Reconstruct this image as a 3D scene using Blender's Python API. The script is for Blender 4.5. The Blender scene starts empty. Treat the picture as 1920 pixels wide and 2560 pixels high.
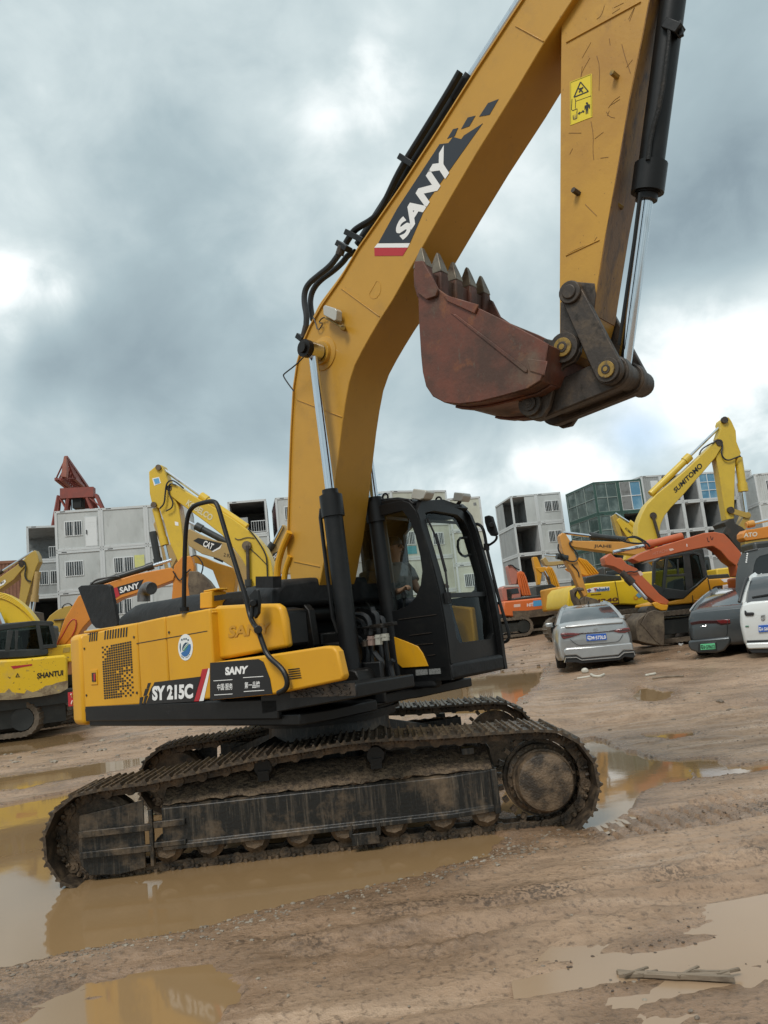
import bpy, bmesh, math, random
import numpy as np
from mathutils import Vector, Matrix
random.seed(7)
S = bpy.context.scene
COL = S.collection
R = math.radians
# ------------------------------------------------------------------ camera model (metres, camera above the origin, y away)
F, PITCH, ROLL, H = 1927.2, 0.1518, 0.1051, 1.761
cP, sP, cR, sR = math.cos(PITCH), math.sin(PITCH), math.cos(ROLL), math.sin(ROLL)
Z = {  # windows of the photograph the outlines were measured in: x0, y0, scale
 'D': (0, 0, 1.1573), 'P': (0, 0, 1.0),
 'R1': (80, 1200, .5425), 'R2': (680, 1150, .42194), 'R3': (80, 1750, .48222), 'R4': (800, 1700, .45811),
 'R5': (980, 550, .42194), 'R6': (700, 500, .36166), 'R7': (1000, 0, .48222),
 'T1': (900, 1280, .13261), 'T2': (820, 1500, .18083), 'T3': (1390, 160, .08135), 'T4': (420, 1560, .06028),
 'V1': (880, 1200, .2170), 'V2': (0, 1380, .11757), 'V3': (1700, 1160, .14464), 'V4': (1220, 1380, .20494), 'V5': (1540, 1330, .22905), 'V6': (1360, 1490, .16878), 'V7': (1680, 1440, .14467),
 'S1': (0, 1120, .24111), 'S2': (0, 1450, .20342), 'S3': (350, 1130, .25919), 'S4': (1180, 1180, .26522),
 'S5': (1500, 1020, .25316), 'S6': (1360, 1400, .33755), 'S7': (1200, 1640, .434), 'S8': (0, 1900, .66305)}

def px(z, p):
    a = Z[z]
    return a[0] + p[0] * a[2], a[1] + p[1] * a[2]

def ray(z, p):
    u, v = px(z, p)
    x2, y2 = u - 960, 1280 - v
    x = x2 * cR + y2 * sR
    y = -x2 * sR + y2 * cR
    return Vector((x / F, cP - (y / F) * sP, sP + (y / F) * cP))

def at_depth(z, p, d):
    r = ray(z, p)
    return Vector((0, 0, H)) + r * (d / r.y)

def on_ground(z, p, lev=0.0):
    r = ray(z, p)
    t = (lev - H) / r.z
    return Vector((r.x * t, r.y * t, lev))

class Frame:
    """a vertical plane system: origin on the ground, x along heading a, y to the left of it, z up"""
    def __init__(s, ox, oy, a, oz=0.0):
        s.o = Vector((ox, oy, oz)); s.a = a
        s.h = Vector((math.cos(a), math.sin(a), 0)); s.n = Vector((-math.sin(a), math.cos(a), 0))
    def tr(s, z, pts, lat=0.0):
        out = []
        o = Vector((0, 0, H)); p0 = s.o + s.n * lat
        for p in pts:
            d = ray(z, p)
            t = (p0 - o).dot(s.n) / d.dot(s.n)
            q = o + d * t - s.o
            out.append((q.dot(s.h), q.z))
        return out
    def p3(s, z, p, lat=0.0):
        x, zz = s.tr(z, [p], lat)[0]
        return Vector((x, lat, zz))
    def root(s, name):
        e = bpy.data.objects.new(name, None); COL.objects.link(e)
        e.empty_display_size = .3
        e.location = s.o; e.rotation_euler = (0, 0, s.a)
        return e

def tag(o, label=None, cat=None, group=None, kind=None):
    if label: o['label'] = label
    if cat: o['category'] = cat
    if group: o['group'] = group
    if kind: o['kind'] = kind
    return o

# ------------------------------------------------------------------ mesh builder
class MB:
    def __init__(s): s.v = []; s.f = []; s.mi = []; s.cur = 0
    def m(s, i): s.cur = i; return s
    def add(s, vs, fs):
        b = len(s.v); s.v += [tuple(x) for x in vs]
        for f in fs: s.f.append([b + i for i in f]); s.mi.append(s.cur)
        return s
    def box(s, c, d, rot=None):
        hx, hy, hz = d[0] / 2, d[1] / 2, d[2] / 2
        vs = [Vector((x, y, z)) for x in (-hx, hx) for y in (-hy, hy) for z in (-hz, hz)]
        if rot is not None: vs = [rot @ v for v in vs]
        c = Vector(c)
        return s.add([v + c for v in vs], [(0, 1, 3, 2), (4, 6, 7, 5), (0, 4, 5, 1), (2, 3, 7, 6), (0, 2, 6, 4), (1, 5, 7, 3)])
    def bar(s, a, b, w, h, up=(0, 0, 1)):
        a, b = Vector(a), Vector(b); d = (b - a)
        L = d.length
        if L < 1e-6: return s
        x = d / L; up = Vector(up)
        if abs(x.dot(up)) > .98: up = Vector((0, 1, 0))
        y = up.cross(x).normalized(); z = x.cross(y)
        M = Matrix((x, y, z)).transposed()
        return s.box((a + b) / 2, (L, w, h), M)
    def cyl(s, a, b, r0, r1=None, n=16, caps=True):
        r1 = r0 if r1 is None else r1
        a, b = Vector(a), Vector(b); x = (b - a).normalized()
        up = Vector((0, 0, 1)) if abs(x.z) < .9 else Vector((0, 1, 0))
        y = up.cross(x).normalized(); z = x.cross(y)
        vs = []
        for c, r in ((a, r0), (b, r1)):
            for i in range(n):
                t = 2 * math.pi * i / n
                vs.append(c + y * math.cos(t) * r + z * math.sin(t) * r)
        fs = [(i, (i + 1) % n, n + (i + 1) % n, n + i) for i in range(n)]
        if caps: fs += [tuple(range(n))[::-1], tuple(range(n, 2 * n))]
        return s.add(vs, fs)
    def lathe(s, a, ax, prof, n=20):
        """prof: (distance along axis, radius)"""
        a, x = Vector(a), Vector(ax).normalized()
        up = Vector((0, 0, 1)) if abs(x.z) < .9 else Vector((0, 1, 0))
        y = up.cross(x).normalized(); z = x.cross(y)
        vs = []; fs = []
        for d, r in prof:
            for i in range(n):
                t = 2 * math.pi * i / n
                vs.append(a + x * d + (y * math.cos(t) + z * math.sin(t)) * max(r, 1e-4))
        for k in range(len(prof) - 1):
            for i in range(n):
                fs.append((k * n + i, k * n + (i + 1) % n, (k + 1) * n + (i + 1) % n, (k + 1) * n + i))
        fs += [tuple(range(n))[::-1], tuple(range((len(prof) - 1) * n, len(prof) * n))]
        return s.add(vs, fs)
    def tube(s, pts, r, n=8, smooth=0):
        P = [Vector(p) for p in pts]
        for _ in range(smooth):
            Q = [P[0]]
            for i in range(len(P) - 1):
                Q += [P[i] * .75 + P[i + 1] * .25, P[i] * .25 + P[i + 1] * .75]
            P = Q + [P[-1]]
        vs = []; fs = []; prev = None
        for i, p in enumerate(P):
            t = (P[min(i + 1, len(P) - 1)] - P[max(i - 1, 0)]).normalized()
            if prev is None:
                up = Vector((0, 0, 1)) if abs(t.z) < .9 else Vector((0, 1, 0))
                y = up.cross(t).normalized()
            else:
                y = (prev - t * prev.dot(t)).normalized()
            prev = y; z = t.cross(y)
            for k in range(n):
                g = 2 * math.pi * k / n
                vs.append(p + (y * math.cos(g) + z * math.sin(g)) * r)
        for i in range(len(P) - 1):
            for k in range(n):
                fs.append((i * n + k, i * n + (k + 1) % n, (i + 1) * n + (k + 1) % n, (i + 1) * n + k))
        fs += [tuple(range(n))[::-1], tuple(range((len(P) - 1) * n, len(P) * n))]
        return s.add(vs, fs)
    def prism(s, o2, y0, y1):
        """outline in (x, z), extruded along y from y0 to y1"""
        n = len(o2)
        vs = [(x, y0, z) for x, z in o2] + [(x, y1, z) for x, z in o2]
        fs = [tuple(range(n)), tuple(range(n, 2 * n))[::-1]] + [(i, n + i, n + (i + 1) % n, (i + 1) % n) for i in range(n)]
        return s.add(vs, fs)
    def plan(s, o2, z0, z1, top=None):
        """outline in (x, y), extruded upwards; top: other outline for the upper end"""
        n = len(o2); t = top or o2
        vs = [(x, y, z0) for x, y in o2] + [(x, y, z1) for x, y in t]
        fs = [tuple(range(n))[::-1], tuple(range(n, 2 * n))] + [(i, (i + 1) % n, n + (i + 1) % n, n + i) for i in range(n)]
        return s.add(vs, fs)
    def loft(s, rings, caps=True):
        n = len(rings[0]); vs = [p for r in rings for p in r]; fs = []
        for k in range(len(rings) - 1):
            for i in range(n):
                fs.append((k * n + i, k * n + (i + 1) % n, (k + 1) * n + (i + 1) % n, (k + 1) * n + i))
        if caps: fs += [tuple(range(n))[::-1], tuple(range((len(rings) - 1) * n, len(rings) * n))]
        return s.add(vs, fs)
    def ring(s, outer, inner, y0, y1, N=48):
        """a plate with a hole: two outlines in (x, z), matched by direction from the hole's centre"""
        A = by_angle(outer, inner, N); n = N
        O, I = A
        vs = [(x, y0, z) for x, z in O] + [(x, y0, z) for x, z in I] + [(x, y1, z) for x, z in O] + [(x, y1, z) for x, z in I]
        fs = []
        for i in range(n):
            j = (i + 1) % n
            fs += [(i, j, n + j, n + i), (2 * n + i, 3 * n + i, 3 * n + j, 2 * n + j), (i, 2 * n + i, 2 * n + j, j), (n + i, n + j, 3 * n + j, 3 * n + i)]
        return s.add(vs, fs)
    def xform(s, f): s.v = [tuple(f(Vector(v))) for v in s.v]; return s
    def build(s, name, mat, parent=None, bevel=0, seg=2, smooth=35, sub=0, rotz=None):
        me = bpy.data.meshes.new(name); me.from_pydata(s.v, [], s.f)
        ms = mat if isinstance(mat, (list, tuple)) else [mat]
        for k in ms: me.materials.append(k)
        if len(ms) > 1: me.polygons.foreach_set('material_index', s.mi)
        bm = bmesh.new(); bm.from_mesh(me); bmesh.ops.recalc_face_normals(bm, faces=bm.faces); bm.to_mesh(me); bm.free()
        if smooth:
            me.shade_smooth()
            me.set_sharp_from_angle(angle=R(smooth))
        o = bpy.data.objects.new(name, me); COL.objects.link(o)
        if parent is not None: o.parent = parent
        if rotz is not None: o.rotation_euler = (0, 0, rotz)
        if bevel:
            b = o.modifiers.new('bevel', 'BEVEL'); b.width = bevel; b.segments = seg; b.limit_method = 'ANGLE'; b.angle_limit = R(40)
            b.harden_normals = False
        if sub:
            q = o.modifiers.new('sub', 'SUBSURF'); q.levels = sub; q.render_levels = sub
        return o

def arc_resample(poly, N):
    P = [Vector((a[0], a[1])) for a in poly]; P.append(P[0])
    L = [0]
    for i in range(len(P) - 1): L.append(L[-1] + (P[i + 1] - P[i]).length)
    out = []
    k = 0
    for i in range(N):
        t = L[-1] * i / N
        while L[k + 1] < t: k += 1
        f = (t - L[k]) / max(1e-9, L[k + 1] - L[k])
        q = P[k].lerp(P[k + 1], f); out.append((q.x, q.y))
    return out

def by_angle(outer, inner, N):
    cx = sum(p[0] for p in inner) / len(inner); cz = sum(p[1] for p in inner) / len(inner)
    def hit(poly, a):
        d = (math.cos(a), math.sin(a)); best = None
        for i in range(len(poly)):
            x1, z1 = poly[i][0] - cx, poly[i][1] - cz
            x2, z2 = poly[(i + 1) % len(poly)][0] - cx, poly[(i + 1) % len(poly)][1] - cz
            den = d[0] * (z2 - z1) - d[1] * (x2 - x1)
            if abs(den) < 1e-12: continue
            t = (x1 * (z2 - z1) - z1 * (x2 - x1)) / den
            u = (x1 * d[1] - z1 * d[0]) / den
            if t > 0 and -1e-6 <= u <= 1 + 1e-6 and (best is None or t > best): best = t
        return (cx + d[0] * best, cz + d[1] * best)
    angs = [math.atan2(p[1] - cz, p[0] - cx) for p in list(outer) + list(inner)]
    angs += [-math.pi + 2 * math.pi * i / N for i in range(max(0, N - len(angs)))]
    angs = sorted(angs)[:N]
    while len(angs) < N: angs.append(angs[-1] + 1e-3)
    return [hit(outer, a) for a in angs], [hit(inner, a) for a in angs]

# ------------------------------------------------------------------ materials
MATS = {}
def pm(name, base, rough=.5, metal=0.0, layers=(), bump=None, coat=0.0, spec=.5, rlayer=None):
    """principled surface; layers: (colour, scale, low, high, stretch) of noise-driven dirt or wear"""
    if name in MATS: return MATS[name]
    m = bpy.data.materials.new(name); m.use_nodes = True
    nt = m.node_tree; N = nt.nodes; L = nt.links
    b = N['Principled BSDF']
    b.inputs['Roughness'].default_value = rough; b.inputs['Metallic'].default_value = metal
    b.inputs['Coat Weight'].default_value = coat; b.inputs['Coat Roughness'].default_value = .15
    b.inputs['Specular IOR Level'].default_value = spec
    b.inputs['Base Color'].default_value = (*base, 1)
    tc = N.new('ShaderNodeTexCoord')
    prev = None
    for i, (col, sc, lo, hi, st) in enumerate(layers):
        mp = N.new('ShaderNodeMapping'); mp.inputs['Scale'].default_value = st
        mp.inputs['Location'].default_value = (3.7 * i, 1.3 * i, 2.1 * i)
        L.new(tc.outputs['Object'], mp.inputs[0])
        nz = N.new('ShaderNodeTexNoise'); nz.inputs['Scale'].default_value = sc
        nz.inputs['Detail'].default_value = 7; nz.inputs['Roughness'].default_value = .65
        L.new(mp.outputs[0], nz.inputs['Vector'])
        mr = N.new('ShaderNodeMapRange'); mr.inputs['From Min'].default_value = lo; mr.inputs['From Max'].default_value = hi
        L.new(nz.outputs['Fac'], mr.inputs['Value'])
        mx = N.new('ShaderNodeMix'); mx.data_type = 'RGBA'
        L.new(mr.outputs[0], mx.inputs['Factor'])
        if prev is None: mx.inputs['A'].default_value = (*base, 1)
        else: L.new(prev, mx.inputs['A'])
        mx.inputs['B'].default_value = (*col, 1)
        prev = mx.outputs['Result']
        if rlayer is not None and i == 0:
            r2 = N.new('ShaderNodeMapRange'); r2.inputs['From Min'].default_value = lo; r2.inputs['From Max'].default_value = hi
            r2.inputs['To Min'].default_value = rough; r2.inputs['To Max'].default_value = rlayer
            L.new(nz.outputs['Fac'], r2.inputs['Value']); L.new(r2.outputs[0], b.inputs['Roughness'])
    if prev is not None: L.new(prev, b.inputs['Base Color'])
    if bump:
        nz = N.new('ShaderNodeTexNoise'); nz.inputs['Scale'].default_value = bump[0]; nz.inputs['Detail'].default_value = 6
        L.new(tc.outputs['Object'], nz.inputs['Vector'])
        bp = N.new('ShaderNodeBump'); bp.inputs['Strength'].default_value = bump[1]; bp.inputs['Distance'].default_value = bump[2]
        L.new(nz.outputs['Fac'], bp.inputs['Height']); L.new(bp.outputs[0], b.inputs['Normal'])
    MATS[name] = m
    return m

U = (1, 1, 1)
YEL = (.60, .315, .022)
def yellow(name, base, dirt=.25, rust=True):
    d = tuple(c * .55 + x * .45 for c, x in zip(base, (.16, .10, .05)))
    ly = [(tuple(c * .86 for c in base), 1.3, .35, .75, U), (d, 3.0, .55, .55 + .5 * (1.2 - dirt), U)]
    if rust: ly.append(((.09, .045, .018), 26, .70 - .06 * dirt, .74, (1, 1, .45)))
    return pm(name, base, .38, 0, ly, (60, .06, .01), coat=.15, rlayer=.5)
m_yel = pm('machine_yellow', (.66, .335, .012), .42, 0, [((.58, .285, .014), 1.3, .35, .75, U), ((.34, .20, .06), 3.4, .60, .95, (1, 1, .5)), ((.25, .17, .09), 40, .70, .80, (1, 1, .3))], (60, .05, .01), coat=.08, rlayer=.5, spec=.4)
m_boom = yellow('boom_yellow', (.52, .275, .03), .5)
m_stick = pm('stick_yellow', (.50, .27, .035), .42, 0, [((.38, .19, .03), 1.5, .4, .7, U), ((.20, .10, .035), 3.2, .60, .78, (1, 1, .6)), ((.10, .045, .018), 42, .66, .70, (1, 1, .7)), ((.06, .03, .015), 90, .69, .72, U)], (40, .1, .01))
m_stickfront = pm('worn_front_plate', (.21, .115, .05), .55, 0, [((.33, .17, .035), 2.5, .48, .62, (1, 1, .4)), ((.09, .05, .028), 7, .5, .7, (2, 2, .3)), ((.05, .03, .02), 30, .62, .7, U)], (40, .2, .01))
m_black = pm('black_paint', (.007, .0075, .008), .42, 0, [((.020, .019, .017), 4, .5, .85, U), ((.05, .04, .03), 11, .66, .8, U)], (30, .08, .01), spec=.32)
m_blackmatt = pm('black_plastic', (.011, .012, .013), .6, 0, [((.03, .03, .03), 5, .5, .85, U)], (14, .25, .03), spec=.3)
m_grease = pm('greasy_steel', (.010, .009, .008), .45, .1, [((.04, .03, .02), 9, .55, .8, U)], (50, .3, .01), spec=.35)
m_rubber = pm('hose_rubber', (.012, .014, .016), .5)
m_chrome = pm('chrome_rod', (.62, .66, .7), .12, 1.0, [((.45, .45, .45), 20, .55, .8, (1, 1, .2))])
m_muddy = pm('muddy_track_steel', (.035, .026, .018), .5, .1, [((.16, .11, .068), 7, .40, .60, U), ((.13, .095, .06), 30, .6, .75, U)], (60, .5, .015))
m_shoe = pm('track_shoe_steel', (.050, .038, .028), .42, .35, [((.19, .135, .085), 9, .42, .66, U), ((.02, .016, .013), 25, .55, .7, U)], (60, .4, .012))
m_tframe = pm('track_frame_black', (.007, .007, .006), .45, 0, [((.075, .06, .044), 9, .50, .70, (3.5, 3.5, .25)), ((.15, .105, .065), 3.2, .52, .72, (1, 1, 1)), ((.15, .125, .09), 34, .60, .74, (2.5, 2.5, .1))], (40, .3, .01))
m_mudtop = pm('caked_mud', (.155, .108, .066), .8, 0, [((.06, .042, .028), 18, .45, .6, U), ((.19, .14, .095), 60, .58, .7, U)], (35, 1, .04))
m_bucket = pm('rusty_bucket', (.135, .041, .022), .48, 0, [((.065, .032, .022), 2.0, .42, .60, U), ((.21, .075, .024), 4.5, .57, .72, U), ((.13, .092, .062), 1.8, .58, .76, (1, 1, 1)), ((.10, .075, .055), 22, .60, .72, (1, 1, .5))], (30, .25, .01), rlayer=.7)
m_tooth = pm('worn_tooth_steel', (.17, .145, .11), .45, .55, [((.08, .06, .045), 8, .5, .7, U)], (30, .2, .01))
m_oldsteel = pm('old_link_steel', (.055, .045, .038), .5, .4, [((.11, .08, .055), 9, .48, .7, U), ((.03, .025, .02), 14, .55, .7, U)], (30, .3, .01))
m_pin = pm('yellow_pin', (.30, .19, .04), .5, .2, [((.08, .06, .04), 18, .5, .65, U)])
m_white = pm('white_paint', (.78, .78, .77), .5)
m_red = pm('decal_red', (.42, .02, .03), .5)
m_navy = pm('decal_navy', (.016, .022, .032), .5)
m_decblack = pm('decal_black', (.010, .010, .011), .4)
m_warn = pm('warning_yellow', (.72, .56, .02), .5, 0, [((.35, .26, .05), 14, .62, .7, U)])
m_dark = pm('deep_interior', (.012, .014, .014), .8)
m_lamp = pm('lamp_lens', (.42, .42, .38), .2, coat=.5)

def glass(name, tint=(.55, .62, .6), gloss=.0, k=.45):
    m = bpy.data.materials.new(name); m.use_nodes = True
    nt = m.node_tree; N = nt.nodes; L = nt.links
    N.remove(N['Principled BSDF'])
    t = N.new('ShaderNodeBsdfTransparent'); t.inputs[0].default_value = (*tint, 1)
    g = N.new('ShaderNodeBsdfGlossy'); g.inputs['Roughness'].default_value = .03; g.inputs[0].default_value = (.9, .95, .95, 1)
    fr = N.new('ShaderNodeFresnel'); fr.inputs[0].default_value = 1.5
    ad = N.new('ShaderNodeMath'); ad.operation = 'MULTIPLY_ADD'; ad.inputs[1].default_value = k; ad.inputs[2].default_value = gloss * .15
    L.new(fr.outputs[0], ad.inputs[0])
    mx = N.new('ShaderNodeMixShader')
    L.new(ad.outputs[0], mx.inputs[0]); L.new(t.outputs[0], mx.inputs[1]); L.new(g.outputs[0], mx.inputs[2])
    L.new(mx.outputs[0], N['Material Output'].inputs[0])
    return m
m_glass = glass('cab_glass', (.91, .95, .93))

# ------------------------------------------------------------------ letters and traced marks
def textmesh(s, off=0.0, res=4):
    c = bpy.data.curves.new('t', 'FONT'); c.body = s; c.offset = off; c.resolution_u = res
    o = bpy.data.objects.new('t', c); COL.objects.link(o)
    bpy.context.view_layer.update()
    dg = bpy.context.evaluated_depsgraph_get()
    me = bpy.data.meshes.new_from_object(o.evaluated_get(dg))
    vs = np.array([v.co[:] for v in me.vertices]) if len(me.vertices) else np.zeros((0, 3))
    fs = [list(p.vertices) for p in me.polygons]
    bpy.data.objects.remove(o); bpy.data.curves.remove(c); bpy.data.meshes.remove(me)
    if len(vs):
        mn, mx = vs.min(0), vs.max(0)
        vs[:, 0] = (vs[:, 0] - mn[0]) / max(1e-6, mx[0] - mn[0]); vs[:, 1] = (vs[:, 1] - mn[1]) / max(1e-6, mx[1] - mn[1])
    return vs, fs

def quad_text(mb, s, fr, z, quad, lat, out=-.004, off=.03, slant=0):
    """text laid in a four-cornered field (base-left, base-right, top-right, top-left) measured on a vertical plane"""
    vs, fs = textmesh(s, off)
    q = [Vector(p) for p in fr.tr(z, quad, lat)]
    V = []
    for u, v, _ in vs:
        u2 = u + slant * (v - .5)
        p = (q[0] * (1 - u2) + q[1] * u2) * (1 - v) + (q[3] * (1 - u2) + q[2] * u2) * v
        V.append((p.x, lat + out, p.y))
    mb.add(V, fs)
    return mb

def flat(mb, fr, z, pts, lat, out=-.003, thick=.002):
    o = fr.tr(z, pts, lat)
    mb.prism(o, lat + out, lat + out + thick)
    return mb

def ram(fr, parent, name, pa, pb, rb, rr, split, mb_mat, rod_mat, collar=1.25, n=18):
    """hydraulic cylinder: barrel from pa to split, rod on to pb"""
    a, b = Vector(pa), Vector(pb); m = a.lerp(b, split)
    d = (b - a).normalized()
    k = MB(); k.cyl(a, m, rb, n=n); k.cyl(m - d * rb * 2.4, m - d * .01, rb * collar, n=n); k.cyl(m - d * .02, m + d * rb * .5, rb * .85, n=n)
    o = k.build(name, mb_mat, parent)
    r = MB(); r.cyl(m, b, rr, n=n)
    lat = Vector((0, 1, 0))
    r.cyl(b - lat * rb * .9, b + lat * rb * .9, rb * .95, n=n)
    r.build('rod', rod_mat, o)
    return o
SKYK, SUNE, EXPO = .95, 1.5, 0.50
WATER = (.26, .165, .08)
GC = [(.365, .243, .155), (.285, .186, .116), (.205, .132, .08), (.44, .31, .21), (.11, .072, .045)]
PRINT = ((1.75, 6.0), (5.2, 8.6))
BLOBS = [((300, 770), 5.5, -.15), ((450, 940), 5.0, -.17), ((90, 790), 2.4, -.18), ((60, 1080), 4, -.10), ((1560, 480), 6, -.26), ((1330, 560), 4, -.14), ((1620, 330), 4, -.08),
         ((960, 850), 3.5, -.12), ((900, 700), 3, -.06), ((20, 615), 1.6, .45), ((120, 640), 2.0, .28), ((10, 720), 1.5, .22), ((800, 150), 2.0, .24), ((700, 260), 1.6, .16), ((820, 260), 1.3, .12), ((640, 380), 4, .04), ((430, 320), 4, -.05),
         ((1480, 760), 5, .22), ((1640, 760), 4, .20), ((1240, 1015), 2.2, .34), ((1130, 1000), 1.8, .22), ((1330, 1040), 1.6, .22), ((1640, 950), 4, .16), ((1500, 860), 3, .14), ((1000, 1050), 2.5, .18), ((860, 1010), 2.0, .10), ((1180, 930), 2, -.08), ((1440, 660), 2.5, .06),
         ((120, 200), 7, .03), ((520, 100), 5, .03), ((520, 620), 2.5, .05), ((1640, 100), 5, -.03)]
PUDDLES = [
 ('main', 'S8', [(-300, 770), (0, 775), (165, 745), (300, 712), (450, 678), (600, 655), (780, 632), (900, 595), (1010, 557), (1180, 520), (1350, 490), (1560, 435), (1700, 395), (1860, 345), (1900, 300), (1700, 230), (1300, 215), (900, 150), (560, 90), (330, 110), (150, 145), (0, 175), (-300, 200)], .075),
 ('right', 'S7', [(560, 1010), (640, 985), (740, 955), (840, 905), (880, 850), (930, 800), (1080, 748), (1240, 718), (1215, 660), (1180, 622), (1060, 600), (930, 578), (800, 540), (740, 505), (650, 480), (560, 500), (400, 560), (200, 700), (100, 880), (300, 960)], .079),
 ('lower_left', 'S8', [(60, 1010), (140, 955), (250, 905), (330, 862), (430, 815), (600, 800), (760, 806), (860, 850), (900, 905), (800, 960), (760, 1040), (600, 1120), (100, 1120)], .085),
 ('wet_flat', 'D', [(1720, 1945), (1640, 1968), (1560, 1992), (1440, 2030), (1340, 2062), (1270, 2110), (1270, 2180), (1340, 2260), (1500, 2300), (1720, 2300)], .105),
 ('yellow_strip', 'S8', [(-60, 75), (60, 62), (230, 35), (400, 10), (560, -8), (575, 12), (430, 45), (250, 80), (100, 105), (-60, 125)], None),
 ('behind_cab', 'D', [(850, 1510), (900, 1485), (1000, 1468), (1090, 1450), (1180, 1438), (1160, 1480), (1120, 1510), (1090, 1540), (980, 1540), (860, 1530)], None),
 ('small_yellow', 'D', [(1376, 1492), (1395, 1484), (1436, 1494), (1445, 1506), (1420, 1514), (1382, 1513)], None),
 ('right_piece', 'S7', [(1185, 615), (1260, 605), (1340, 610), (1420, 640), (1540, 640), (1680, 622), (1680, 672), (1540, 690), (1400, 705), (1250, 722)], .071),
 ('thin', 'S7', [(940, 458), (1060, 447), (1200, 440), (1215, 462), (1100, 478), (960, 472)], None),
 ('under_left_machine', 'D', [(-60, 1608), (60, 1596), (170, 1585), (180, 1600), (60, 1625), (-60, 1640)], None),
]
# ------------------------------------------------------------------ camera
cam = bpy.data.objects.new('camera', bpy.data.cameras.new('camera')); COL.objects.link(cam)
f_ = Vector((0, cP, sP)); r0 = Vector((1, 0, 0)); u0 = Vector((0, -sP, cP))
cx_ = r0 * cR - u0 * sR; cy_ = r0 * sR + u0 * cR
M = Matrix((cx_, cy_, -f_)).transposed().to_4x4(); M.translation = Vector((0, 0, H))
cam.matrix_world = M
cam.data.sensor_fit = 'HORIZONTAL'; cam.data.sensor_width = 36; cam.data.lens = F / 1920 * 36
cam.data.clip_start = .05; cam.data.clip_end = 3000
S.camera = cam
# ------------------------------------------------------------------ sky: overcast with broken cloud
SUN_EL, SUN_AZ = 52, 205      # azimuth clockwise from +y (away from the camera): behind and to the left of the camera
W = bpy.data.worlds.new('World'); S.world = W; W.use_nodes = True
nt = W.node_tree; N = nt.nodes; L = nt.links
bg = N['Background']
sky = N.new('ShaderNodeTexSky'); sky.sky_type = 'NISHITA'; sky.sun_disc = False
sky.sun_elevation = R(SUN_EL); sky.sun_rotation = R(SUN_AZ)
L.new(sky.outputs[0], bg.inputs[0]); bg.inputs[1].default_value = .13
tc = N.new('ShaderNodeTexCoord')
def mth(op, a, b=None, c=None, clamp=False):
    n = N.new('ShaderNodeMath'); n.operation = op; n.use_clamp = clamp
    for i, v in enumerate((a, b, c)):
        if v is None: continue
        if isinstance(v, (int, float)): n.inputs[i].default_value = v
        else: L.new(v, n.inputs[i])
    return n.outputs[0]
nrm = N.new('ShaderNodeVectorMath'); nrm.operation = 'NORMALIZE'; L.new(tc.outputs['Generated'], nrm.inputs[0])
sep = N.new('ShaderNodeSeparateXYZ'); L.new(nrm.outputs[0], sep.inputs[0])
den = mth('ADD', mth('MAXIMUM', sep.outputs[2], 0.0), .9)
cb = N.new('ShaderNodeCombineXYZ')
L.new(mth('DIVIDE', sep.outputs[0], den), cb.inputs[0]); L.new(mth('DIVIDE', sep.outputs[1], den), cb.inputs[1])
L.new(mth('MULTIPLY', sep.outputs[2], .4), cb.inputs[2])
def noise(sc, det, rough, dist, off):
    mp = N.new('ShaderNodeMapping'); mp.inputs['Location'].default_value = off
    L.new(cb.outputs[0], mp.inputs[0])
    n = N.new('ShaderNodeTexNoise'); n.inputs['Scale'].default_value = sc; n.inputs['Detail'].default_value = det
    n.inputs['Roughness'].default_value = rough; n.inputs['Distortion'].default_value = dist
    L.new(mp.outputs[0], n.inputs['Vector']); return n.outputs['Fac']
n1 = noise(4.4, 12, .50, .25, (4.1, 1.7, 0)); n2 = noise(1.9, 5, .5, .0, (1.2, 7.5, 2)); n3 = noise(14.0, 10, .55, .4, (9, 3, 1))
val = mth('MULTIPLY_ADD', mth('SUBTRACT', n1, .5), 1.0, .525)
val = mth('MULTIPLY_ADD', mth('SUBTRACT', n2, .5), .35, val)
val = mth('MULTIPLY_ADD', mth('SUBTRACT', n3, .5), .26, val)
wob = mth('MULTIPLY_ADD', mth('SUBTRACT', n3, .5), 2.6, mth('MULTIPLY_ADD', mth('SUBTRACT', n1, .5), 3.0, 1.0))
def blob(p, deg, amp, z='D'):
    d = ray(z, p).normalized()
    dt = N.new('ShaderNodeVectorMath'); dt.operation = 'DOT_PRODUCT'; L.new(nrm.outputs[0], dt.inputs[0]); dt.inputs[1].default_value = d
    k = 1 / (1 - math.cos(R(deg)))
    e = mth('EXPONENT', mth('MULTIPLY', mth('SUBTRACT', dt.outputs['Value'], 1.0), k))
    return mth('MULTIPLY', e, mth('MULTIPLY', wob, amp))
for p, dg, am in BLOBS:
    val = mth('ADD', val, blob(p, dg, am))
# overhead, out of frame, the cloud is thinner and brighter
zen = mth('MULTIPLY', mth('POWER', mth('MAXIMUM', sep.outputs[2], 0.0), 3.0), .35)
val = mth('ADD', val, zen)
cr = N.new('ShaderNodeValToRGB'); L.new(val, cr.inputs[0])
el = cr.color_ramp.elements
el[0].position = 0.0; el[0].color = (.135, .175, .205, 1)
el[1].position = 1.0; el[1].color = (.92, .95, .94, 1)
for p_, c_ in ((.25, (.215, .275, .305)), (.45, (.325, .405, .430)), (.66, (.50, .575, .585)), (.82, (.72, .77, .77))):
    e = el.new(p_); e.color = (*c_, 1)
bg2 = N.new('ShaderNodeBackground'); L.new(cr.outputs[0], bg2.inputs[0]); bg2.inputs[1].default_value = SKYK
mxs = N.new('ShaderNodeMixShader')
fac = blob((1375, 938), 2.0, -.30); fac2 = blob((1440, 925), 1.2, -.12)
L.new(mth('ADD', mth('ADD', fac, fac2), .96, None, True), mxs.inputs[0])
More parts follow.
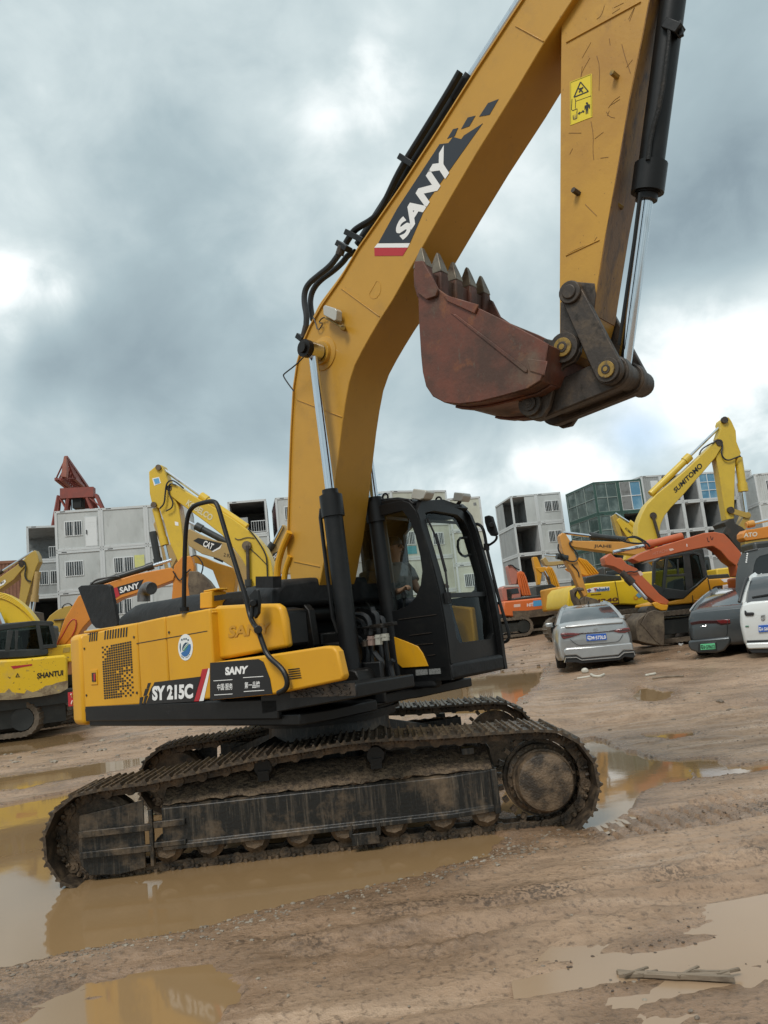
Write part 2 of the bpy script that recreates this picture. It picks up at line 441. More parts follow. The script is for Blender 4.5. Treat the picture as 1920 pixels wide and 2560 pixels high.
L.new(bg.outputs[0], mxs.inputs[1]); L.new(bg2.outputs[0], mxs.inputs[2]); L.new(mxs.outputs[0], N['World Output'].inputs[0])
W.cycles.sampling_method = 'AUTOMATIC'

sun = bpy.data.objects.new('sun', bpy.data.lights.new('sun', 'SUN')); COL.objects.link(sun)
sun.data.energy = SUNE; sun.data.angle = R(18); sun.data.color = (1, .96, .90)
a_ = R(SUN_AZ); sd = Vector((math.sin(a_) * math.cos(R(SUN_EL)), math.cos(a_) * math.cos(R(SUN_EL)), math.sin(R(SUN_EL))))
sun.rotation_euler = sd.to_track_quat('Z', 'Y').to_euler(); sun.location = (0, 0, 30)
S.view_settings.view_transform = 'Standard'; S.view_settings.look = 'None'; S.view_settings.exposure = EXPO; S.view_settings.gamma = 1
S.cycles.use_denoising = True
S.cycles.max_bounces = 8; S.cycles.transparent_max_bounces = 16; S.cycles.caustics_reflective = False; S.cycles.caustics_refractive = False

# ------------------------------------------------------------------ ground
_rng = np.random.RandomState(3); _LAT = _rng.rand(256, 256)
def vnoise(x, y):
    xi = np.floor(x).astype(int); yi = np.floor(y).astype(int)
    fx = x - xi; fy = y - yi; fx = fx * fx * (3 - 2 * fx); fy = fy * fy * (3 - 2 * fy)
    a = _LAT[xi % 256, yi % 256]; b = _LAT[(xi + 1) % 256, yi % 256]; c = _LAT[xi % 256, (yi + 1) % 256]; d = _LAT[(xi + 1) % 256, (yi + 1) % 256]
    return (a * (1 - fx) + b * fx) * (1 - fy) + (c * (1 - fx) + d * fx) * fy - .5
def fbm(x, y, o=4, g=.5):
    r = 0; am = 1
    for i in range(o):
        r = r + am * vnoise(x * 2 ** i + 17.3 * i, y * 2 ** i + 5.1 * i); am *= g
    return r
def sstep(a, b, x):
    t = np.clip((x - a) / (b - a), 0, 1); return t * t * (3 - 2 * t)
def base_h(x, y):
    """broad lie of the yard: low round the big machine, rising away from it"""
    return .11 + sstep(8.5, 18, y) * (.16 + .028 * np.clip(x, -12, 12)) + sstep(17, 40, y) * .6 + sstep(40, 120, y) * .3
def sdist(x, y, poly):
    """signed distance to a polygon, negative inside"""
    d = np.full(x.shape, 1e9); ins = np.zeros(x.shape, bool); n = len(poly)
    for i in range(n):
        x1, y1 = poly[i]; x2, y2 = poly[(i + 1) % n]
        ex, ey = x2 - x1, y2 - y1
        t = np.clip(((x - x1) * ex + (y - y1) * ey) / (ex * ex + ey * ey + 1e-12), 0, 1)
        d = np.minimum(d, (x - x1 - t * ex) ** 2 + (y - y1 - t * ey) ** 2)
        c = ((y1 > y) != (y2 > y)) & (x < (x2 - x1) * (y - y1) / (y2 - y1 + 1e-12) + x1)
        ins ^= c
    d = np.sqrt(d); return np.where(ins, -d, d)
def hb1(x, y): return float(base_h(np.array([float(x)]), np.array([float(y)]))[0])
def gpt(z, p, extra=0.0):
    """point of the sloping yard seen at p"""
    lev = .1
    for _ in range(30):
        q = on_ground(z, p, min(lev, 1.5)); 
        if q.y < 0 or q.y > 200: break
        lev = .5 * lev + .5 * (hb1(q.x, q.y) + extra)
    return on_ground(z, p, lev)
PUD = []
for name, z, pts, lev in PUDDLES:
    if lev is None:
        c = [gpt(z, p) for p in pts]
        lev = sum(q.z for q in c) / len(c) - .02
    q = [on_ground(z, p, lev) if isinstance(p, tuple) else Vector((p[0], p[1], lev)) for p in pts]
    PUD.append((name, [(v.x, v.y) for v in q], lev))
def axis(lo, a, b, hi, st, g):
    out = list(np.arange(a, b + st / 2, st)); s = st; v = a
    left = []
    while v > lo: s = min(s * g, 40); v -= s; left.append(v)
    s = st; v = out[-1]; right = []
    while v < hi: s = min(s * g, 40); v += s; right.append(v)
    return np.array(left[::-1] + out + right)
xs = axis(-500, -5.2, 6.0, 500, .03, 1.03); ys = axis(-120, 2.2, 10.5, 900, .03, 1.022)
X, Y = np.meshgrid(xs, ys)
def ground_h(X, Y):
    h = base_h(X, Y)
    far = sstep(12, 60, Y) + sstep(12, 60, np.abs(X)); near = 1 - np.clip(far, 0, 1)
    wx = X + .3 * fbm(X * .7, Y * .7, 2); wy = Y + .3 * fbm(X * .7 + 40, Y * .7, 2)
    h = h + .10 * fbm(wx * .33, wy * .45, 3) + .022 * near * fbm(wx * .9, wy * 1.8, 4) + .022 * near * fbm(wx * 3.4, wy * 4.2, 5, .6)
    clod = np.clip(fbm(wx * .9 + 9, wy * 1.1 + 3, 3) * 2.2, 0, 1)
    h = h + near * clod * (.035 * np.abs(fbm(X * 9, Y * 10, 4, .65)) * 2)
    h = h + near * .006 * fbm(X * 24, Y * 24, 2)
    # wheel ruts left and right through the yard
    for (c0, sl, w, dp) in ((4.55, .13, .12, .045), (4.95, .12, .10, .035), (3.75, .16, .10, .03), (5.9, .10, .12, .04), (9.6, -.03, .25, .06), (11.2, .06, .28, .07), (13.4, .02, .3, .07), (7.9, .05, .2, .04)):
        d = (Y - c0 - sl * X + .12 * vnoise(X * .5, Y * 0 + c0)) / w
        g = np.exp(-d * d); b = np.exp(-(np.abs(d) - 1.6) ** 2 * 2)
        h = h - dp * g + dp * .5 * b
    for carve in (False, True):
        if carve:
            # crawler print to the right of the machine
            a, b = on_ground('S7', (560, 1010), .11), on_ground('S7', (1760, 800), .12); ux, uy = (b[0] - a[0]), (b[1] - a[1]); Ln = math.hypot(ux, uy); ux /= Ln; uy /= Ln
            s = (X - a[0]) * ux + (Y - a[1]) * uy; t = -(X - a[0]) * uy + (Y - a[1]) * ux
            m = sstep(-.1, .3, s) * (1 - sstep(Ln - .6, Ln + .3, s)) * (1 - sstep(.24, .34, np.abs(t)))
            sw = ((s + .0 * t) / .19) % 1.0
            rib = np.where(sw < .22, 1.0, 0.0) * .6 + np.exp(-((sw - .5) / .08) ** 2) * .3
            h = h * (1 - m) + m * (.100 + .03 * fbm(X * 2, Y * 2, 3) - rib * .09 * (1 + .6 * vnoise(X * 3, Y * 3)))
        for name, poly, lev in PUD:
            bx = [p[0] for p in poly]; by = [p[1] for p in poly]
            k = (X > min(bx) - 2.1) & (X < max(bx) + 2.1) & (Y > min(by) - 2.1) & (Y < max(by) + 2.1)
            if not k.any(): continue
            xx, yy = X[k], Y[k]; hh = h[k]
            d = sdist(xx, yy, poly) + (.05 if name in ('main', 'right') else .09) * fbm(xx * 1.6, yy * 2.0, 3) + .05 * fbm(xx * 6, yy * 6, 4, .6) - .02
            if name == 'wet_flat':
                if not carve: h[k] = hh + (1 - sstep(-.6, .30, d)) * (lev - .004 + np.maximum(d + .15, 0) * .03 + .016 * fbm(xx * 1.6, yy * 4, 5, .6) - hh)
                continue
            if not carve:
                BW_ = 1.1 if lev < .09 else 1.6; w = 1 - sstep(.05, BW_, d)
                hh = hh * (1 - w) + w * (np.clip(hh, lev - .02, lev + .06) * .5 + .5 * (lev + .012))
                out = np.maximum(hh, lev - .004 + np.clip(d, 0, .25) * .10 + .014 * fbm(xx * 9, yy * 9, 3) - .5 * sstep(.3, BW_, d))
                h[k] = np.where(d < BW_, out, h[k])
            else:
                shal = name.startswith('lower')
                inn = lev - (.0 if shal and name.endswith('right') else .004) + np.maximum(d, -.5) * (.012 if shal else .2) + (.020 if shal else .004) * fbm(xx * 2.2 + 3, yy * 4.5, 4)
                h[k] = np.where(d < 0, inn, hh)
    return h
Hh = ground_h(X, Y)
me = bpy.data.meshes.new('ground'); nv = X.size; ny, nx = X.shape
me.vertices.add(nv); me.vertices.foreach_set('co', np.stack([X, Y, Hh], -1).astype(np.float32).ravel())
idx = np.arange(nv).reshape(ny, nx)
q = np.stack([idx[:-1, :-1], idx[:-1, 1:], idx[1:, 1:], idx[1:, :-1]], -1).reshape(-1, 4)
me.loops.add(q.size); me.loops.foreach_set('vertex_index', q.ravel().astype(np.int32))
me.polygons.add(len(q)); me.polygons.foreach_set('loop_start', (np.arange(len(q)) * 4).astype(np.int32))
me.update(); me.validate(); me.shade_smooth()
def wet_f(X, Y):
    w = np.zeros(X.shape)
    for name, poly, lev in PUD:
        bx = [p[0] for p in poly]; by = [p[1] for p in poly]; k = (X > min(bx) - 1.2) & (X < max(bx) + 1.2) & (Y > min(by) - 1.2) & (Y < max(by) + 1.2)
        if k.any():
            xx, yy = X[k], Y[k]; d = sdist(xx, yy, poly) + .25 * fbm(xx * 1.5, yy * 1.5, 4); w[k] = np.maximum(w[k], (1 - sstep(-.25, .3, d)) * 1.3 if name == 'wet_flat' else 1 - sstep(.0, .45, d))
    a, b = on_ground('S7', (560, 1010), .11), on_ground('S7', (1760, 800), .12); L_ = (b - a).length; u = (b - a) / L_; s = (X - a.x) * u.x + (Y - a.y) * u.y; t = -(X - a.x) * u.y + (Y - a.y) * u.x
    w = np.maximum(w, .9 * sstep(-.1, .3, s) * (1 - sstep(L_ - .6, L_ + .3, s)) * (1 - sstep(.22, .42, np.abs(t) + .2 * fbm(X * 2, Y * 2, 3))))
    soft = sstep(.02, .30, fbm(X * .55 + 31, Y * .9 + 7, 4)) * (1 - sstep(25, 40, Y))
    return np.maximum(w, .75 * soft)
at_ = me.attributes.new('wet', 'FLOAT', 'POINT'); at_.data.foreach_set('value', wet_f(X, Y).astype(np.float32).ravel())
ground = bpy.data.objects.new('ground', me); COL.objects.link(ground); tag(ground, kind='structure')
def gz(x, y): return float(ground_h(np.array([[float(x)]]), np.array([[float(y)]]))[0, 0])

def ground_mat():
    m = bpy.data.materials.new('wet_mud'); m.use_nodes = True
    nt = m.node_tree; N = nt.nodes; L = nt.links; b = N['Principled BSDF']
    tc = N.new('ShaderNodeTexCoord')
    def nz(sc, st, det=8, ro=.6, off=0):
        mp = N.new('ShaderNodeMapping'); mp.inputs['Scale'].default_value = st; mp.inputs['Location'].default_value = (off, off * .7, 0)
        L.new(tc.outputs['Object'], mp.inputs[0])
        n = N.new('ShaderNodeTexNoise'); n.inputs['Scale'].default_value = sc; n.inputs['Detail'].default_value = det; n.inputs['Roughness'].default_value = ro
        L.new(mp.outputs[0], n.inputs['Vector']); return n.outputs['Fac']
    def mr(v, a, b_, c=0, d=1):
        n = N.new('ShaderNodeMapRange'); n.inputs[1].default_value = a; n.inputs[2].default_value = b_; n.inputs[3].default_value = c; n.inputs[4].default_value = d
        L.new(v, n.inputs[0]); return n.outputs[0]
    def mix(f, a, c):
        n = N.new('ShaderNodeMix'); n.data_type = 'RGBA'; L.new(f, n.inputs['Factor'])
        for k, v in (('A', a), ('B', c)):
            if isinstance(v, tuple): n.inputs[k].default_value = (*v, 1)
            else: L.new(v, n.inputs[k])
        return n.outputs['Result']
    big = nz(.55, (1, 1.6, 1), 6, .6); mid = nz(2.4, (.7, 1.6, 1), 10, .66, 5); fine = nz(26, U, 6, .65, 9); strk = nz(1.6, (.25, 4, 1), 8, .6, 13)
    c = mix(mr(big, .38, .62), GC[0], GC[1])
    c = mix(mr(mid, .45, .68), c, GC[2])
    c = mix(mr(strk, .56, .68, 0, .7), c, GC[3])
    c = mix(mr(fine, .52, .66, 0, .75), c, GC[4])
    peb = N.new('ShaderNodeTexVoronoi'); peb.inputs['Scale'].default_value = 55; L.new(tc.outputs['Object'], peb.inputs['Vector'])
    pm_ = N.new('ShaderNodeMath'); pm_.operation = 'MULTIPLY'
    L.new(mr(peb.outputs['Distance'], .16, .10), pm_.inputs[0]); L.new(mr(nz(3, U, 5, .6, 21), .55, .7), pm_.inputs[1])
    c = mix(pm_.outputs[0], c, (.36, .31, .25))
    clus = N.new('ShaderNodeMath'); clus.operation = 'MULTIPLY'; L.new(mr(nz(1.15, (1, 1.5, 1), 6, .6, 33), .54, .64), clus.inputs[0]); L.new(mr(nz(34, U, 6, .7, 41), .47, .55), clus.inputs[1])
    c = mix(clus.outputs[0], c, GC[4])
    wa = N.new('ShaderNodeAttribute'); wa.attribute_name = 'wet'; wet = wa.outputs['Fac']
    wm = N.new('ShaderNodeMix'); wm.data_type = 'RGBA'; wm.blend_type = 'MULTIPLY'; L.new(mr(wet, 0, 1, 0, .9), wm.inputs['Factor']); L.new(c, wm.inputs['A']); wm.inputs['B'].default_value = (.74, .70, .66, 1); c = wm.outputs['Result']
    L.new(c, b.inputs['Base Color'])
    ro = N.new('ShaderNodeMath'); ro.operation = 'MULTIPLY_ADD'; ro.use_clamp = True
    L.new(mr(mid, .4, .66), ro.inputs[0]); ro.inputs[1].default_value = .32; L.new(mr(strk, .46, .62, .56, .17), ro.inputs[2])
    r3 = N.new('ShaderNodeMix'); r3.data_type = 'FLOAT'; L.new(mr(wet, 0, 1, 0, .8), r3.inputs['Factor']); L.new(ro.outputs[0], r3.inputs['A']); r3.inputs['B'].default_value = .10; L.new(r3.outputs['Result'], b.inputs['Roughness'])
    b.inputs['Specular IOR Level'].default_value = .55
    ad = N.new('ShaderNodeMath'); ad.operation = 'MULTIPLY_ADD'; ad.inputs[1].default_value = .45
    L.new(fine, ad.inputs[0]); L.new(mid, ad.inputs[2])
    bp = N.new('ShaderNodeBump'); bp.inputs['Strength'].default_value = .75; bp.inputs['Distance'].default_value = .035
    L.new(ad.outputs[0], bp.inputs['Height'])
    L.new(bp.outputs[0], b.inputs['Normal'])
    return m
me.materials.append(ground_mat())

def water_mat(name, col, rough):
    m = bpy.data.materials.new(name); m.use_nodes = True
    nt = m.node_tree; N = nt.nodes; L = nt.links; b = N['Principled BSDF']
    b.inputs['Base Color'].default_value = (*col, 1); b.inputs['Roughness'].default_value = rough; b.inputs['IOR'].default_value = 1.36
    b.inputs['Specular IOR Level'].default_value = .75
    tc = N.new('ShaderNodeTexCoord')
    n = N.new('ShaderNodeTexNoise'); n.inputs['Scale'].default_value = 2.2; n.inputs['Detail'].default_value = 3
    L.new(tc.outputs['Object'], n.inputs['Vector'])
    bp = N.new('ShaderNodeBump'); bp.inputs['Strength'].default_value = .05; bp.inputs['Distance'].default_value = .02
    L.new(n.outputs['Fac'], bp.inputs['Height']); L.new(bp.outputs[0], b.inputs['Normal'])
    n2 = N.new('ShaderNodeTexNoise'); n2.inputs['Scale'].default_value = .8; n2.inputs['Detail'].default_value = 5
    L.new(tc.outputs['Object'], n2.inputs['Vector'])
    mx = N.new('ShaderNodeMix'); mx.data_type = 'RGBA'; L.new(n2.outputs['Fac'], mx.inputs['Factor'])
    mx.inputs['A'].default_value = (*[c * .85 for c in col], 1); mx.inputs['B'].default_value = (*[c * 1.12 for c in col], 1)
    L.new(mx.outputs['Result'], b.inputs['Base Color'])
    return m
m_water = water_mat('muddy_water', WATER, .05)
m_film = water_mat('mud_film', (.33, .225, .14), .20)
for name, poly, lev in PUD:
    cx0 = sum(p[0] for p in poly) / len(poly); cy0 = sum(p[1] for p in poly) / len(poly)
    k = MB(); pp = []
    for x, y in poly:
        d = math.hypot(x - cx0, y - cy0); e = .35
        pp.append((x + (x - cx0) / d * e, y + (y - cy0) / d * e, lev))
    k.add(pp, [tuple(range(len(pp)))])
    w = k.build('puddle', m_film if name == 'wet_flat' else m_water, smooth=0); tag(w, kind='structure')
# ------------------------------------------------------------------ the big excavator
CX, CY, PHI, TH = -.748, 7.745, .0256, -.694
FR = Frame(CX, CY, TH); FT = Frame(CX, CY, PHI); DT = PHI - TH
EX = FR.root('crawler_excavator')
tag(EX, 'large muddy yellow crawler excavator with raised boom and rusty bucket standing in the puddle', 'excavator')
# ---- undercarriage (built along the tracks, turned against the upper works)
IDL, SPR, IR, SR = (-1.80, .40), (1.76, .45), .37, .41
def loop():
    pts = []
    n = 14
    for i in range(n + 1):
        a = R(-90) + R(175) * i / n; pts.append((SPR[0] + SR * math.cos(a), SPR[1] + SR * math.sin(a)))
    pts += [(1.35, .875), (1.0, .885), (.6, .91), (.27, .925), (-.1, .90), (-.5, .875), (-.9, .83), (-1.3, .785)]
    for i in range(n + 1):
        a = R(88) + R(182) * i / n; pts.append((IDL[0] + IR * math.cos(a), IDL[1] + IR * math.sin(a)))
    pts += [(-1.35, .05), (-.4, .052), (.4, .052), (1.35, .05)]
    return pts
LOOP = loop(); NSH = 50
LP = arc_resample(LOOP, NSH)
PITCHS = math.dist(LP[0], LP[1])
def shoe_mesh():
    k = MB(); L = PITCHS * 1.04
    prof = [(-L * .5, -.004), (-L * .47, .012), (-L * .42, .034), (-L * .36, .034), (-L * .31, .011), (-L * .06, .010), (-L * .03, .026), (L * .03, .026), (L * .06, .010),
            (L * .26, .010), (L * .29, .026), (L * .35, .026), (L * .40, .010), (L * .5, .004), (L * .5, -.010), (-L * .5, -.014)]
    k.prism(prof, -.30, .30)
    for s in (-1, 1):
        for q in (-.05, .05): k.cyl((q + .005, s * .085, .008), (q + .005, s * .085, .022), .014, n=6)
    return k.build('track_shoe', m_shoe, smooth=0)
shoe0 = shoe_mesh()
for lat in (-1.19, 1.19):
    ch = MB()
    for i in range(NSH):
        a = Vector(LP[i]); b = Vector(LP[(i + 1) % NSH]); d = (b - a).normalized(); nr = Vector((d.y, -d.x)); m = (a + b) / 2
        for s in (-.09, .09):
            c = m - nr * .055
            ch.bar((a.x - nr.x * .055 - d.x * .02, lat + s, a.y - nr.y * .055 - d.y * .02), (b.x - nr.x * .055, lat + s * .86, b.y - nr.y * .055), .03, .07, up=(nr.x, 0, nr.y))
            ch.cyl((a.x - nr.x * .06, lat + s * 1.25, a.y - nr.y * .06), (a.x - nr.x * .06, lat + s * .8, a.y - nr.y * .06), .045, n=10)
        ch.cyl((a.x - nr.x * .06, lat - .12, a.y - nr.y * .06), (a.x - nr.x * .06, lat + .12, a.y - nr.y * .06), .02, n=6)
        for s in (-1, 1):
            for q in (.36, .66):
                w = a.lerp(b, q) - nr * .02
                ch.cyl((w.x, lat + s * .115, w.y), (w.x - nr.x * .03, lat + s * .115, w.y - nr.y * .03), .018, n=6)
    track = ch.build('track', m_muddy, EX, rotz=DT)
    for i in range(NSH):
        a = Vector(LP[i]); b = Vector(LP[(i + 1) % NSH]); d = (b - a).normalized(); m = (a + b) / 2
        o = shoe0 if (lat < 0 and i == 0) else shoe0.copy()
        if o is not shoe0: COL.objects.link(o)
        o.parent = track
        nr = Vector((d.y, -d.x))
        o.matrix_local = Matrix(((d.x, 0, nr.x, m.x), (0, 1, 0, lat + .004 * math.sin(i * 7)), (d.y, 0, nr.y, m.y), (0, 0, 0, 1)))
    sg = -1 if lat < 0 else 1
    # side frame
    cs = [(lat - sg * .19, .27), (lat + sg * .19, .25), (lat + sg * .215, .25), (lat + sg * .215, .285), (lat + sg * .19, .30), (lat + sg * .19, .56), (lat - sg * .02, .70), (lat - sg * .19, .72)]
    k = MB()
    rings = []
    for x, dz in ((-1.28, 0), (-.5, 0), (.4, 0), (1.0, 0), (1.38, .02)):
        rings.append([(x, y, z + dz) for y, z in cs])
    k.loft(rings)
    k.m(1); k.loft([[(x, y, z + .012 + random.random() * .03) for y, z in ((lat + sg * .18, .565), (lat - sg * .02, .705), (lat - sg * .18, .722), (lat - sg * .17, .71), (lat - sg * .02, .69), (lat + sg * .17, .56))] for x in [(-1.27 + i * .0525) for i in range(51)]])
    k.m(0)
    # idler fork
    if lat < 0:
        fk = FT.tr('R3', [(245, 600), (400, 565), (575, 520), (590, 870), (450, 905), (300, 910), (255, 860), (240, 780)], -1.38)
    else: fk = [(-1.92, .58), (-1.39, .71), (-1.43, .14), (-1.86, .12), (-1.94, .29)]
    k.prism(fk, lat + sg * .17, lat + sg * .19)
    k.box((-1.64, lat + sg * .21, .44), (.56, .045, .05)); k.box((-1.64, lat + sg * .21, .285), (.56, .045, .05)); k.box((-1.22, lat + sg * .20, .30), (.25, .04, .04)); k.box((-1.22, lat + sg * .20, .45), (.25, .04, .05))
    k.box((-1.36, lat + sg * .205, .36), (.03, .05, .42))
    # end post at the drive end and track guard in the middle
    k.box((1.36, lat + sg * .20, .42), (.05, .05, .34)); k.box((1.18, lat + sg * .12, .74), (.10, .12, .05))
    k.box((.30, lat + sg * .205, .175), (.22, .04, .09)); k.box((.19, lat + sg * .205, .24), (.03, .04, .10)); k.box((.41, lat + sg * .205, .24), (.03, .04, .10))
    k.build('track_frame', [m_tframe, m_mudtop], EX, bevel=.008, rotz=DT)
    k = MB(); k.lathe((IDL[0], lat - .09, IDL[1]), (0, 1, 0), [(0, .05), (0, .27), (.03, .305), (.05, .29), (.13, .29), (.15, .305), (.18, .27), (.18, .05)], 32)
    k.build('idler_wheel', m_muddy, EX, rotz=DT)
    k = MB(); k.lathe((SPR[0], lat - sg * .05, SPR[1]), (0, sg, 0), [(0, .05), (0, .30), (.06, .30), (.06, .275), (.12, .275), (.14, .245), (.20, .245), (.20, .23), (.28, .228), (.30, .215), (.305, .20), (.305, .02)], 40)
    for i in range(21):
        a = 2 * math.pi * i / 21
        p = Vector((SPR[0] + math.cos(a) * .31, lat, SPR[1] + math.sin(a) * .31)); q = Vector((SPR[0] + math.cos(a) * .355, lat, SPR[1] + math.sin(a) * .355))
        k.bar(p, q, .07, .035, up=(-math.sin(a), 0, math.cos(a)))
    for i in range(20):
        a = 2 * math.pi * i / 20 + .1
        k.cyl((SPR[0] + math.cos(a) * .258, lat + sg * .08, SPR[1] + math.sin(a) * .258), (SPR[0] + math.cos(a) * .258, lat + sg * .105, SPR[1] + math.sin(a) * .258), .012, n=6)
    k.build('drive_sprocket', m_muddy, EX, rotz=DT)
    for i, x in enumerate((-1.26, -.93, -.57, -.22, .14, .53, .92, 1.27)):
        k = MB(); k.lathe((x, lat - .17, .252), (0, 1, 0), [(0, .03), (0, .06), (.03, .075), (.05, .115), (.08, .115), (.09, .09), (.25, .09), (.26, .115), (.29, .115), (.31, .075), (.34, .06), (.34, .03)], 18)
        for s in (-1, 1): k.prism([(x - .10, .285), (x + .10, .285), (x + .06, .205), (x, .185), (x - .06, .205)], lat + s * .175 - .012, lat + s * .175 + .012)
        k.build('track_roller', m_muddy, EX, rotz=DT)
    for x in (-.47, .44):
        k = MB(); k.lathe((x, lat - .12, .775), (0, 1, 0), [(0, .03), (0, .07), (.03, .085), (.07, .085), (.08, .065), (.20, .065), (.21, .085), (.25, .085), (.28, .06), (.28, .02)], 16)
        k.box((x, lat + .10 * sg, .715), (.09, .08, .08))
        k.build('carrier_roller', m_grease, EX, rotz=DT)
# X-shaped car body between the tracks
k = MB()
k.cyl((0, 0, .50), (0, 0, 1.0), .62, .58, 28)
for sx in (-1, 1):
    for sy in (-1, 1):
        k.loft([[(x, y, z) for x, y, z in ((sx * .25 - .22, sy * .25, .52), (sx * .25 + .22, sy * .25, .52), (sx * .25 + .2, sy * .25, .92), (sx * .25 - .2, sy * .25, .92))],
                [(x, y, z) for x, y, z in ((sx * .95 - .26, sy * 1.02, .36), (sx * .95 + .26, sy * 1.02, .36), (sx * .95 + .24, sy * 1.02, .66), (sx * .95 - .24, sy * 1.02, .66))]])
k.box((0, 0, .55), (1.5, 1.5, .1))
k.build('car_body', m_tframe, EX, bevel=.015, rotz=DT)
k = MB(); k.cyl((0, 0, .98), (0, 0, 1.16), .66, n=40); k.cyl((0, 0, 1.03), (0, 0, 1.06), .70, n=40)
k.build('swing_bearing', m_grease, EX)
# ---- upper works
k = MB()
k.plan([(-2.25, -1.26), (.95, -1.26), (1.05, -1.0), (1.05, -.45), (.8, -.3), (.8, .3), (.85, .4), (.85, 1.28), (-2.25, 1.28)], 1.10, 1.19)
k.box((-.75, -1.275, 1.235), (3.0, .05, .16)); k.box((-.75, 1.275, 1.235), (3.0, .05, .16))
k.box((0, -.28, 1.32), (2.0, .05, .36)); k.box((-.3, .28, 1.32), (1.4, .05, .36))
k.prism([(.55, 1.19), (1.62, 1.30), (1.62, 1.40), (.55, 1.36)], -1.30, -.62)
k.build('turntable_frame', m_black, EX, bevel=.012)
# counterweight with rounded back
cw = [(-2.27, -1.30), (-2.50, -1.285), (-2.66, -1.21), (-2.79, -1.05), (-2.90, -.7), (-2.95, -.3)]
cw = cw + [(x, -y) for x, y in cw[::-1]]
k = MB(); k.plan(cw, 1.11, 2.06)
cwo = k.build('counterweight', m_yel, EX, bevel=.06, seg=3)
# reflector on the rear corner
k = MB(); k.box((-2.70, -1.172, 1.38), (.03, .13, .15), Matrix.Rotation(R(-52), 3, 'Z')); rf = k.build('reflector', m_red, cwo)
k = MB()
for s in (-1, 1): k.bar((-2.723, -1.176, 1.38), (-2.69, -1.216, 1.38 + s * .055), .006, .02)
k.build('chevron', m_white, rf)
# side doors: three panels with narrow gaps
def panel(name, pts, y0, y1, mat=m_yel, bev=.02, seg=3, parent=EX):
    k = MB(); k.prism(pts, y0, y1); return k.build(name, mat, parent, bevel=bev, seg=seg)
zt = [2.045, 2.085, 2.10, 2.11]; xb = [-2.255, -1.195, -.715, -.03]; zb = [1.29, 1.305, 1.32, 1.335]
HB = []
for i in range(3):
    HB.append(panel('side_door' if i else 'cooler_door', [(xb[i] + .004, zb[i]), (xb[i + 1] - .004, zb[i + 1]), (xb[i + 1] - .004, zt[i + 1] - .05), (xb[i + 1] - .012, zt[i + 1]), (xb[i] + .012, zt[i]), (xb[i] + .004, zt[i] - .05)], -1.30, -1.16, bev=.018))
k = MB(); k.box((-1.14, 0, 1.68), (2.2, 2.34, .78)); k.build('engine_bay', m_dark, EX)
panel('side_panel', [(-2.25, 1.29), (1.0, 1.33), (1.0, 1.9), (-.1, 2.1), (-2.25, 2.05)], 1.2, 1.3)
k = MB(); k.plan([(-2.25, -1.28), (-.03, -1.28), (-.03, 1.28), (-2.25, 1.28)], 2.06, 2.085); k.build('hood_top', m_yel, EX, bevel=.01)
# horizontal seam on the doors, grilles, handle, vents
k = MB(); flat(k, FR, 'R1', [(482, 752), (808, 694), (808, 698), (482, 756)], -1.30, -.002, .004); k.build('seam', m_decblack, HB[1])
k = MB()
for i in range(22):
    for j in range(13):
        fx, fz = (j + .5) / 13, (i + .5) / 22
        # the perforated field thins out towards its lower left
        if fx > .45 and fz > .45 and (i + j) % 2 and random.random() < (fx + fz - .75): continue
        if fx < .3 and fz < .35 - fx and (i + j) % 2: continue
        x0 = -1.86 + .56 * fx; z0 = 1.90 - .53 * fz + .02 * fx
        k.box((x0, -1.3015, z0), (.031, .004, .017))
k.build('cooling_grille', m_decblack, HB[0])
k = MB()
for x in [-2.10 + .045 * i for i in range(4)] + [-1.80 + .05 * i for i in range(9)]:
    k.prism([(x, 1.965), (x + .024, 1.966), (x + .044, 2.055), (x + .020, 2.054)], -1.3035, -1.299)
k.box((-1.75, -1.297, 2.01), (.76, .004, .07)); k.build('vent_slots', m_decblack, HB[0])
k = MB(); k.box((-2.03, -1.303, 1.60), (.13, .012, .15)); k.m(1); k.box((-2.02, -1.309, 1.60), (.075, .012, .09)); k.m(2); k.box((-2.0, -1.3155, 1.60), (.03, .004, .07))
k.build('door_handle', [m_yel, m_oldsteel, m_red], HB[0], bevel=.006)
# round sticker with a leaf
def ell(cx, cz, rx, rz, n=36, a=0): return [(cx + rx * math.cos(2 * math.pi * i / n), cz + rz * math.sin(2 * math.pi * i / n)) for i in range(n)]
k = MB(); flat(k, FR, 'T4', [(735 + 305 * math.cos(t), 965 + 550 * math.sin(t)) for t in [2 * math.pi * i / 36 for i in range(36)]], -1.3, -.003)
k.m(3); flat(k, FR, 'T4', [(525, 770), (545, 860), (545, 1020), (548, 1170), (510, 1080), (495, 960), (505, 840)], -1.3, -.0045, .001)
flat(k, FR, 'T4', [(600, 1110), (610, 960), (660, 840), (740, 765), (860, 770), (770, 830), (700, 920), (650, 1020)], -1.3, -.0045, .001)
k.m(2); flat(k, FR, 'T4', [(620, 1130), (665, 1020), (760, 900), (880, 790), (850, 900), (780, 1030), (700, 1110)], -1.3, -.0046, .001)
k.m(1); flat(k, FR, 'T4', [(555, 1220), (600, 1170), (720, 1110), (800, 1010), (880, 830), (950, 840), (965, 960), (940, 1100), (890, 1230), (800, 1330), (700, 1355), (620, 1310)], -1.3, -.0048, .001)
k.m(0); flat(k, FR, 'T4', [(632, 1090), (690, 960), (830, 790), (842, 800), (705, 965), (645, 1090)], -1.3, -.0056, .0006); flat(k, FR, 'T4', [(660, 1080), (760, 940), (890, 800), (900, 812), (775, 945), (675, 1080)], -1.3, -.0057, .0006)
k.m(3)
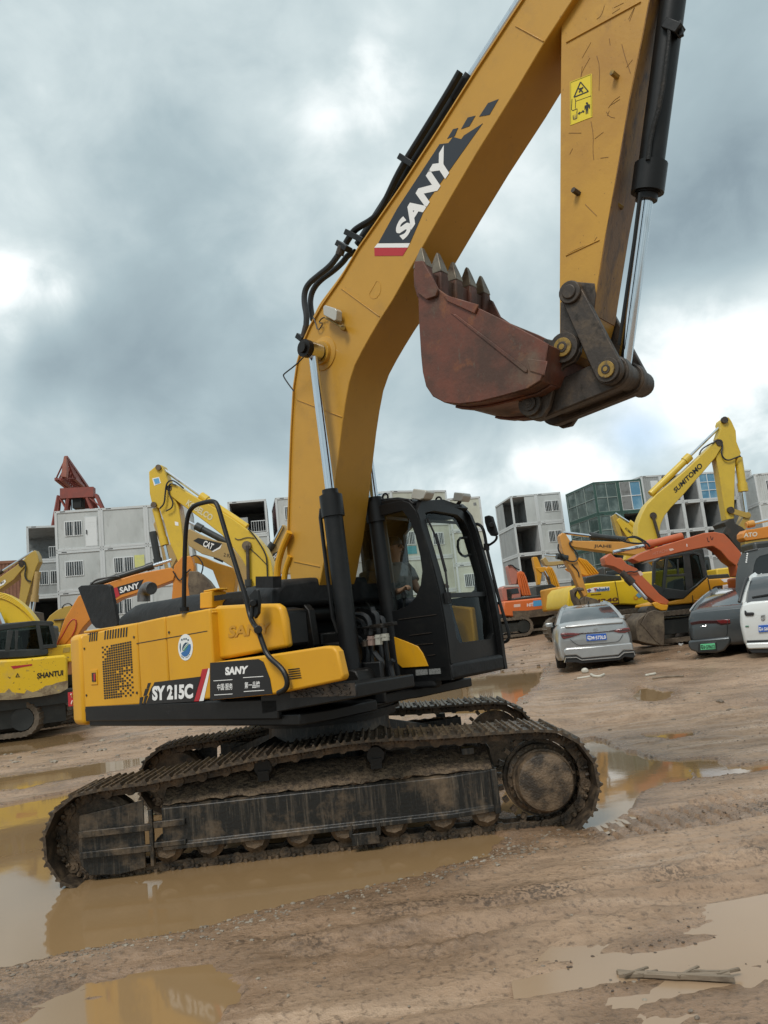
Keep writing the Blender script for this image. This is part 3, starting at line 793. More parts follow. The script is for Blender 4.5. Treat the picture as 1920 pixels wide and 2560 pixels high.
for (u, v) in ((590, 660), (680, 630), (765, 625), (850, 670)): flat(k, FR, 'T4', [(u - 28, v - 40), (u + 26, v - 46), (u + 30, v + 36), (u - 4, v + 8), (u - 26, v + 44)], -1.3, -.0046, .001)
for (u, v) in ((580, 1325), (615, 1362), (662, 1395), (765, 1395), (820, 1372), (865, 1325), (905, 1270)): flat(k, FR, 'T4', [(u - 20, v - 12), (u + 18, v - 16), (u + 18, v + 14), (u - 18, v + 16)], -1.3, -.0046, .001)
k.build('leaf_sticker', [pm('sticker_white', (.75, .77, .76), .4), pm('sticker_blue', (.03, .14, .36), .4), pm('sticker_green', (.02, .22, .13), .4), pm('sticker_dark', (.01, .05, .09), .4)], HB[2], smooth=0)
k = MB()
for x, z in ((-1.25, 1.95), (-1.25, 1.42), (-.66, 1.95), (-.66, 1.42), (-2.20, 1.42), (-2.20, 1.90)): k.cyl((x, -1.308, z), (x, -1.298, z), .012, n=8)
k.build('door_bolt', m_oldsteel, EX)
# model plate decal
k = MB(); flat(k, FR, 'R1', [(565, 932), (782, 905), (748, 1020), (525, 1034)], -1.30); db = k.build('model_decal', m_decblack, EX)
k = MB(); quad_text(k, 'SY 215C', FR, 'R1', [(556, 1017), (744, 1006), (744, 938), (556, 950)], -1.30, -.0045, .052); k.build('lettering', m_white, db)
k = MB(); flat(k, FR, 'R1', [(785, 872), (812, 868), (770, 1019), (747, 1020)], -1.30); k.build('red_stripe', m_red, db)
k = MB(); flat(k, FR, 'R1', [(814, 868), (819, 868), (819, 888), (792, 1017), (772, 1019)], -1.30); k.build('white_stripe', m_white, db)
k = MB()
for q in ([(535, 936), (549, 934), (541, 958), (529, 960)], [(523, 962), (541, 960), (529, 993), (514, 995)], [(549, 962), (556, 948), (548, 988), (538, 990)], [(498, 1002), (514, 999), (508, 1034), (495, 1035)], [(520, 997), (536, 993), (523, 1031), (512, 1033)]):
    flat(k, FR, 'R1', q, -1.30)
k.build('check_marks', m_decblack, db)
# black floor-edge strip with the lifting mark
k = MB(); k.prism([(-2.24, 1.16), (-2.27, 1.285), (-1.13, 1.30), (.10, 1.325), (.10, 1.19), (-2.1, 1.155)], -1.296, -1.20); st = k.build('lower_strip', m_blackmatt, EX, bevel=.012)
k = MB(); flat(k, FR, 'R1', [(610, 1042), (641, 1038), (650, 1086), (619, 1090)], -1.296)
k.m(1)
c = FR.tr('R1', [(630, 1065)], -1.296)[0]
k.ring(ell(c[0], c[1], .022, .022, 20), ell(c[0], c[1], .017, .017, 20), -1.3005, -1.299, 24)
k.box((c[0], -1.2998, c[1]), (.07, .0015, .006)); k.box((c[0], -1.2998, c[1]), (.006, .0012, .07)); k.prism([(c[0] - .014, c[1] + .035), (c[0] + .014, c[1] + .035), (c[0], c[1] + .055)], -1.3004, -1.299)
k.build('lifting_mark', [m_white, m_decblack], st, smooth=0)
# tank housing and tool box ahead of the doors
tk = FR.tr('R1', [(816, 838), (816, 640), (822, 600), (850, 580), (1000, 572), (1120, 570), (1145, 585), (1160, 640), (1176, 772)], -1.22)
tb = panel('tank_housing', tk, -1.22, -1.14, bev=.03)
k = MB(); k.prism([(min(x, .55) + .02, z - (.05 if z > 1.9 else 0)) for x, z in tk], -1.14, -.7); k.build('tank_body', m_black, EX, bevel=.03)
k = MB(); quad_text(k, 'SANY', FR, 'R1', [(905, 727), (1100, 705), (1105, 655), (912, 672)], -1.22, -.007, .03)
k.v += [(x, y + .012, z) for x, y, z in k.v]; n_ = len(k.f); h_ = len(k.v) // 2
k.build('embossed_lettering', pm('emboss_yellow', (.50, .25, .02), .45), tb)
tl = FR.tr('R1', [(822, 1016), (822, 843), (890, 832), (1100, 804), (1345, 766), (1385, 768), (1405, 790), (1432, 905), (1425, 925), (1180, 976), (1110, 990)], -1.37)
tx = panel('tool_box', tl, -1.37, -1.29, bev=.03)
k = MB(); k.prism([(min(x, 1.1) + .02, z - (.02 if z > 1.5 else -.02)) for x, z in tl], -1.29, -1.0); k.build('tool_box_frame', m_black, EX, bevel=.02)
k = MB(); k.plan([(.02, -1.33), (.95, -1.33), (.95, -.95), (.02, -.95)], tl[1][1] - .03, tl[1][1] - .006); k.build('step_plate', m_yel, tx, bevel=.004)
k = MB(); flat(k, FR, 'R1', [(822, 842), (1045, 825), (1068, 838), (1098, 915), (1110, 985), (822, 1014)], -1.37, -.004); d2 = k.build('service_decal', m_decblack, tx)
k = MB(); quad_text(k, 'SANY', FR, 'R1', [(893, 900), (993, 892), (1000, 855), (893, 862)], -1.37, -.0055, .055)
quad_text(k, '中国·服务', FR, 'R1', [(856, 970), (927, 966), (927, 935), (856, 939)], -1.37, -.0055, .012)
quad_text(k, '第一品牌', FR, 'R1', [(982, 961), (1052, 957), (1052, 926), (982, 931)], -1.37, -.0055, .012)
for a, b in (((838, 927), (926, 921)), ((975, 912), (1068, 906)), ((842, 992), (926, 987)), ((978, 976), (1072, 970))):
    flat(k, FR, 'R1', [a, b, (b[0], b[1] - 3), (a[0], a[1] - 3)], -1.37, -.0055, .001)
k.build('lettering', m_white, d2, smooth=0)
k = MB()
for i in range(5): flat(k, FR, 'R1', [(1180 + i * 1, 872 + i * 10.5), (1232 + i * 2, 866 + i * 10.5), (1235 + i * 2, 870 + i * 10.5), (1183 + i, 877 + i * 10.5)], -1.37, -.004, .004)
flat(k, FR, 'R1', [(1185, 875), (1230, 870), (1240, 915), (1190, 920)], -1.37, .002, .004); k.build('vent_slots', m_decblack, tx)
k = MB(); k.box((1.26, -1.299, 1.365), (.7, .004, .09))
for i in range(60):
    x = .95 + .62 * random.random(); k.box((x, -1.305, 1.33 + random.random() * .07), (.03, .012, .006), Matrix.Rotation(R(20), 3, 'Y'))
k.build('step_tread', m_oldsteel, tx)
# handrail up to the hood with a round-cornered loop, and the folded mirror on it
def lift(z, pts, lat, fr=FR): return [Vector((x, lat, zz)) for x, zz in fr.tr(z, pts, lat)]
hr = lift('R1', [(700, 597), (702, 420), (706, 260), (718, 155), (745, 118), (790, 104), (835, 96), (855, 112), (880, 200), (910, 300), (950, 430), (985, 540), (1008, 645)], -1.30) + \
     lift('R1', [(1042, 690), (1060, 745), (1085, 812), (1150, 865), (1172, 905), (1178, 940), (1168, 965), (1135, 982)], -1.42)
k = MB(); k.tube(hr, .021, 10, 2); k.cyl(hr[0] - Vector((0, 0, .02)), hr[0] + Vector((0, 0, .02)), .045, n=12)
hro = k.build('handrail', m_black, EX)
k = MB(); mq = FR.tr('R1', [(1003, 530), (1030, 502), (1042, 508), (1050, 560), (1046, 615), (1030, 640), (1012, 600)], -1.36); k.prism(mq, -1.37, -1.34)
k.cyl(lift('R1', [(1018, 568)], -1.372)[0], lift('R1', [(1018, 568)], -1.41)[0], .03, n=10)
k.tube(lift('R1', [(1018, 568), (1012, 640), (1040, 690)], -1.37), .018, 8)
k.cyl(lift('R1', [(1042, 690)], -1.38)[0], lift('R1', [(1042, 690)], -1.46)[0], .035, n=10)
k.build('side_mirror', m_black, hro, bevel=.008)
# things on top of the hood: covers, raised flap, exhaust
k = MB()
cov = [Vector((x, 0, z)) for x, z in FR.tr('R1', [(412, 600), (470, 570), (600, 545), (700, 528), (800, 520), (835, 555), (980, 480), (1100, 458), (1135, 455)], -.75)]
rings = []
for p in cov:
    w = [(-.82, 0), (-.80, .6), (-.70, .93), (-.3, 1.02), (.1, 1.0), (.5, .97), (.75, .6), (.8, 0)]
    rings.append([(p.x + .02 * random.random(), y + .015 * random.uniform(-1, 1), 2.06 + (p.z - 2.06) * h + .02 * random.uniform(-1, 1) * (h > 0)) for y, h in w])
k.loft(rings); k.build('engine_cover', m_blackmatt, EX, bevel=.05, seg=3, smooth=50)
fl = FR.tr('R1', [(217, 497), (232, 486), (350, 480), (366, 490), (400, 665), (390, 690), (300, 682), (280, 660)], -.60)
panel('raised_flap', fl, -.62, -.57, m_blackmatt, .008, 2)
k = MB(); e = lift('R1', [(515, 560), (515, 520), (530, 495), (552, 500)], -.3); k.tube(e, .075, 12, 2); k.build('exhaust_pipe', pm('exhaust_metal', (.16, .16, .165), .5, .5, [((.07, .06, .05), 12, .45, .7, U)]), EX)
k = MB(); bx = FR.tr('R1', [(785, 592), (785, 520), (838, 512), (842, 588)], -.9); k.prism(bx, -.93, -.75); k.box((bx[1][0] + .13, -.84, bx[1][1] + .01), (.2, .14, .02))
k.build('filler_box', m_yel, EX, bevel=.008)
k = MB(); k.bar(lift('R1', [(845, 545)], -.9)[0], lift('R1', [(985, 525)], -.9)[0], .03, .05); k.bar(lift('R1', [(1050, 470)], -.9)[0], lift('R1', [(1130, 470)], -.9)[0], .1, .1); k.build('cover_bar', m_blackmatt, EX)
# boom foot bracket
k = MB(); bp = FR.tr('R1', [(1140, 585), (1165, 572), (1250, 570), (1275, 600), (1300, 760), (1285, 800), (1180, 790), (1160, 640)], -.46); k.prism(bp, -.46, -.38)
c = lift('R1', [(1210, 622)], -.46)[0]; k.cyl(c + Vector((0, -.04, 0)), c + Vector((0, .9, 0)), .085, n=18); k.m(1); k.cyl(c + Vector((0, -.055, 0)), c + Vector((0, -.04, 0)), .05, n=16)
k.build('boom_bracket', [m_grease, m_oldsteel], EX, bevel=.01)
k = MB(); k.prism(bp, .40, .48); k.build('boom_bracket', m_grease, EX, bevel=.01)
# ---- boom
BL = .25
bt = FR.tr('R7', [(1010, -560), (880, -392), (640, 0), (395, 372), (200, 680), (0, 985)], -BL)
bt += FR.tr('R6', [(545, 340), (430, 535), (300, 722), (215, 870), (165, 985), (125, 1130), (100, 1300), (83, 1600), (76, 1797)], -BL)
bt += FR.tr('R2', [(104, 300), (100, 450), (100, 600), (112, 740), (136, 850), (170, 910), (215, 945)], -BL)
bb = FR.tr('R2', [(232, 925), (258, 815), (290, 700), (335, 450), (368, 200)], -BL)
bb += FR.tr('R6', [(402, 1780), (428, 1560), (450, 1410), (478, 1260), (518, 1140), (572, 1035), (625, 940), (690, 830), (780, 690), (880, 510), (980, 335), (1170, 0)], -BL)
bb += FR.tr('R7', [(400, 790), (600, 470), (745, 225), (900, -10), (1100, -330), (1160, -470), (1110, -570)], -BL)
k = MB(); k.prism(bt + bb, -BL, BL)
boom = k.build('boom', m_boom, EX, bevel=.006, seg=1)
# edge flanges: the side plates stand a little proud of the top and bottom plates
k = MB()
top = bt[1:18]
for i in range(len(top) - 1):
    k.bar((top[i][0], -BL - .008, top[i][1]), (top[i + 1][0], -BL - .008, top[i + 1][1]), .014, .022, up=(0, 1, 0))
k.build('edge_flange', m_boom, boom)
def weld(fr, z, a, b, lat, w=.018, parent=boom, mat=m_boom):
    k = MB(); A, B = fr.p3(z, a, lat), fr.p3(z, b, lat); k.bar(A, B, w, .008, up=(0, 0, 1)); k.bar(A + Vector((0, -.004, 0)), B + Vector((0, -.004, 0)), w * .3, .009)
    return k.build('weld_seam', mat, parent, bevel=.004)
weld(FR, 'R6', (425, 610), (690, 805), -BL); weld(FR, 'R6', (120, 1380), (430, 1500), -BL); weld(FR, 'R7', (600, 135), (745, 215), -BL); weld(FR, 'R2', (130, 600), (285, 632), -BL)
k = MB(); c = FR.tr('R6', [(655, 620)], -BL)[0]
k.ring(ell(c[0], c[1], .075, .085, 30), ell(c[0], c[1], .071, .081, 30), -BL - .003, -BL + .002, 40); k.build('plug_seam', m_boom, boom)
# decal
k = MB(); o = FR.tr('R6', [(680, 299), (900, 297)], -BL) + FR.tr('R7', [(150, 1035), (430, 640), (332, 703), (318, 722), (275, 710), (252, 742), (206, 748), (-14, 1082)], -BL)
k.prism(o, -BL - .003, -BL + .0)
bd = k.build('boom_decal', m_navy, boom)
k = MB()
for q in ([(457, 535), (512, 514), (465, 595), (411, 605)], [(352, 610), (392, 600), (360, 655), (317, 670)], [(276, 670), (302, 664), (284, 706), (245, 720)]): flat(k, FR, 'R7', q, -BL)
k.build('check_marks', m_navy, bd)
k = MB(); flat(k, FR, 'R6', [(653, 330), (676, 301), (899, 299), (884, 329)], -BL); k.build('white_stripe', m_white, bd)
k = MB(); flat(k, FR, 'R6', [(655, 387), (653, 331), (884, 330), (850, 386)], -BL); k.build('red_stripe', m_red, bd)
k = MB()
qs = [Vector(px('R6', (858, 286))), Vector(px('R7', (290, 850))), Vector(px('R7', (228, 752))), Vector(px('R6', (790, 205)))]
quad_text(k, 'SANY', FR, 'P', [tuple(q) for q in qs], -BL, -.0045, .05)
k.build('lettering', m_white, bd)
# work light on its bracket
k = MB(); lq = FR.tr('R6', [(318, 745), (330, 733), (400, 755), (411, 770), (408, 835), (395, 842), (320, 800)], -.33); k.prism(lq, -.37, -.29)
k.m(1); k.bar(FR.p3('R6', (320, 815), -.30), FR.p3('R6', (440, 885), -.30), .05, .02); k.cyl(FR.p3('R6', (435, 882), -.34), FR.p3('R6', (435, 882), -BL + .02), .028, n=10)
wl = k.build('work_light', [m_lamp, m_pin], boom, bevel=.006)
k = MB(); k.tube(lift('R6', [(325, 810), (290, 815), (265, 850), (300, 850), (262, 910), (240, 830), (230, 815)], -.28), .006, 6, 1); k.build('cable', m_rubber, wl)
# hoses and steel pipes along the boom
def hose(z, pts, lat, r, mat=m_rubber, name='hose', parent=boom, sm=2):
    k = MB(); k.tube(lift(z, pts, lat), r, 10, sm); return k.build(name, mat, parent)
P6 = lambda L_: [px('R6', p) for p in L_]
P7 = lambda L_: [px('R7', p) for p in L_]
hose('P', P7([(312, 372), (250, 480), (120, 690), (0, 880)]) + P6([(735, -5), (690, 80), (640, 135), (540, 190), (500, 225), (455, 300)]), -.16, .032, m_black, 'pipe')
hose('R6', [(440, 330), (400, 385), (350, 455), (260, 525), (195, 580), (168, 640), (168, 720), (185, 800), (180, 880)], -.16, .030)
hose('R6', [(520, 357), (470, 380), (435, 430), (370, 490), (270, 560), (222, 630), (208, 700), (215, 770), (228, 830)], -.05, .030)
hose('R6', [(182, 870), (165, 940), (150, 980)], -.16, .034, m_oldsteel, 'hose_end')
hose('R6', [(430, 320), (410, 380)], -.16, .042, m_oldsteel, 'hose_end')
hose('R6', [(520, 395), (440, 525), (330, 670), (285, 730), (245, 815)], -.2, .024, m_boom, 'pipe')
hose('R6', [(168, 1080), (110, 1140), (30, 1200), (20, 1215), (60, 1275), (95, 1320)], -.4, .007, m_rubber, 'cable')
for z, a, b in (('R6', (465, 225), (585, 285)), ('R6', (405, 300), (475, 345)), ('R6', (130, 940), (170, 970)), ('R7', (5, 815), (75, 860))):
    k = MB(); k.bar(FR.p3(z, a, -.15), FR.p3(z, b, -.15), .09, .055); k.build('clamp', m_black, boom, bevel=.006)
hose('R1', [(1143, 560), (1132, 500), (1128, 410), (1150, 320), (1186, 240)], -.30, .034, m_yel, 'pipe')
hose('R1', [(1170, 560), (1160, 500), (1165, 420), (1190, 350)], -.26, .03, m_yel, 'pipe')
k = MB(); k.bar(FR.p3('R1', (1128, 500), -.3), FR.p3('R1', (1190, 495), -.3), .08, .08); k.build('clamp', m_yel, boom, bevel=.006)
# ---- arm cylinder on the boom's back
A0, A1, A2 = FR.p3('R6', (560, 325), 0), FR.p3('R7', (352, 415), 0), FR.p3('R7', (640, -28), 0)
up_ = Vector((-(A1 - A0).normalized().z, 0, (A1 - A0).normalized().x))
A2 = A2 + (A2 - A1) * 1.1
ram(FR, EX, 'arm_cylinder', A0, A2, .078, .042, (A1 - A0).length / (A2 - A0).length, m_black, m_chrome)
# ---- boom cylinders either side
TOPP = FR.tr('R6', [(225, 1040)], -.40)[0]
BT = FR.tr('R2', [(344, 205)], -.40)[0]
BOT = (.76, 1.24)
for sg in (-1, 1):
    y = sg * (.40 if sg < 0 else .37)
    d = (Vector((BOT[0], 0, BOT[1])) - Vector((TOPP[0], 0, TOPP[1]))); sp = (Vector((BT[0], 0, BT[1])) - Vector((TOPP[0], 0, TOPP[1]))).length / d.length
    sx_ = 0 if sg < 0 else -.13
    TOPP_, BOT_ = TOPP, BOT; TOPP, BOT = (TOPP[0] + sx_, TOPP[1]), (BOT[0] + sx_, BOT[1])
    o = ram(FR, EX, 'boom_cylinder', (BOT[0], y, BOT[1]), (TOPP[0], y, TOPP[1]), .088, .044, 1 - sp, m_black, m_chrome, 1.22)
    k = MB(); m1 = Vector((BOT[0], y, BOT[1])).lerp(Vector((TOPP[0], y, TOPP[1])), 1 - sp)
    dn = Vector((BOT[0], y, BOT[1])) - m1; L_ = dn.length; dn.normalize()
    k.tube([m1 + dn * .12 + Vector((-.09, sg * .05, 0)), m1 + dn * .2 + Vector((-.115, sg * .05, 0)), m1 + dn * (L_ * .62) + Vector((-.115, sg * .05, 0)), m1 + dn * (L_ * .70) + Vector((-.08, sg * .04, 0))], .018, 8)
    k.build('pipe', m_black, o)
    k = MB(); k.cyl((TOPP[0], y - sg * .16, TOPP[1]), (TOPP[0], y + sg * .06, TOPP[1]), .075, n=18); k.cyl((TOPP[0], y + sg * .06, TOPP[1]), (TOPP[0], y + sg * .12, TOPP[1]), .085, n=18); k.cyl((TOPP[0], y + sg * .12, TOPP[1]), (TOPP[0], y + sg * .15, TOPP[1]), .05, n=12)
    k.build('pin', m_grease, o); TOPP, BOT = TOPP_, BOT_
k = MB(); k.lathe((TOPP[0], -BL - .0, TOPP[1]), (0, -1, 0), [(0, .17), (.01, .165), (.02, .12), (.05, .11)], 24); k.build('pin_boss', m_boom, boom)
# ---- stick (dipper arm)
SLT = .19
sq = FR.tr('R7', [(838, -360), (838, 120), (833, 600), (830, 1240)], -SLT) + FR.tr('R5', [(994, 400), (995, 690), (965, 735), (985, 810), (1040, 830), (1100, 800), (1150, 710), (1190, 560), (1207, 440), (1240, 230), (1277, 0)], -SLT) + \
     FR.tr('R7', [(1060, 1240), (1122, 900), (1190, 500), (1252, 200), (1290, 0), (1345, -260), (1250, -420), (950, -430)], -SLT)
k = MB(); k.prism(sq, -SLT, SLT)
stick = k.build('stick', m_stick, EX, bevel=.006, seg=1)
weld(FR, 'R7', (862, 222), (1250, 10), -SLT, .02, stick, m_stick); weld(FR, 'R5', (1030, 212), (1230, 118), -SLT, .014, stick, m_stick)
for z, a in (('R7', (1130, 400)), ('R7', (930, 1005)), ('R7', (1140, 1070)), ('R5', (1240, 520))):
    k = MB(); p = FR.p3(z, a, -SLT if a != (1140, 1070) and a != (1240, 520) else -.05); k.cyl(p + Vector((0, .03, 0)), p + Vector((-.02, -.06, .02)), .022, n=6); k.build('stud', m_pin if a != (930, 1005) else m_oldsteel, stick)
# scratches in the paint
for z, ln in (('R7', [(1060, 30), (1045, 80), (1020, 100)]), ('R7', [(1110, 40), (1160, 15)]), ('R7', [(1185, 100), (1225, 20), (1190, 110)]), ('R7', [(1150, 230), (1165, 290), (1195, 380)]), ('R7', [(1175, 350), (1205, 310)]), ('R7', [(1080, 560), (1110, 520), (1140, 500)]), ('R7', [(1085, 550), (1140, 515)]),
              ('R7', [(945, 345), (938, 400)]), ('R7', [(985, 300), (945, 370), (936, 410)]), ('R7', [(990, 220), (945, 300)]), ('R7', [(1020, 290), (1035, 340), (1032, 470)]), ('R7', [(990, 630), (1003, 700), (1000, 780), (1005, 830)]), ('R7', [(875, 690), (940, 690)]), ('R7', [(1070, 580), (1085, 605), (1115, 612)]), ('R7', [(1085, 575), (1075, 600)]),
              ('R7', [(1010, 720), (1055, 685)]), ('R7', [(1040, 820), (1080, 815)]), ('R7', [(1085, 200), (1090, 235)]), ('R5', [(1035, 205), (1100, 170), (1210, 128)]), ('R5', [(1190, 140), (1215, 100)]), ('R7', [(960, 1060), (1020, 1120)]), ('R7', [(880, 800), (895, 770)]), ('R7', [(1100, 70), (1140, 45)])):
    k = MB(); k.tube([v + Vector((0, -.0005, 0)) for v in lift(z, ln, -SLT)], .0024, 4, 1); k.build('scratch', pm('bare_rust', (.21, .11, .035), .7), stick)
fp = FR.tr('R5', [(1190, 560), (1207, 440), (1240, 230), (1277, 0)], -SLT) + FR.tr('R7', [(1122, 900), (1190, 500), (1252, 200), (1290, 0), (1345, -260)], -SLT)
k = MB(); k.loft([[(x - .02, -SLT + .004, z), (x + .006, -SLT + .004, z), (x + .006, SLT - .004, z), (x - .02, SLT - .004, z)] for x, z in fp]); k.build('front_plate', m_stickfront, stick)
# warning label
k = MB(); flat(k, FR, 'T3', [(432, 560), (1085, 300), (1108, 320), (1120, 1630), (930, 1700), (440, 1890)], -SLT); wd = k.build('warning_decal', m_warn, stick)
k = MB()
def line(pts, w, z='T3', lat=-SLT, out=-.0045):
    for a, b in zip(pts, pts[1:]):
        dx, dy = b[0] - a[0], b[1] - a[1]; L_ = math.hypot(dx, dy); nx_, ny_ = -dy / L_ * w, dx / L_ * w
        flat(k, FR, z, [(a[0] + nx_, a[1] + ny_), (b[0] + nx_, b[1] + ny_), (b[0] - nx_, b[1] - ny_), (a[0] - nx_, a[1] - ny_)], lat, out - .0001 * random.random(), .001)
line([(760, 560), (560, 1030), (1000, 850), (760, 560)], 18)
line([(700, 760), (760, 800), (840, 720)], 22); line([(720, 880), (770, 800), (830, 880)], 22); line([(760, 740), (770, 820)], 24)
line([(690, 1540), (870, 1450)], 14); line([(740, 1480), (690, 1540), (745, 1545)], 16); line([(810, 1450), (870, 1450), (840, 1500)], 16)
flat(k, FR, 'T3', [(960 + 38 * math.cos(t), 1215 + 34 * math.sin(t)) for t in [i * .6 for i in range(10)]], -SLT, -.0045, .001)
flat(k, FR, 'T3', [(885, 1290), (1000, 1240), (1050, 1250), (1055, 1370), (1020, 1380), (1000, 1310), (995, 1530), (970, 1535), (962, 1400), (945, 1550), (920, 1550), (918, 1330), (905, 1400), (880, 1410)], -SLT, -.0045, .001)
line([(500, 1080), (480, 1400), (520, 1440), (655, 1380), (650, 1670), (540, 1710), (530, 1590)], 9); line([(590, 1070), (610, 1140), (600, 1370)], 9); line([(460, 570), (460, 1860)], 4); line([(465, 575), (1080, 330), (1090, 1620)], 4); line([(620, 1150), (1080, 985)], 6)
k.build('pictogram', m_decblack, wd, smooth=0)
# muddy shoe at the foot of the stick
k = MB(); o = FR.tr('R5', [(998, 490), (1020, 470), (1010, 430), (1030, 390), (1080, 365), (1200, 375), (1208, 440), (1192, 560), (1150, 715), (1100, 800), (1000, 815), (965, 735), (996, 690)], -SLT - .004)
k.prism(o, -SLT - .006, -SLT + .01); k.build('worn_foot', m_oldsteel, stick, bevel=.004)
# ---- links and bucket cylinder
def hull(c0, r0_, c1, r1_, n=10):
    a = math.atan2(c1[1] - c0[1], c1[0] - c0[0]); L_ = math.dist(c0, c1); b = math.acos(max(-1, min(1, (r0_ - r1_) / L_)))
    o = []
    for i in range(n + 1):
        t = a + b + (2 * math.pi - 2 * b) * i / n; o.append((c0[0] + r0_ * math.cos(t), c0[1] + r0_ * math.sin(t)))
    for i in range(n + 1):
        t = a - b + 2 * b * i / n; o.append((c1[0] + r1_ * math.cos(t), c1[1] + r1_ * math.sin(t)))
    return o
PI_ = FR.tr('R5', [(1062, 433)], -.25)[0]; PL = FR.tr('R5', [(1280, 890)], -.26)[0]; PH = FR.tr('R5', [(1030, 762)], -.25)[0]; P2 = FR.tr('R5', [(830, 1092)], -.25)[0]
for sg in (-1, 1):
    k = MB(); k.prism(hull(PI_, .085, PL, .105), sg * .205, sg * .26)
    k.cyl((PI_[0], sg * .20, PI_[1]), (PI_[0], sg * .285, PI_[1]), .088, n=20); k.cyl((PI_[0], sg * .285, PI_[1]), (PI_[0], sg * .30, PI_[1]), .055, n=18)
    k.build('side_link', m_oldsteel, EX, bevel=.008)
k = MB(); k.cyl((PL[0], -.19, PL[1]), (PL[0], .36, PL[1]), .10, n=22); k.cyl((PL[0], -.285, PL[1]), (PL[0], -.18, PL[1]), .09, n=22); k.cyl((PL[0], .36, PL[1]), (PL[0], .40, PL[1]), .085, n=20)
k.m(1); k.cyl((PL[0], -.30, PL[1]), (PL[0], -.285, PL[1]), .062, n=22); k.m(0); k.cyl((PL[0], -.306, PL[1]), (PL[0], -.30, PL[1]), .034, n=16); k.m(1); k.cyl((PL[0], -.31, PL[1]), (PL[0], -.306, PL[1]), .018, n=12)
k.build('link_pin', [m_oldsteel, m_pin], EX, bevel=.004)
k = MB()
for sg in (-1, 1): k.prism(hull(PL, .125, P2, .115), sg * .09, sg * .19)
k.prism(hull((PL[0] - .12 * (PL[0] - P2[0]), PL[1] - .12 * (PL[1] - P2[1])), .09, (P2[0] + .2 * (PL[0] - P2[0]), P2[1] + .2 * (PL[1] - P2[1])), .08), -.09, .09)
k.build('bucket_link', m_oldsteel, EX, bevel=.012)
C2 = FR.p3('R7', (1410, 0), -.03); C1 = FR.p3('R7', (1272, 965), -.03); C0 = FR.p3('R5', (1372, 850), -.03)
Ctop = C1 + (C2 - C1) * 1.5
bc = ram(FR, EX, 'bucket_cylinder', Ctop, (PL[0], 0, PL[1]), .093, .050, (C1 - Ctop).length / ((C1 - Ctop).length + (C0 - C1).length), m_black, m_chrome, 1.28)
k = MB(); k.tube(lift('R7', [(1400, 120), (1395, 200), (1355, 520), (1300, 700), (1285, 830)], -.13), .018, 8, 1); k.build('pipe', m_grease, bc)
k = MB(); k.bar(FR.p3('R7', (1380, 130), -.1), FR.p3('R7', (1455, 160), -.1), .10, .07); k.bar(FR.p3('R7', (1450, 110), -.1), FR.p3('R7', (1460, 190), -.1), .03, .03); k.build('clamp', m_black, bc, bevel=.006)
k = MB(); k.tube(lift('R7', [(1245, 1000), (1215, 1244)], -.13) + lift('R5', [(1345, 740)], -.13), .014, 6); k.build('grease_pipe', m_black, bc)
# ---- bucket
BW = .50
shell = FR.tr('R5', [(150, 300), (158, 600), (170, 800), (180, 900), (200, 985), (240, 1045), (310, 1082), (400, 1090), (520, 1075), (660, 1040), (800, 1000), (880, 950), (905, 880), (915, 800), (925, 735)], -BW)
cx_b = sum(p[0] for p in shell) / len(shell); cz_b = sum(p[1] for p in shell) / len(shell)
def inset(P, t):
    out = []
    for i, p in enumerate(P):
        a, b = P[max(0, i - 1)], P[min(len(P) - 1, i + 1)]; dx, dz = b[0] - a[0], b[1] - a[1]; L_ = math.hypot(dx, dz)
        out.append((p[0] - dz / L_ * t, p[1] + dx / L_ * t))
    return out
ins = inset(shell, .03)
k = MB(); k.prism(shell + ins[::-1], -BW + .001, BW - .001)
side = shell + FR.tr('R5', [(830, 682), (660, 592), (500, 515), (320, 442), (262, 400), (215, 300), (190, 285)], -BW)
for sg in (-1, 1): k.prism(side, sg * BW, sg * (BW - .032))
# wear strips under the shell
for y in (-.3, .3):
    o2 = inset(shell[6:12], -.018); k.prism(shell[6:12] + o2[::-1], y - .05, y + .05)
bucket = k.build('bucket', m_bucket, EX, bevel=.006, seg=1)
k = MB(); o = FR.tr('R5', [(300, 440), (510, 500), (490, 555), (325, 480)], -BW - .02); k.prism(o, -BW - .02, -BW)
o = FR.tr('R5', [(340, 545), (380, 560), (800, 880), (800, 905), (780, 900)], -BW - .012); k.prism(o, -BW - .012, -BW)
o = FR.tr('R5', [(130, 245), (180, 240), (225, 320), (270, 410), (260, 450), (200, 470), (150, 430), (135, 360)], -BW - .03); k.prism(o, -BW - .03, -BW)
o = FR.tr('R5', [(800, 820), (920, 835), (900, 920), (815, 895)], -BW - .01); k.prism(o, -BW - .01, -BW)
k.build('side_cutter', m_bucket, bucket, bevel=.006, seg=1)
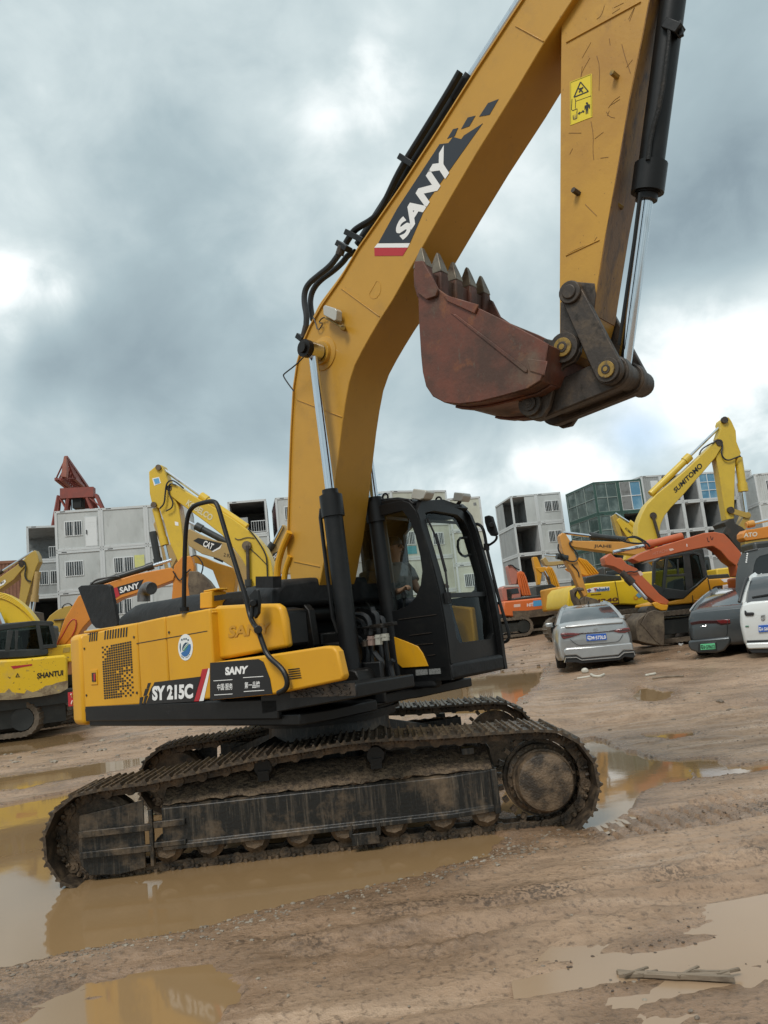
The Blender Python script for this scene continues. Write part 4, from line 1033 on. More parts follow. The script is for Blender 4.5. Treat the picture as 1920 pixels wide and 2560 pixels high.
# hanger ears
k = MB()
ear = FR.tr('R5', [(900, 700), (955, 712), (1000, 682), (1060, 685), (1105, 725), (1115, 780), (1080, 840), (1010, 875), (965, 960), (930, 1110), (890, 1170), (830, 1185), (770, 1150), (750, 1080), (720, 1010), (800, 940), (860, 860)], -.26)
for sg in (-1, 1): k.prism(ear, sg * .26, sg * .215)
k.build('hanger_ear', m_oldsteel, bucket, bevel=.008)
k = MB()
for P_, r_, m_ in ((PH, .115, 1), (P2, .095, 0)):
    for sg in (-1, 1):
        k.m(0); k.cyl((P_[0], sg * .21, P_[1]), (P_[0], sg * .295, P_[1]), r_, n=24)
        k.m(m_); k.cyl((P_[0], sg * .295, P_[1]), (P_[0], sg * .312, P_[1]), r_ * .62, n=20); k.m(0); k.cyl((P_[0], sg * .312, P_[1]), (P_[0], sg * .317, P_[1]), r_ * .36, n=16); k.m(m_); k.cyl((P_[0], sg * .317, P_[1]), (P_[0], sg * .321, P_[1]), r_ * .2, n=10)
    k.m(0); k.cyl((P_[0], -.21, P_[1]), (P_[0], .21, P_[1]), .06, n=16)
k.build('bucket_pin', [m_oldsteel, m_pin], bucket, bevel=.004)
# lip and five teeth
lip0, lip1 = FR.tr('R5', [(148, 430), (150, 300)], -BW)
k = MB(); k.prism([(lip0[0] - .005, lip0[1]), (lip1[0] - .005, lip1[1]), (lip1[0] + .02, lip1[1] + .03), (lip1[0] + .055, lip1[1]), (lip0[0] + .05, lip0[1])], -BW + .002, BW - .002); k.build('lip', m_bucket, bucket, bevel=.006)
tb0 = FR.tr('R5', [(160, 400)], -BW)[0]; tip = FR.tr('R5', [(152, 168)], -BW)[0]
ax = Vector((tip[0] - tb0[0], 0, tip[1] - tb0[1])); TL_ = ax.length; ax.normalize(); nx2 = Vector((ax.z, 0, -ax.x))
for i in range(5):
    y = -BW + .055 + (2 * BW - .11) * i / 4
    b0 = Vector((tb0[0] + .01, y, tb0[1] + .03))
    ln = TL_ * (1.0 if i else .95) * random.uniform(.96, 1.03)
    def sec(t, w, h): c = b0 + ax * (t * ln); return [c + Vector((0, -w, 0)) - nx2 * h, c + Vector((0, w, 0)) - nx2 * h, c + Vector((0, w, 0)) + nx2 * h, c + Vector((0, -w, 0)) + nx2 * h]
    k = MB(); k.loft([sec(-.35, .052, .035), sec(.0, .056, .062), sec(.35, .054, .065), sec(.60, .046, .058)]); ad_ = k.build('tooth_adapter', m_bucket, bucket, bevel=.012)
    k = MB(); k.loft([sec(.46, .055, .066), sec(.58, .051, .058), sec(.80, .036, .034), sec(.98, .021, .014), sec(1.03, .014, .006)]); tt = k.build('tooth', m_tooth, ad_, bevel=.008)
# ---- cab
CL0, CL1 = .32, 1.32
cab = bpy.data.objects.new('cab', None); COL.objects.link(cab); cab.parent = EX
so = FR.tr('R2', [(1065, 1305), (1052, 1215), (1040, 1100), (1020, 960), (985, 770), (935, 570), (885, 390), (850, 298), (815, 255), (770, 240)], CL0)
cz0 = so[0][1]
rear_x = -.42
outer = so + [(.35, 3.0), (rear_x + .12, 2.97), (rear_x + .02, 2.9), (rear_x, 2.7), (rear_x, 1.9), (rear_x, 1.3), (rear_x + .05, cz0)]
inner = FR.tr('R2', [(770, 300), (815, 355), (850, 450), (878, 570), (890, 660), (880, 740), (850, 815), (800, 865), (740, 890), (660, 900)], CL0) + [(-.05, 2.07), (-.25, 2.15), (-.30, 2.35), (-.30, 2.65), (-.25, 2.82), (-.1, 2.87), (.3, 2.88)]
k = MB(); k.ring(outer, inner, CL0, CL0 + .05, 64)
k.build('side_panel', m_black, cab, bevel=.008)
k = MB()
FXP = sorted([(z, x) for x, z in so[:8]])
FXP = [(p[0], p[1]) for p in FXP]
def fx(z):
    if z <= FXP[0][0]: return FXP[0][1]
    for (a, b), (c, d) in zip(FXP, FXP[1:]):
        if a <= z <= c: return b + (d - b) * (z - a) / (c - a)
    return FXP[-1][1]
def front_ring(k, outer, inner, t0, t1, N=64):
    O, I = by_angle(outer, inner, N); n = N
    pk = lambda p, t: (fx(p[1]) + t - .10 * max(0, (p[0] - CL0)) ** 2, p[0], p[1])
    vs = [pk(p, t0) for p in O] + [pk(p, t0) for p in I] + [pk(p, t1) for p in O] + [pk(p, t1) for p in I]; fs = []
    for i in range(n):
        j = (i + 1) % n
        fs += [(i, j, n + j, n + i), (2 * n + i, 3 * n + i, 3 * n + j, 2 * n + j), (i, 2 * n + i, 2 * n + j, j), (n + i, n + j, 3 * n + j, 3 * n + i)]
    k.add(vs, fs)
# front frame with one tall opening
fo = [(CL0 + .01, 1.40), (CL1, 1.38), (CL1, 2.0), (CL1, 2.6), (CL1 - .03, 2.88), (CL1 - .12, 2.97), (CL0 + .5, 3.0), (CL0 + .1, 2.96), (CL0 + .01, 2.85), (CL0 + .01, 2.2)]
fi = [(CL0 + .15, 1.62), (CL0 + .19, 1.575), (CL1 - .19, 1.57), (CL1 - .10, 1.62), (CL1 - .085, 2.2), (CL1 - .09, 2.65), (CL1 - .14, 2.80), (CL1 - .24, 2.86), (CL0 + .30, 2.87), (CL0 + .13, 2.84), (CL0 + .085, 2.74), (CL0 + .10, 2.2)]
front_ring(k, fo, fi, -.05, .012)
k.build('front_frame', m_black, cab, bevel=.012)
# bar across the windscreen, panes
k = MB(); k.loft([[(fx(z) + dx - .10 * (y - CL0) ** 2, y, z) for dx, z in ((-.03, 2.00), (.0, 2.00), (.0, 2.045), (-.03, 2.045))] for y in [CL0 + .09 + i * (CL1 - .175 - CL0) / 8 for i in range(9)]]); k.build('windscreen_bar', m_black, cab)
def pane(z0, z1, name):
    k = MB(); ys_ = [CL0 + .08 + i * (CL1 - .16 - CL0) / 6 for i in range(7)]; zs_ = [z0 + (z1 - z0) * j / 8 for j in range(9)]; n = len(ys_)
    k.add([(fx(z) - .02 - .10 * (y - CL0) ** 2, y, z) for z in zs_ for y in ys_], [(j * n + i, j * n + i + 1, (j + 1) * n + i + 1, (j + 1) * n + i) for j in range(8) for i in range(6)])
    o = k.build(name, m_glass, cab, smooth=60); return o
pane(1.57, 2.0, 'windscreen'); pane(2.04, 2.87, 'windscreen')
k = MB(); k.add([(x, CL0 + .025, z) for x, z in inner], [tuple(range(len(inner)))]); sg_ = k.build('side_window', m_glass, cab, smooth=0)
# pictograms on the side glass
k = MB()
for a, b in (((575, 1600), (600, 1510)), ((600, 1510), (635, 1600)), ((635, 1600), (575, 1600)), ((815, 1560), (840, 1480)), ((840, 1480), (885, 1560)), ((885, 1560), (815, 1560)), ((845, 1500), (850, 1545))):
    k.bar(FR.p3('T1', a, CL0 + .02), FR.p3('T1', b, CL0 + .02), .006, .006)
k.build('pictogram', m_decblack, sg_)
# door side, rear wall, roof, floor
dor = [(x - .02, z) for x, z in outer]
dinn = [(1.02, 2.08), (1.05, 2.2), (.95, 2.7), (.85, 2.86), (.30, 2.88), (.16, 2.8), (.16, 2.1), (.24, 2.02), (.9, 2.02)]
k = MB(); k.ring(dor, dinn, CL1 - .05, CL1, 64); k.box((.05, CL1 - .02, 2.4), (.10, .06, 1.0)); k.build('cab_door', m_black, cab, bevel=.008)
k = MB(); k.add([(x, CL1 - .025, z) for x, z in dinn], [tuple(range(len(dinn)))]); k.build('door_window', m_glass, cab, smooth=0)
k = MB()
k.ring([(CL0 + .05, 1.3), (CL1 - .05, 1.3), (CL1 - .05, 2.96), (CL0 + .05, 2.96)], [(CL0 + .15, 2.25), (CL1 - .15, 2.25), (CL1 - .15, 2.78), (CL0 + .15, 2.78)], 0, .05, 24)
k.v = [(rear_x + y, x, z) for x, y, z in k.v]
k.build('rear_wall', m_black, cab, bevel=.006)
k = MB(); rz = lambda x: 3.0 if x < .75 else 3.0 - (x - .75) * .22
rp = [(rear_x + .02, 2.93), (.3, 2.97), (.8, 2.97), (1.02, 2.90), (1.06, 2.94), (1.0, 2.995), (.8, 3.03), (.3, 3.045), (rear_x + .1, 3.02), (rear_x, 2.98)]
k.prism(rp, CL0 + .03, CL1 - .03); k.tube([(x, CL0 + .06, z + .01) for x, z in ((1.02, 2.96), (.8, 3.03), (.3, 3.045), (-.2, 3.03))], .018, 8, 1)
k.build('roof', m_black, cab, bevel=.02)
k = MB()
sk = FR.tr('R2', [(1065, 1305), (1052, 1215)], CL0); k.plan([(sk[0][0] - .05, CL0), (sk[0][0] + .02, CL0 + .02), (sk[0][0] + .02, CL0 + .5), (sk[0][0] - .0, CL1 - .1), (sk[0][0] - .09, CL1), (sk[0][0] - .3, CL1), (sk[0][0] - .3, CL0)], sk[0][1] - .0, sk[0][1] + .15)
k.box((.42, (CL0 + CL1) / 2, 1.29), (1.65, .96, .06)); k.box((.35, CL0 + .06, 1.26), (1.5, .12, .14)); k.build('cab_skirt', m_blackmatt, cab, bevel=.03, seg=3)
k = MB(); yp = FR.tr('T2', [(910, 510), (1070, 570), (1240, 640), (1310, 740), (1385, 915), (1030, 940), (960, 880), (940, 760)], CL0 - .012); k.prism(yp, CL0 - .012, CL0); k.build('lower_cover', m_yel, cab, bevel=.004)
k = MB()
for q in ([(1213, 965), (1378, 955), (1383, 1030), (1218, 1045)], [(1395, 955), (1555, 942), (1565, 1018), (1400, 1030)]): flat(k, FR, 'T2', q, CL0 - .003)
k.build('type_plate', pm('plate_alu', (.30, .31, .30), .4, .3, [((.1, .1, .1), 120, .5, .6, U)]), cab)
k = MB()
for a, b in (((980, 270), (1500, 200)), ((1130, 490), (1430, 450)), ((1180, 620), (1450, 600)), ((1370, 770), (1480, 755))):
    k.bar(FR.p3('T2', a, CL0 - .004), FR.p3('T2', b, CL0 - .004), .008, .006)
k.build('panel_crease', m_oldsteel, cab)
# wiper, washer tube, visor and strap handle
def lf(pts, off=.03): return [Vector((fx(z) + off - .10 * (y - CL0) ** 2, y, z)) for y, z in pts]
k = MB(); k.tube(lf([(CL0 + .10, 2.78), (CL0 + .14, 2.6), (CL0 + .16, 2.35), (CL0 + .14, 2.2), (CL0 + .10, 2.02)], .03), .010, 8, 1); k.bar(lf([(CL0 + .155, 2.62)])[0], lf([(CL0 + .15, 2.25)], .03)[0], .014, .03); k.box(lf([(CL0 + .09, 2.0)], .02)[0], (.05, .06, .10))
k.build('wiper', m_blackmatt, cab)
k = MB(); k.tube([Vector((fx(2.6) - .10, CL1 - .14, 2.62)), Vector((fx(2.6) - .14, CL1 - .24, 2.62)), Vector((fx(2.6) - .15, CL1 - .26, 2.5)), Vector((fx(2.5) - .14, CL1 - .22, 2.42)), Vector((fx(2.5) - .10, CL1 - .14, 2.44))], .014, 8, 1); k.build('grab_strap', m_blackmatt, cab)
k = MB(); k.box((.70, .82, 2.86), (.5, .86, .03), Matrix.Rotation(R(14), 3, 'Y')); k.build('roof_lining', pm('lining_grey', (.06, .065, .068), .8), cab)
# lamps and lifting eyes on the roof
for lat, z_, body, br in ((CL0 + .14, 'R2', [(848, 218), (862, 172), (935, 182), (940, 195), (925, 232), (900, 240), (850, 232)], [(878, 228), (873, 250)]), (CL1 - .16, 'R2', [(1093, 240), (1100, 193), (1155, 198), (1160, 215), (1148, 248), (1095, 245)], [(1115, 245), (1090, 275)])):
    k = MB(); k.prism(FR.tr(z_, body, lat), lat - .07, lat + .07); k.m(1); a, b = FR.p3(z_, br[0], lat), FR.p3(z_, br[1], lat); k.bar(a, b, .06, .02); k.box(b, (.10, .10, .02))
    k.build('work_light', [m_lamp, m_blackmatt], cab, bevel=.012)
for p in ((672, 225), (988, 245)):
    lat = CL0 + .12 if p[0] < 700 else CL0 + .55
    k = MB(); c = FR.p3('R2', p, lat); k.tube([c + Vector((.035 * math.cos(t), 0, .035 * math.sin(t) + .01)) for t in [i * .52 for i in range(13)]], .010, 8); k.cyl(c - Vector((0, 0, .06)), c - Vector((0, 0, .02)), .02, n=10); k.build('lifting_eye', m_grease, cab)
# mirror on the far front corner and the long grab rail below it
lat = CL1 + .05
rail = lift('R2', [(1195, 380), (1225, 380), (1248, 400), (1262, 450), (1272, 520), (1300, 640), (1340, 810), (1375, 930), (1402, 1020), (1405, 1055), (1395, 1072), (1368, 1082)], lat)
k = MB(); k.tube(rail, .017, 8, 1); k.cyl(FR.p3('R2', (1270, 495), lat), FR.p3('R2', (1272, 535), lat), .03, n=12); k.tube(lift('R2', [(1272, 512), (1310, 490), (1330, 470), (1332, 450)], lat), .013, 8, 1); k.bar(FR.p3('R2', (1318, 850), lat), FR.p3('R2', (1345, 848), lat), .03, .03)
gr = k.build('grab_rail', m_black, cab)
k = MB(); k.prism(FR.tr('R2', [(1262, 335), (1285, 328), (1305, 335), (1325, 400), (1336, 440), (1325, 452), (1300, 450), (1280, 420), (1265, 370)], lat), lat - .02, lat + .03); k.cyl(FR.p3('R2', (1300, 385), lat - .02), FR.p3('R2', (1300, 385), lat - .05), .03, n=10); k.build('cab_mirror', m_blackmatt, gr, bevel=.01)
# inside: seat, consoles, levers
k = MB(); k.box((.40, .82, 1.80), (.50, .48, .12)); k.box((.13, .82, 2.10), (.11, .46, .60), Matrix.Rotation(R(-10), 3, 'Y')); k.box((.08, .82, 2.46), (.07, .26, .14)); k.box((.40, .82, 1.55), (.4, .36, .36)); k.build('seat', pm('seat_cloth', (.03, .03, .032), .9, bump=(80, .3, .01)), cab, bevel=.03)
for y in (.50, 1.14):
    k = MB(); k.box((.48, y, 1.86), (.5, .14, .16)); k.tube([(.68, y, 1.94), (.70, y, 2.05), (.70, y, 2.09)], .016, 8); k.cyl((.70, y, 2.05), (.70, y, 2.15), .028, .022, n=10); k.build('control_console', m_blackmatt, cab, bevel=.01)
k = MB()
for y in (.72, .92):
    k.tube([(.85, y, 1.32), (.88, y, 1.6), (.80, y, 1.98), (.76, y, 2.1)], .012, 8, 1); k.box((.90, y, 1.42), (.2, .1, .02), Matrix.Rotation(R(-20), 3, 'Y'))
k.build('travel_pedal', m_blackmatt, cab)
k = MB(); k.box((.98, .50, 1.92), (.06, .16, .22)); k.build('monitor', m_blackmatt, cab, bevel=.01)
# ---- valves and hoses on the deck between tool box and cab
k = MB(); k.box((.35, 0, 1.50), (.5, .5, .4)); k.box((.0, 0, 1.5), (.5, .5, .6)); k.box((.55, .0, 1.28), (.5, .4, .1)); k.build('valve_block', m_grease, EX, bevel=.02)
hs = [[(300, 210), (400, 195), (500, 205), (560, 260), (585, 360), (590, 480)], [(300, 275), (380, 268), (450, 290), (495, 350), (500, 480)], [(610, 100), (625, 170), (670, 190), (690, 280), (700, 480)], [(700, 240), (750, 250), (775, 320), (790, 480)],
      [(520, 640), (555, 740), (550, 880), (520, 1000), (540, 1080)], [(600, 620), (610, 760), (620, 880), (660, 1010), (650, 1150)], [(715, 610), (740, 720), (745, 880), (720, 970), (640, 1030)], [(795, 560), (810, 700), (830, 850), (830, 1000), (890, 1180)],
      [(640, 720), (700, 800), (760, 860), (740, 940)], [(330, 460), (420, 520), (480, 600), (520, 760), (480, 900)], [(900, 830), (860, 900), (900, 1050), (920, 1180)], [(340, 400), (460, 360), (600, 350)], [(210, 1020), (270, 1040), (310, 1110), (320, 1300)]]
k = MB()
for i, h_ in enumerate(hs): k.tube(lift('T2', h_, -.20 + .04 * (i % 4)), .024 if i not in (11,) else .012, 8, 2)
k.build('hydraulic_hose', m_rubber, EX)
k = MB()
for (u, v0, v1), m_ in (((515, 560, 640), 0), ((600, 500, 625), 1), ((703, 480, 615), 2), ((793, 465, 560), 2)):
    k.m(m_); i = u % 4
    k.cyl(FR.p3('T2', (u - 3, v0), -.24), FR.p3('T2', (u + 4, v1), -.24), .035, n=10); k.cyl(FR.p3('T2', (u - 3, v0 + 30), -.24), FR.p3('T2', (u - 2, v0 + 45), -.24), .041, n=6)
k.build('hose_fitting', [m_oldsteel, pm('fitting_pink', (.26, .18, .15), .5), pm('fitting_pale', (.36, .35, .30), .5)], EX)
k = MB(); k.bar(FR.p3('T2', (160, 430), -.22), FR.p3('T2', (600, 370), -.22), .05, .02); k.bar(FR.p3('T2', (600, 370), -.22), FR.p3('T2', (930, 320), -.22), .06, .03); k.cyl(FR.p3('T2', (750, 330), -.24), FR.p3('T2', (755, 385), -.24), .04, n=10)
k.bar(FR.p3('T2', (630, 420), -.05), FR.p3('T2', (640, 700), -.05), .12, .03); k.build('hose_rack', m_grease, EX, bevel=.004)
k = MB(); k.prism(FR.tr('T2', [(210, 1000), (330, 960), (400, 980), (450, 1080), (460, 1300), (440, 1330), (330, 1330), (320, 1150)], -.50), -.52, -.30); k.build('cylinder_foot', m_grease, EX, bevel=.015)

# ---- the driver
def skin_figure(name, joints, bones, mat, parent=None, sub=2):
    me = bpy.data.meshes.new(name); ks = list(joints); me.from_pydata([joints[q][0] for q in ks], [(ks.index(a), ks.index(b)) for a, b in bones], [])
    o = bpy.data.objects.new(name, me); COL.objects.link(o)
    if parent: o.parent = parent
    md = o.modifiers.new('skin', 'SKIN'); md.use_smooth_shade = True; md.branch_smoothing = .6
    for i, q in enumerate(ks):
        r_ = joints[q][1]; r_ = r_ if isinstance(r_, tuple) else (r_, r_); me.skin_vertices[0].data[i].radius = r_
    me.skin_vertices[0].data[0].use_root = True
    s_ = o.modifiers.new('sub', 'SUBSURF'); s_.levels = sub; s_.render_levels = sub
    me.materials.append(mat); return o
m_skin = pm('skin', (.30, .17, .11), .55)
DX, DY = .39, .80
def P(x, y, z): return (DX + x, DY + y, z)
J = {'pelvis': (P(0, 0, 1.97), (.15, .12)), 'waist': (P(-.01, 0, 2.10), (.14, .11)), 'chest': (P(-.02, 0, 2.30), (.165, .12)), 'neckb': (P(-.02, 0, 2.44), (.08, .07)), 'neck': (P(.0, 0, 2.50), .052), 'skull': (P(.025, 0, 2.60), (.072, .088)), 'crown': (P(.01, 0, 2.67), (.065, .078))}
B_ = [('pelvis', 'waist'), ('waist', 'chest'), ('chest', 'neckb'), ('neckb', 'neck'), ('neck', 'skull'), ('skull', 'crown')]
for sd_, sg in (('r', -1), ('l', 1)):
    J['sh' + sd_] = (P(-.01, sg * .18, 2.39), .062); J['el' + sd_] = (P(.06, sg * .26, 2.13), .046); J['wr' + sd_] = (P(.28, sg * .31, 2.13), .030); J['pa' + sd_] = (P(.34, sg * .32, 2.15), (.038, .020))
    J['hip' + sd_] = (P(.08, sg * .10, 1.95), .085); J['kn' + sd_] = (P(.46, sg * .12, 1.98), .062); J['an' + sd_] = (P(.60, sg * .10, 1.50), .042); J['to' + sd_] = (P(.76, sg * .10, 1.44), .038)
    B_ += [('chest', 'sh' + sd_), ('sh' + sd_, 'el' + sd_), ('el' + sd_, 'wr' + sd_), ('wr' + sd_, 'pa' + sd_), ('pelvis', 'hip' + sd_), ('hip' + sd_, 'kn' + sd_), ('kn' + sd_, 'an' + sd_), ('an' + sd_, 'to' + sd_)]
    for q, (dy, dz, L_) in enumerate(((-.024, .004, .9), (-.008, .008, 1.0), (.008, .007, .97), (.022, .003, .8))):
        nm = 'f%s%d' % (sd_, q); J[nm + 'a'] = (P(.375, sg * .32 + dy, 2.165 + dz), .0095); J[nm + 'b'] = (P(.375 + .03 * L_, sg * .32 + dy, 2.155 + dz), .0085); J[nm + 'c'] = (P(.375 + .03 * L_, sg * .32 + dy, 2.125 + dz), .0075)
        B_ += [('pa' + sd_, nm + 'a'), (nm + 'a', nm + 'b'), (nm + 'b', nm + 'c')]
    J['t%sa' % sd_] = (P(.34, sg * .32 - sg * .045, 2.14), .010); J['t%sb' % sd_] = (P(.37, sg * .32 - sg * .05, 2.12), .0085); B_ += [('pa' + sd_, 't%sa' % sd_), ('t%sa' % sd_, 't%sb' % sd_)]
man = skin_figure('person', J, B_, m_skin)
man.location = FR.o; man.rotation_euler = (0, 0, FR.a)
tag(man, 'dark-haired person in a grey top seated at the controls in the dark cab', 'person')
k = MB()
hc = Vector(P(.0, 0, 2.655))
rings = []
for i in range(8):
    t = i / 7 * math.pi * .56; rr = math.sin(t) + .02; rings.append([hc + Vector((.105 * rr * math.cos(a) - .012, .088 * rr * math.sin(a), .085 * math.cos(t) - (.05 * (i / 7) ** 2 * (1 - math.cos(a)) * .5))) for a in [2 * math.pi * q / 20 for q in range(20)]])
k.loft(rings); k.build('hair', pm('hair_black', (.010, .009, .009), .6), man, smooth=60)
k = MB()
k.loft([[Vector(P(x, 0, z)) + Vector((rx * math.cos(a), ry * math.sin(a), 0)) for a in [2 * math.pi * q / 20 for q in range(20)]] for x, z, rx, ry in ((.0, 1.93, .15, .19), (-.01, 2.1, .145, .18), (-.02, 2.3, .15, .205), (-.02, 2.40, .12, .19), (-.01, 2.45, .075, .09))])
for sg in (-1, 1): k.loft([[Vector(P(x, sg * y, z)) + Vector((r_ * math.cos(a), r_ * .9 * math.sin(a), r_ * .5 * math.cos(a))) for a in [2 * math.pi * q / 14 for q in range(14)]] for x, y, z, r_ in ((-.02, .13, 2.41, .08), (.0, .20, 2.34, .078), (.03, .235, 2.24, .068))])
k.build('shirt', pm('shirt_grey', (.16, .165, .16), .9, 0, [((.07, .08, .075), 9, .5, .6, U)]), man, smooth=70)
k = MB()
for sg in (-1, 1):
    k.loft([[Vector(P(x, sg * y, z)) + Vector((0, r_ * math.cos(a), r_ * math.sin(a))) for a in [2 * math.pi * q / 14 for q in range(14)]] for x, y, z, r_ in ((-.08, .08, 1.95, .11), (.1, .10, 1.96, .105), (.40, .12, 1.98, .082), (.5, .12, 1.96, .07))])
    k.loft([[Vector(P(x, sg * y, z)) + Vector((r_ * math.cos(a), r_ * math.sin(a), 0)) for a in [2 * math.pi * q / 14 for q in range(14)]] for x, y, z, r_ in ((.47, .12, 2.0, .078), (.52, .11, 1.8, .07), (.60, .10, 1.52, .062))])
k.build('trousers', pm('trousers_dark', (.03, .034, .045), .9), man, smooth=70)
k = MB()
hd = Vector(P(.105, 0, 2.60))
k.loft([[hd + Vector((x, y * w, z)) for y in (-1, 1, 1, -1)][:2] + [hd + Vector((x - .03, w, z)), hd + Vector((x - .03, -w, z))] for x, w, z in ((.0, .008, .03), (.022, .014, -.005), (.0, .012, -.012))])
for sg in (-1, 1): k.lathe(Vector(P(.02, sg * .075, 2.60)), (0, sg, 0), [(0, .022), (.012, .028), (.018, .02)], 12)
k.build('nose_and_ears', m_skin, man, smooth=60)
k = MB()
for sg in (-1, 1): k.lathe(Vector(P(.093, sg * .032, 2.615)), (1, 0, 0), [(0, .012), (.008, .010), (.012, .004)], 10)
k.bar(Vector(P(.098, -.025, 2.555)), Vector(P(.098, .025, 2.555)), .008, .006); k.build('eyes_and_mouth', pm('eye_dark', (.02, .015, .012), .4), man)
# ------------------------------------------------------------------ container cabins stacked behind the yard
m_cab_white = pm('cabin_white', (.50, .52, .51), .55, 0, [((.40, .42, .41), .7, .4, .7, (1, 1, .4)), ((.28, .28, .26), 2.2, .58, .8, (1, 1, .25)), ((.33, .30, .25), 7, .66, .78, (2, 2, .15))])
m_cab_frame = pm('cabin_frame_white', (.54, .56, .56), .5, 0, [((.36, .36, .34), 3, .56, .8, U), ((.20, .15, .11), 12, .68, .76, (1, 1, .3))])
m_cab_grey = pm('cabin_grey', (.33, .345, .34), .6, 0, [((.26, .27, .27), 1.2, .45, .7, (1, 1, .4)), ((.2, .19, .17), 6, .62, .8, (2, 2, .2))])
m_cab_cream = pm('cabin_cream', (.50, .51, .43), .55, 0, [((.40, .40, .33), 1, .45, .7, (1, 1, .4)), ((.3, .29, .24), 6, .64, .8, (2, 2, .2))])
m_cab_green = pm('cabin_green', (.028, .075, .060), .5, 0, [((.05, .10, .085), 2, .5, .75, U)])
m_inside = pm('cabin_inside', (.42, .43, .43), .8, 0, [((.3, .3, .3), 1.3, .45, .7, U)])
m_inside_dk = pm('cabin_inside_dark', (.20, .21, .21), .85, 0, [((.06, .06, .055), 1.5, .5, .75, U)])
m_pane = pm('window_pane_dark', (.03, .035, .036), .12, 0, [((.10, .115, .12), 1.4, .5, .7, U)])
m_pane_blue = pm('window_pane_blue', (.10, .24, .36), .08, 0, [((.22, .38, .48), .9, .45, .7, U)])
m_pane_pale = pm('window_pane_pale', (.055, .085, .08), .08, 0, [((.15, .20, .19), .9, .45, .7, U)])
m_bars = pm('window_white', (.66, .68, .68), .5)
m_yposter = pm('yellow_poster', (.58, .58, .20), .6, 0, [((.50, .52, .25), 4, .5, .6, U)])
m_teal = pm('teal_panel', (.06, .26, .30), .5)
m_maroon = pm('cabin_maroon', (.10, .035, .03), .6)
HF = 2.82
def cabin(P, ang, w, d, feats, label, mats=None, h=HF, cat='container cabin'):
    """P: lower front left corner; front runs along ang; feats: list of features on 'front', 'left' or 'right'"""
    fm, wm = mats or (m_cab_frame, m_cab_white)
    e = bpy.data.objects.new('container_cabin', None); COL.objects.link(e); e.location = P; e.rotation_euler = (0, 0, ang)
    tag(e, label, cat, 'stacked container cabins')
    t = .16; g = .004; H_ = h - .012
    k = MB()
    for x in (t / 2, w - t / 2):
        for y in (t / 2, d - t / 2): k.box((x, y, H_ / 2), (t, t, H_ - 2 * t))
    for z in (t / 2, H_ - t / 2):
        for y in (t / 2, d - t / 2): k.box((w / 2, y, z), (w - .002, t, t))
        for x in (t / 2, w - t / 2): k.box((x, d / 2, z), (t, d - 2 * t, t))
    k.m(1)
    for x in (.08, w - .08):
        for z in (.09, H_ - .09): k.box((x, -.001, z), (.06, .01, .05))
    k.box((w * .18, -.002, H_ - .08), (.34, .008, .06))
    k.build('frame', [fm, m_decblack], e, bevel=.02, seg=1)
    sides = {f[0]: f for f in feats if f[1] in ('open', 'solid', 'ribbed', 'glass', 'half')}
    def wall(side, kind, mat):
        k = MB()
        L_ = w if side in ('front', 'back') else d
        def pt(s, z, o):
            return {'front': (s, .05 + o, z), 'back': (s, d - .05 - o, z), 'left': (.05 + o, s, z), 'right': (w - .05 - o, s, z)}[side]
        a, b = t, L_ - t; z0, z1 = t, H_ - t
        def slab(s0, s1, za, zb, o0, o1):
            vs = [pt(s, z, o) for s in (s0, s1) for z in (za, zb) for o in (o0, o1)]
            k.add(vs, [(0, 1, 3, 2), (4, 6, 7, 5), (0, 4, 5, 1), (2, 3, 7, 6), (0, 2, 6, 4), (1, 5, 7, 3)])
        if kind == 'solid':
            slab(a, b, z0, z1, 0, .05)
            n = max(1, int(round(L_ / 1.0)))
            for i in range(1, n): slab(a + (b - a) * i / n - .006, a + (b - a) * i / n + .006, z0, z1, -.004, .0)
        elif kind == 'ribbed':
            n = int((b - a) / .18)
            for i in range(n):
                s0 = a + (b - a) * i / n; s1 = a + (b - a) * (i + .5) / n; s2 = a + (b - a) * (i + 1) / n
                slab(s0, s1, z0, z1, -.02, .03); slab(s1, s2, z0, z1, .012, .05)
        elif kind == 'half':
            slab(a + (b - a) * .55, b, z0, z1, 0, .05)
        if k.v: return k.build('wall_panel', mat, e, smooth=0)
    have = {}
    for sd in ('front', 'left', 'right', 'back'):
        f = sides.get(sd); kind = f[1] if f else 'solid'
        mat = f[2] if f and len(f) > 2 else wm
        have[sd] = wall(sd, kind, mat)
    k = MB(); k.box((w / 2, d / 2, .10), (w - 2 * t, d - 2 * t, .06)); k.build('floor', m_inside_dk, e, smooth=0)
    k = MB(); k.box((w / 2, d / 2, H_ - .06), (w - 2 * t + .02, d - 2 * t + .02, .05)); k.build('roof', wm, e, smooth=0)
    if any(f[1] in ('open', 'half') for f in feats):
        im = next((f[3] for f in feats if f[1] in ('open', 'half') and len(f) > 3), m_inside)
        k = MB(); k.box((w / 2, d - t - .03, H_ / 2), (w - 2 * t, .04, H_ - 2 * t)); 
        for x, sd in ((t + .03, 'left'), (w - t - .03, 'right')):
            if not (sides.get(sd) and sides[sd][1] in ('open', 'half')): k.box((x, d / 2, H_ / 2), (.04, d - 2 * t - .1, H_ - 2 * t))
        k.box((w / 2, d / 2, H_ - .13), (w - 2 * t - .1, d - 2 * t - .1, .04)); k.build('lining', im, e, smooth=0)
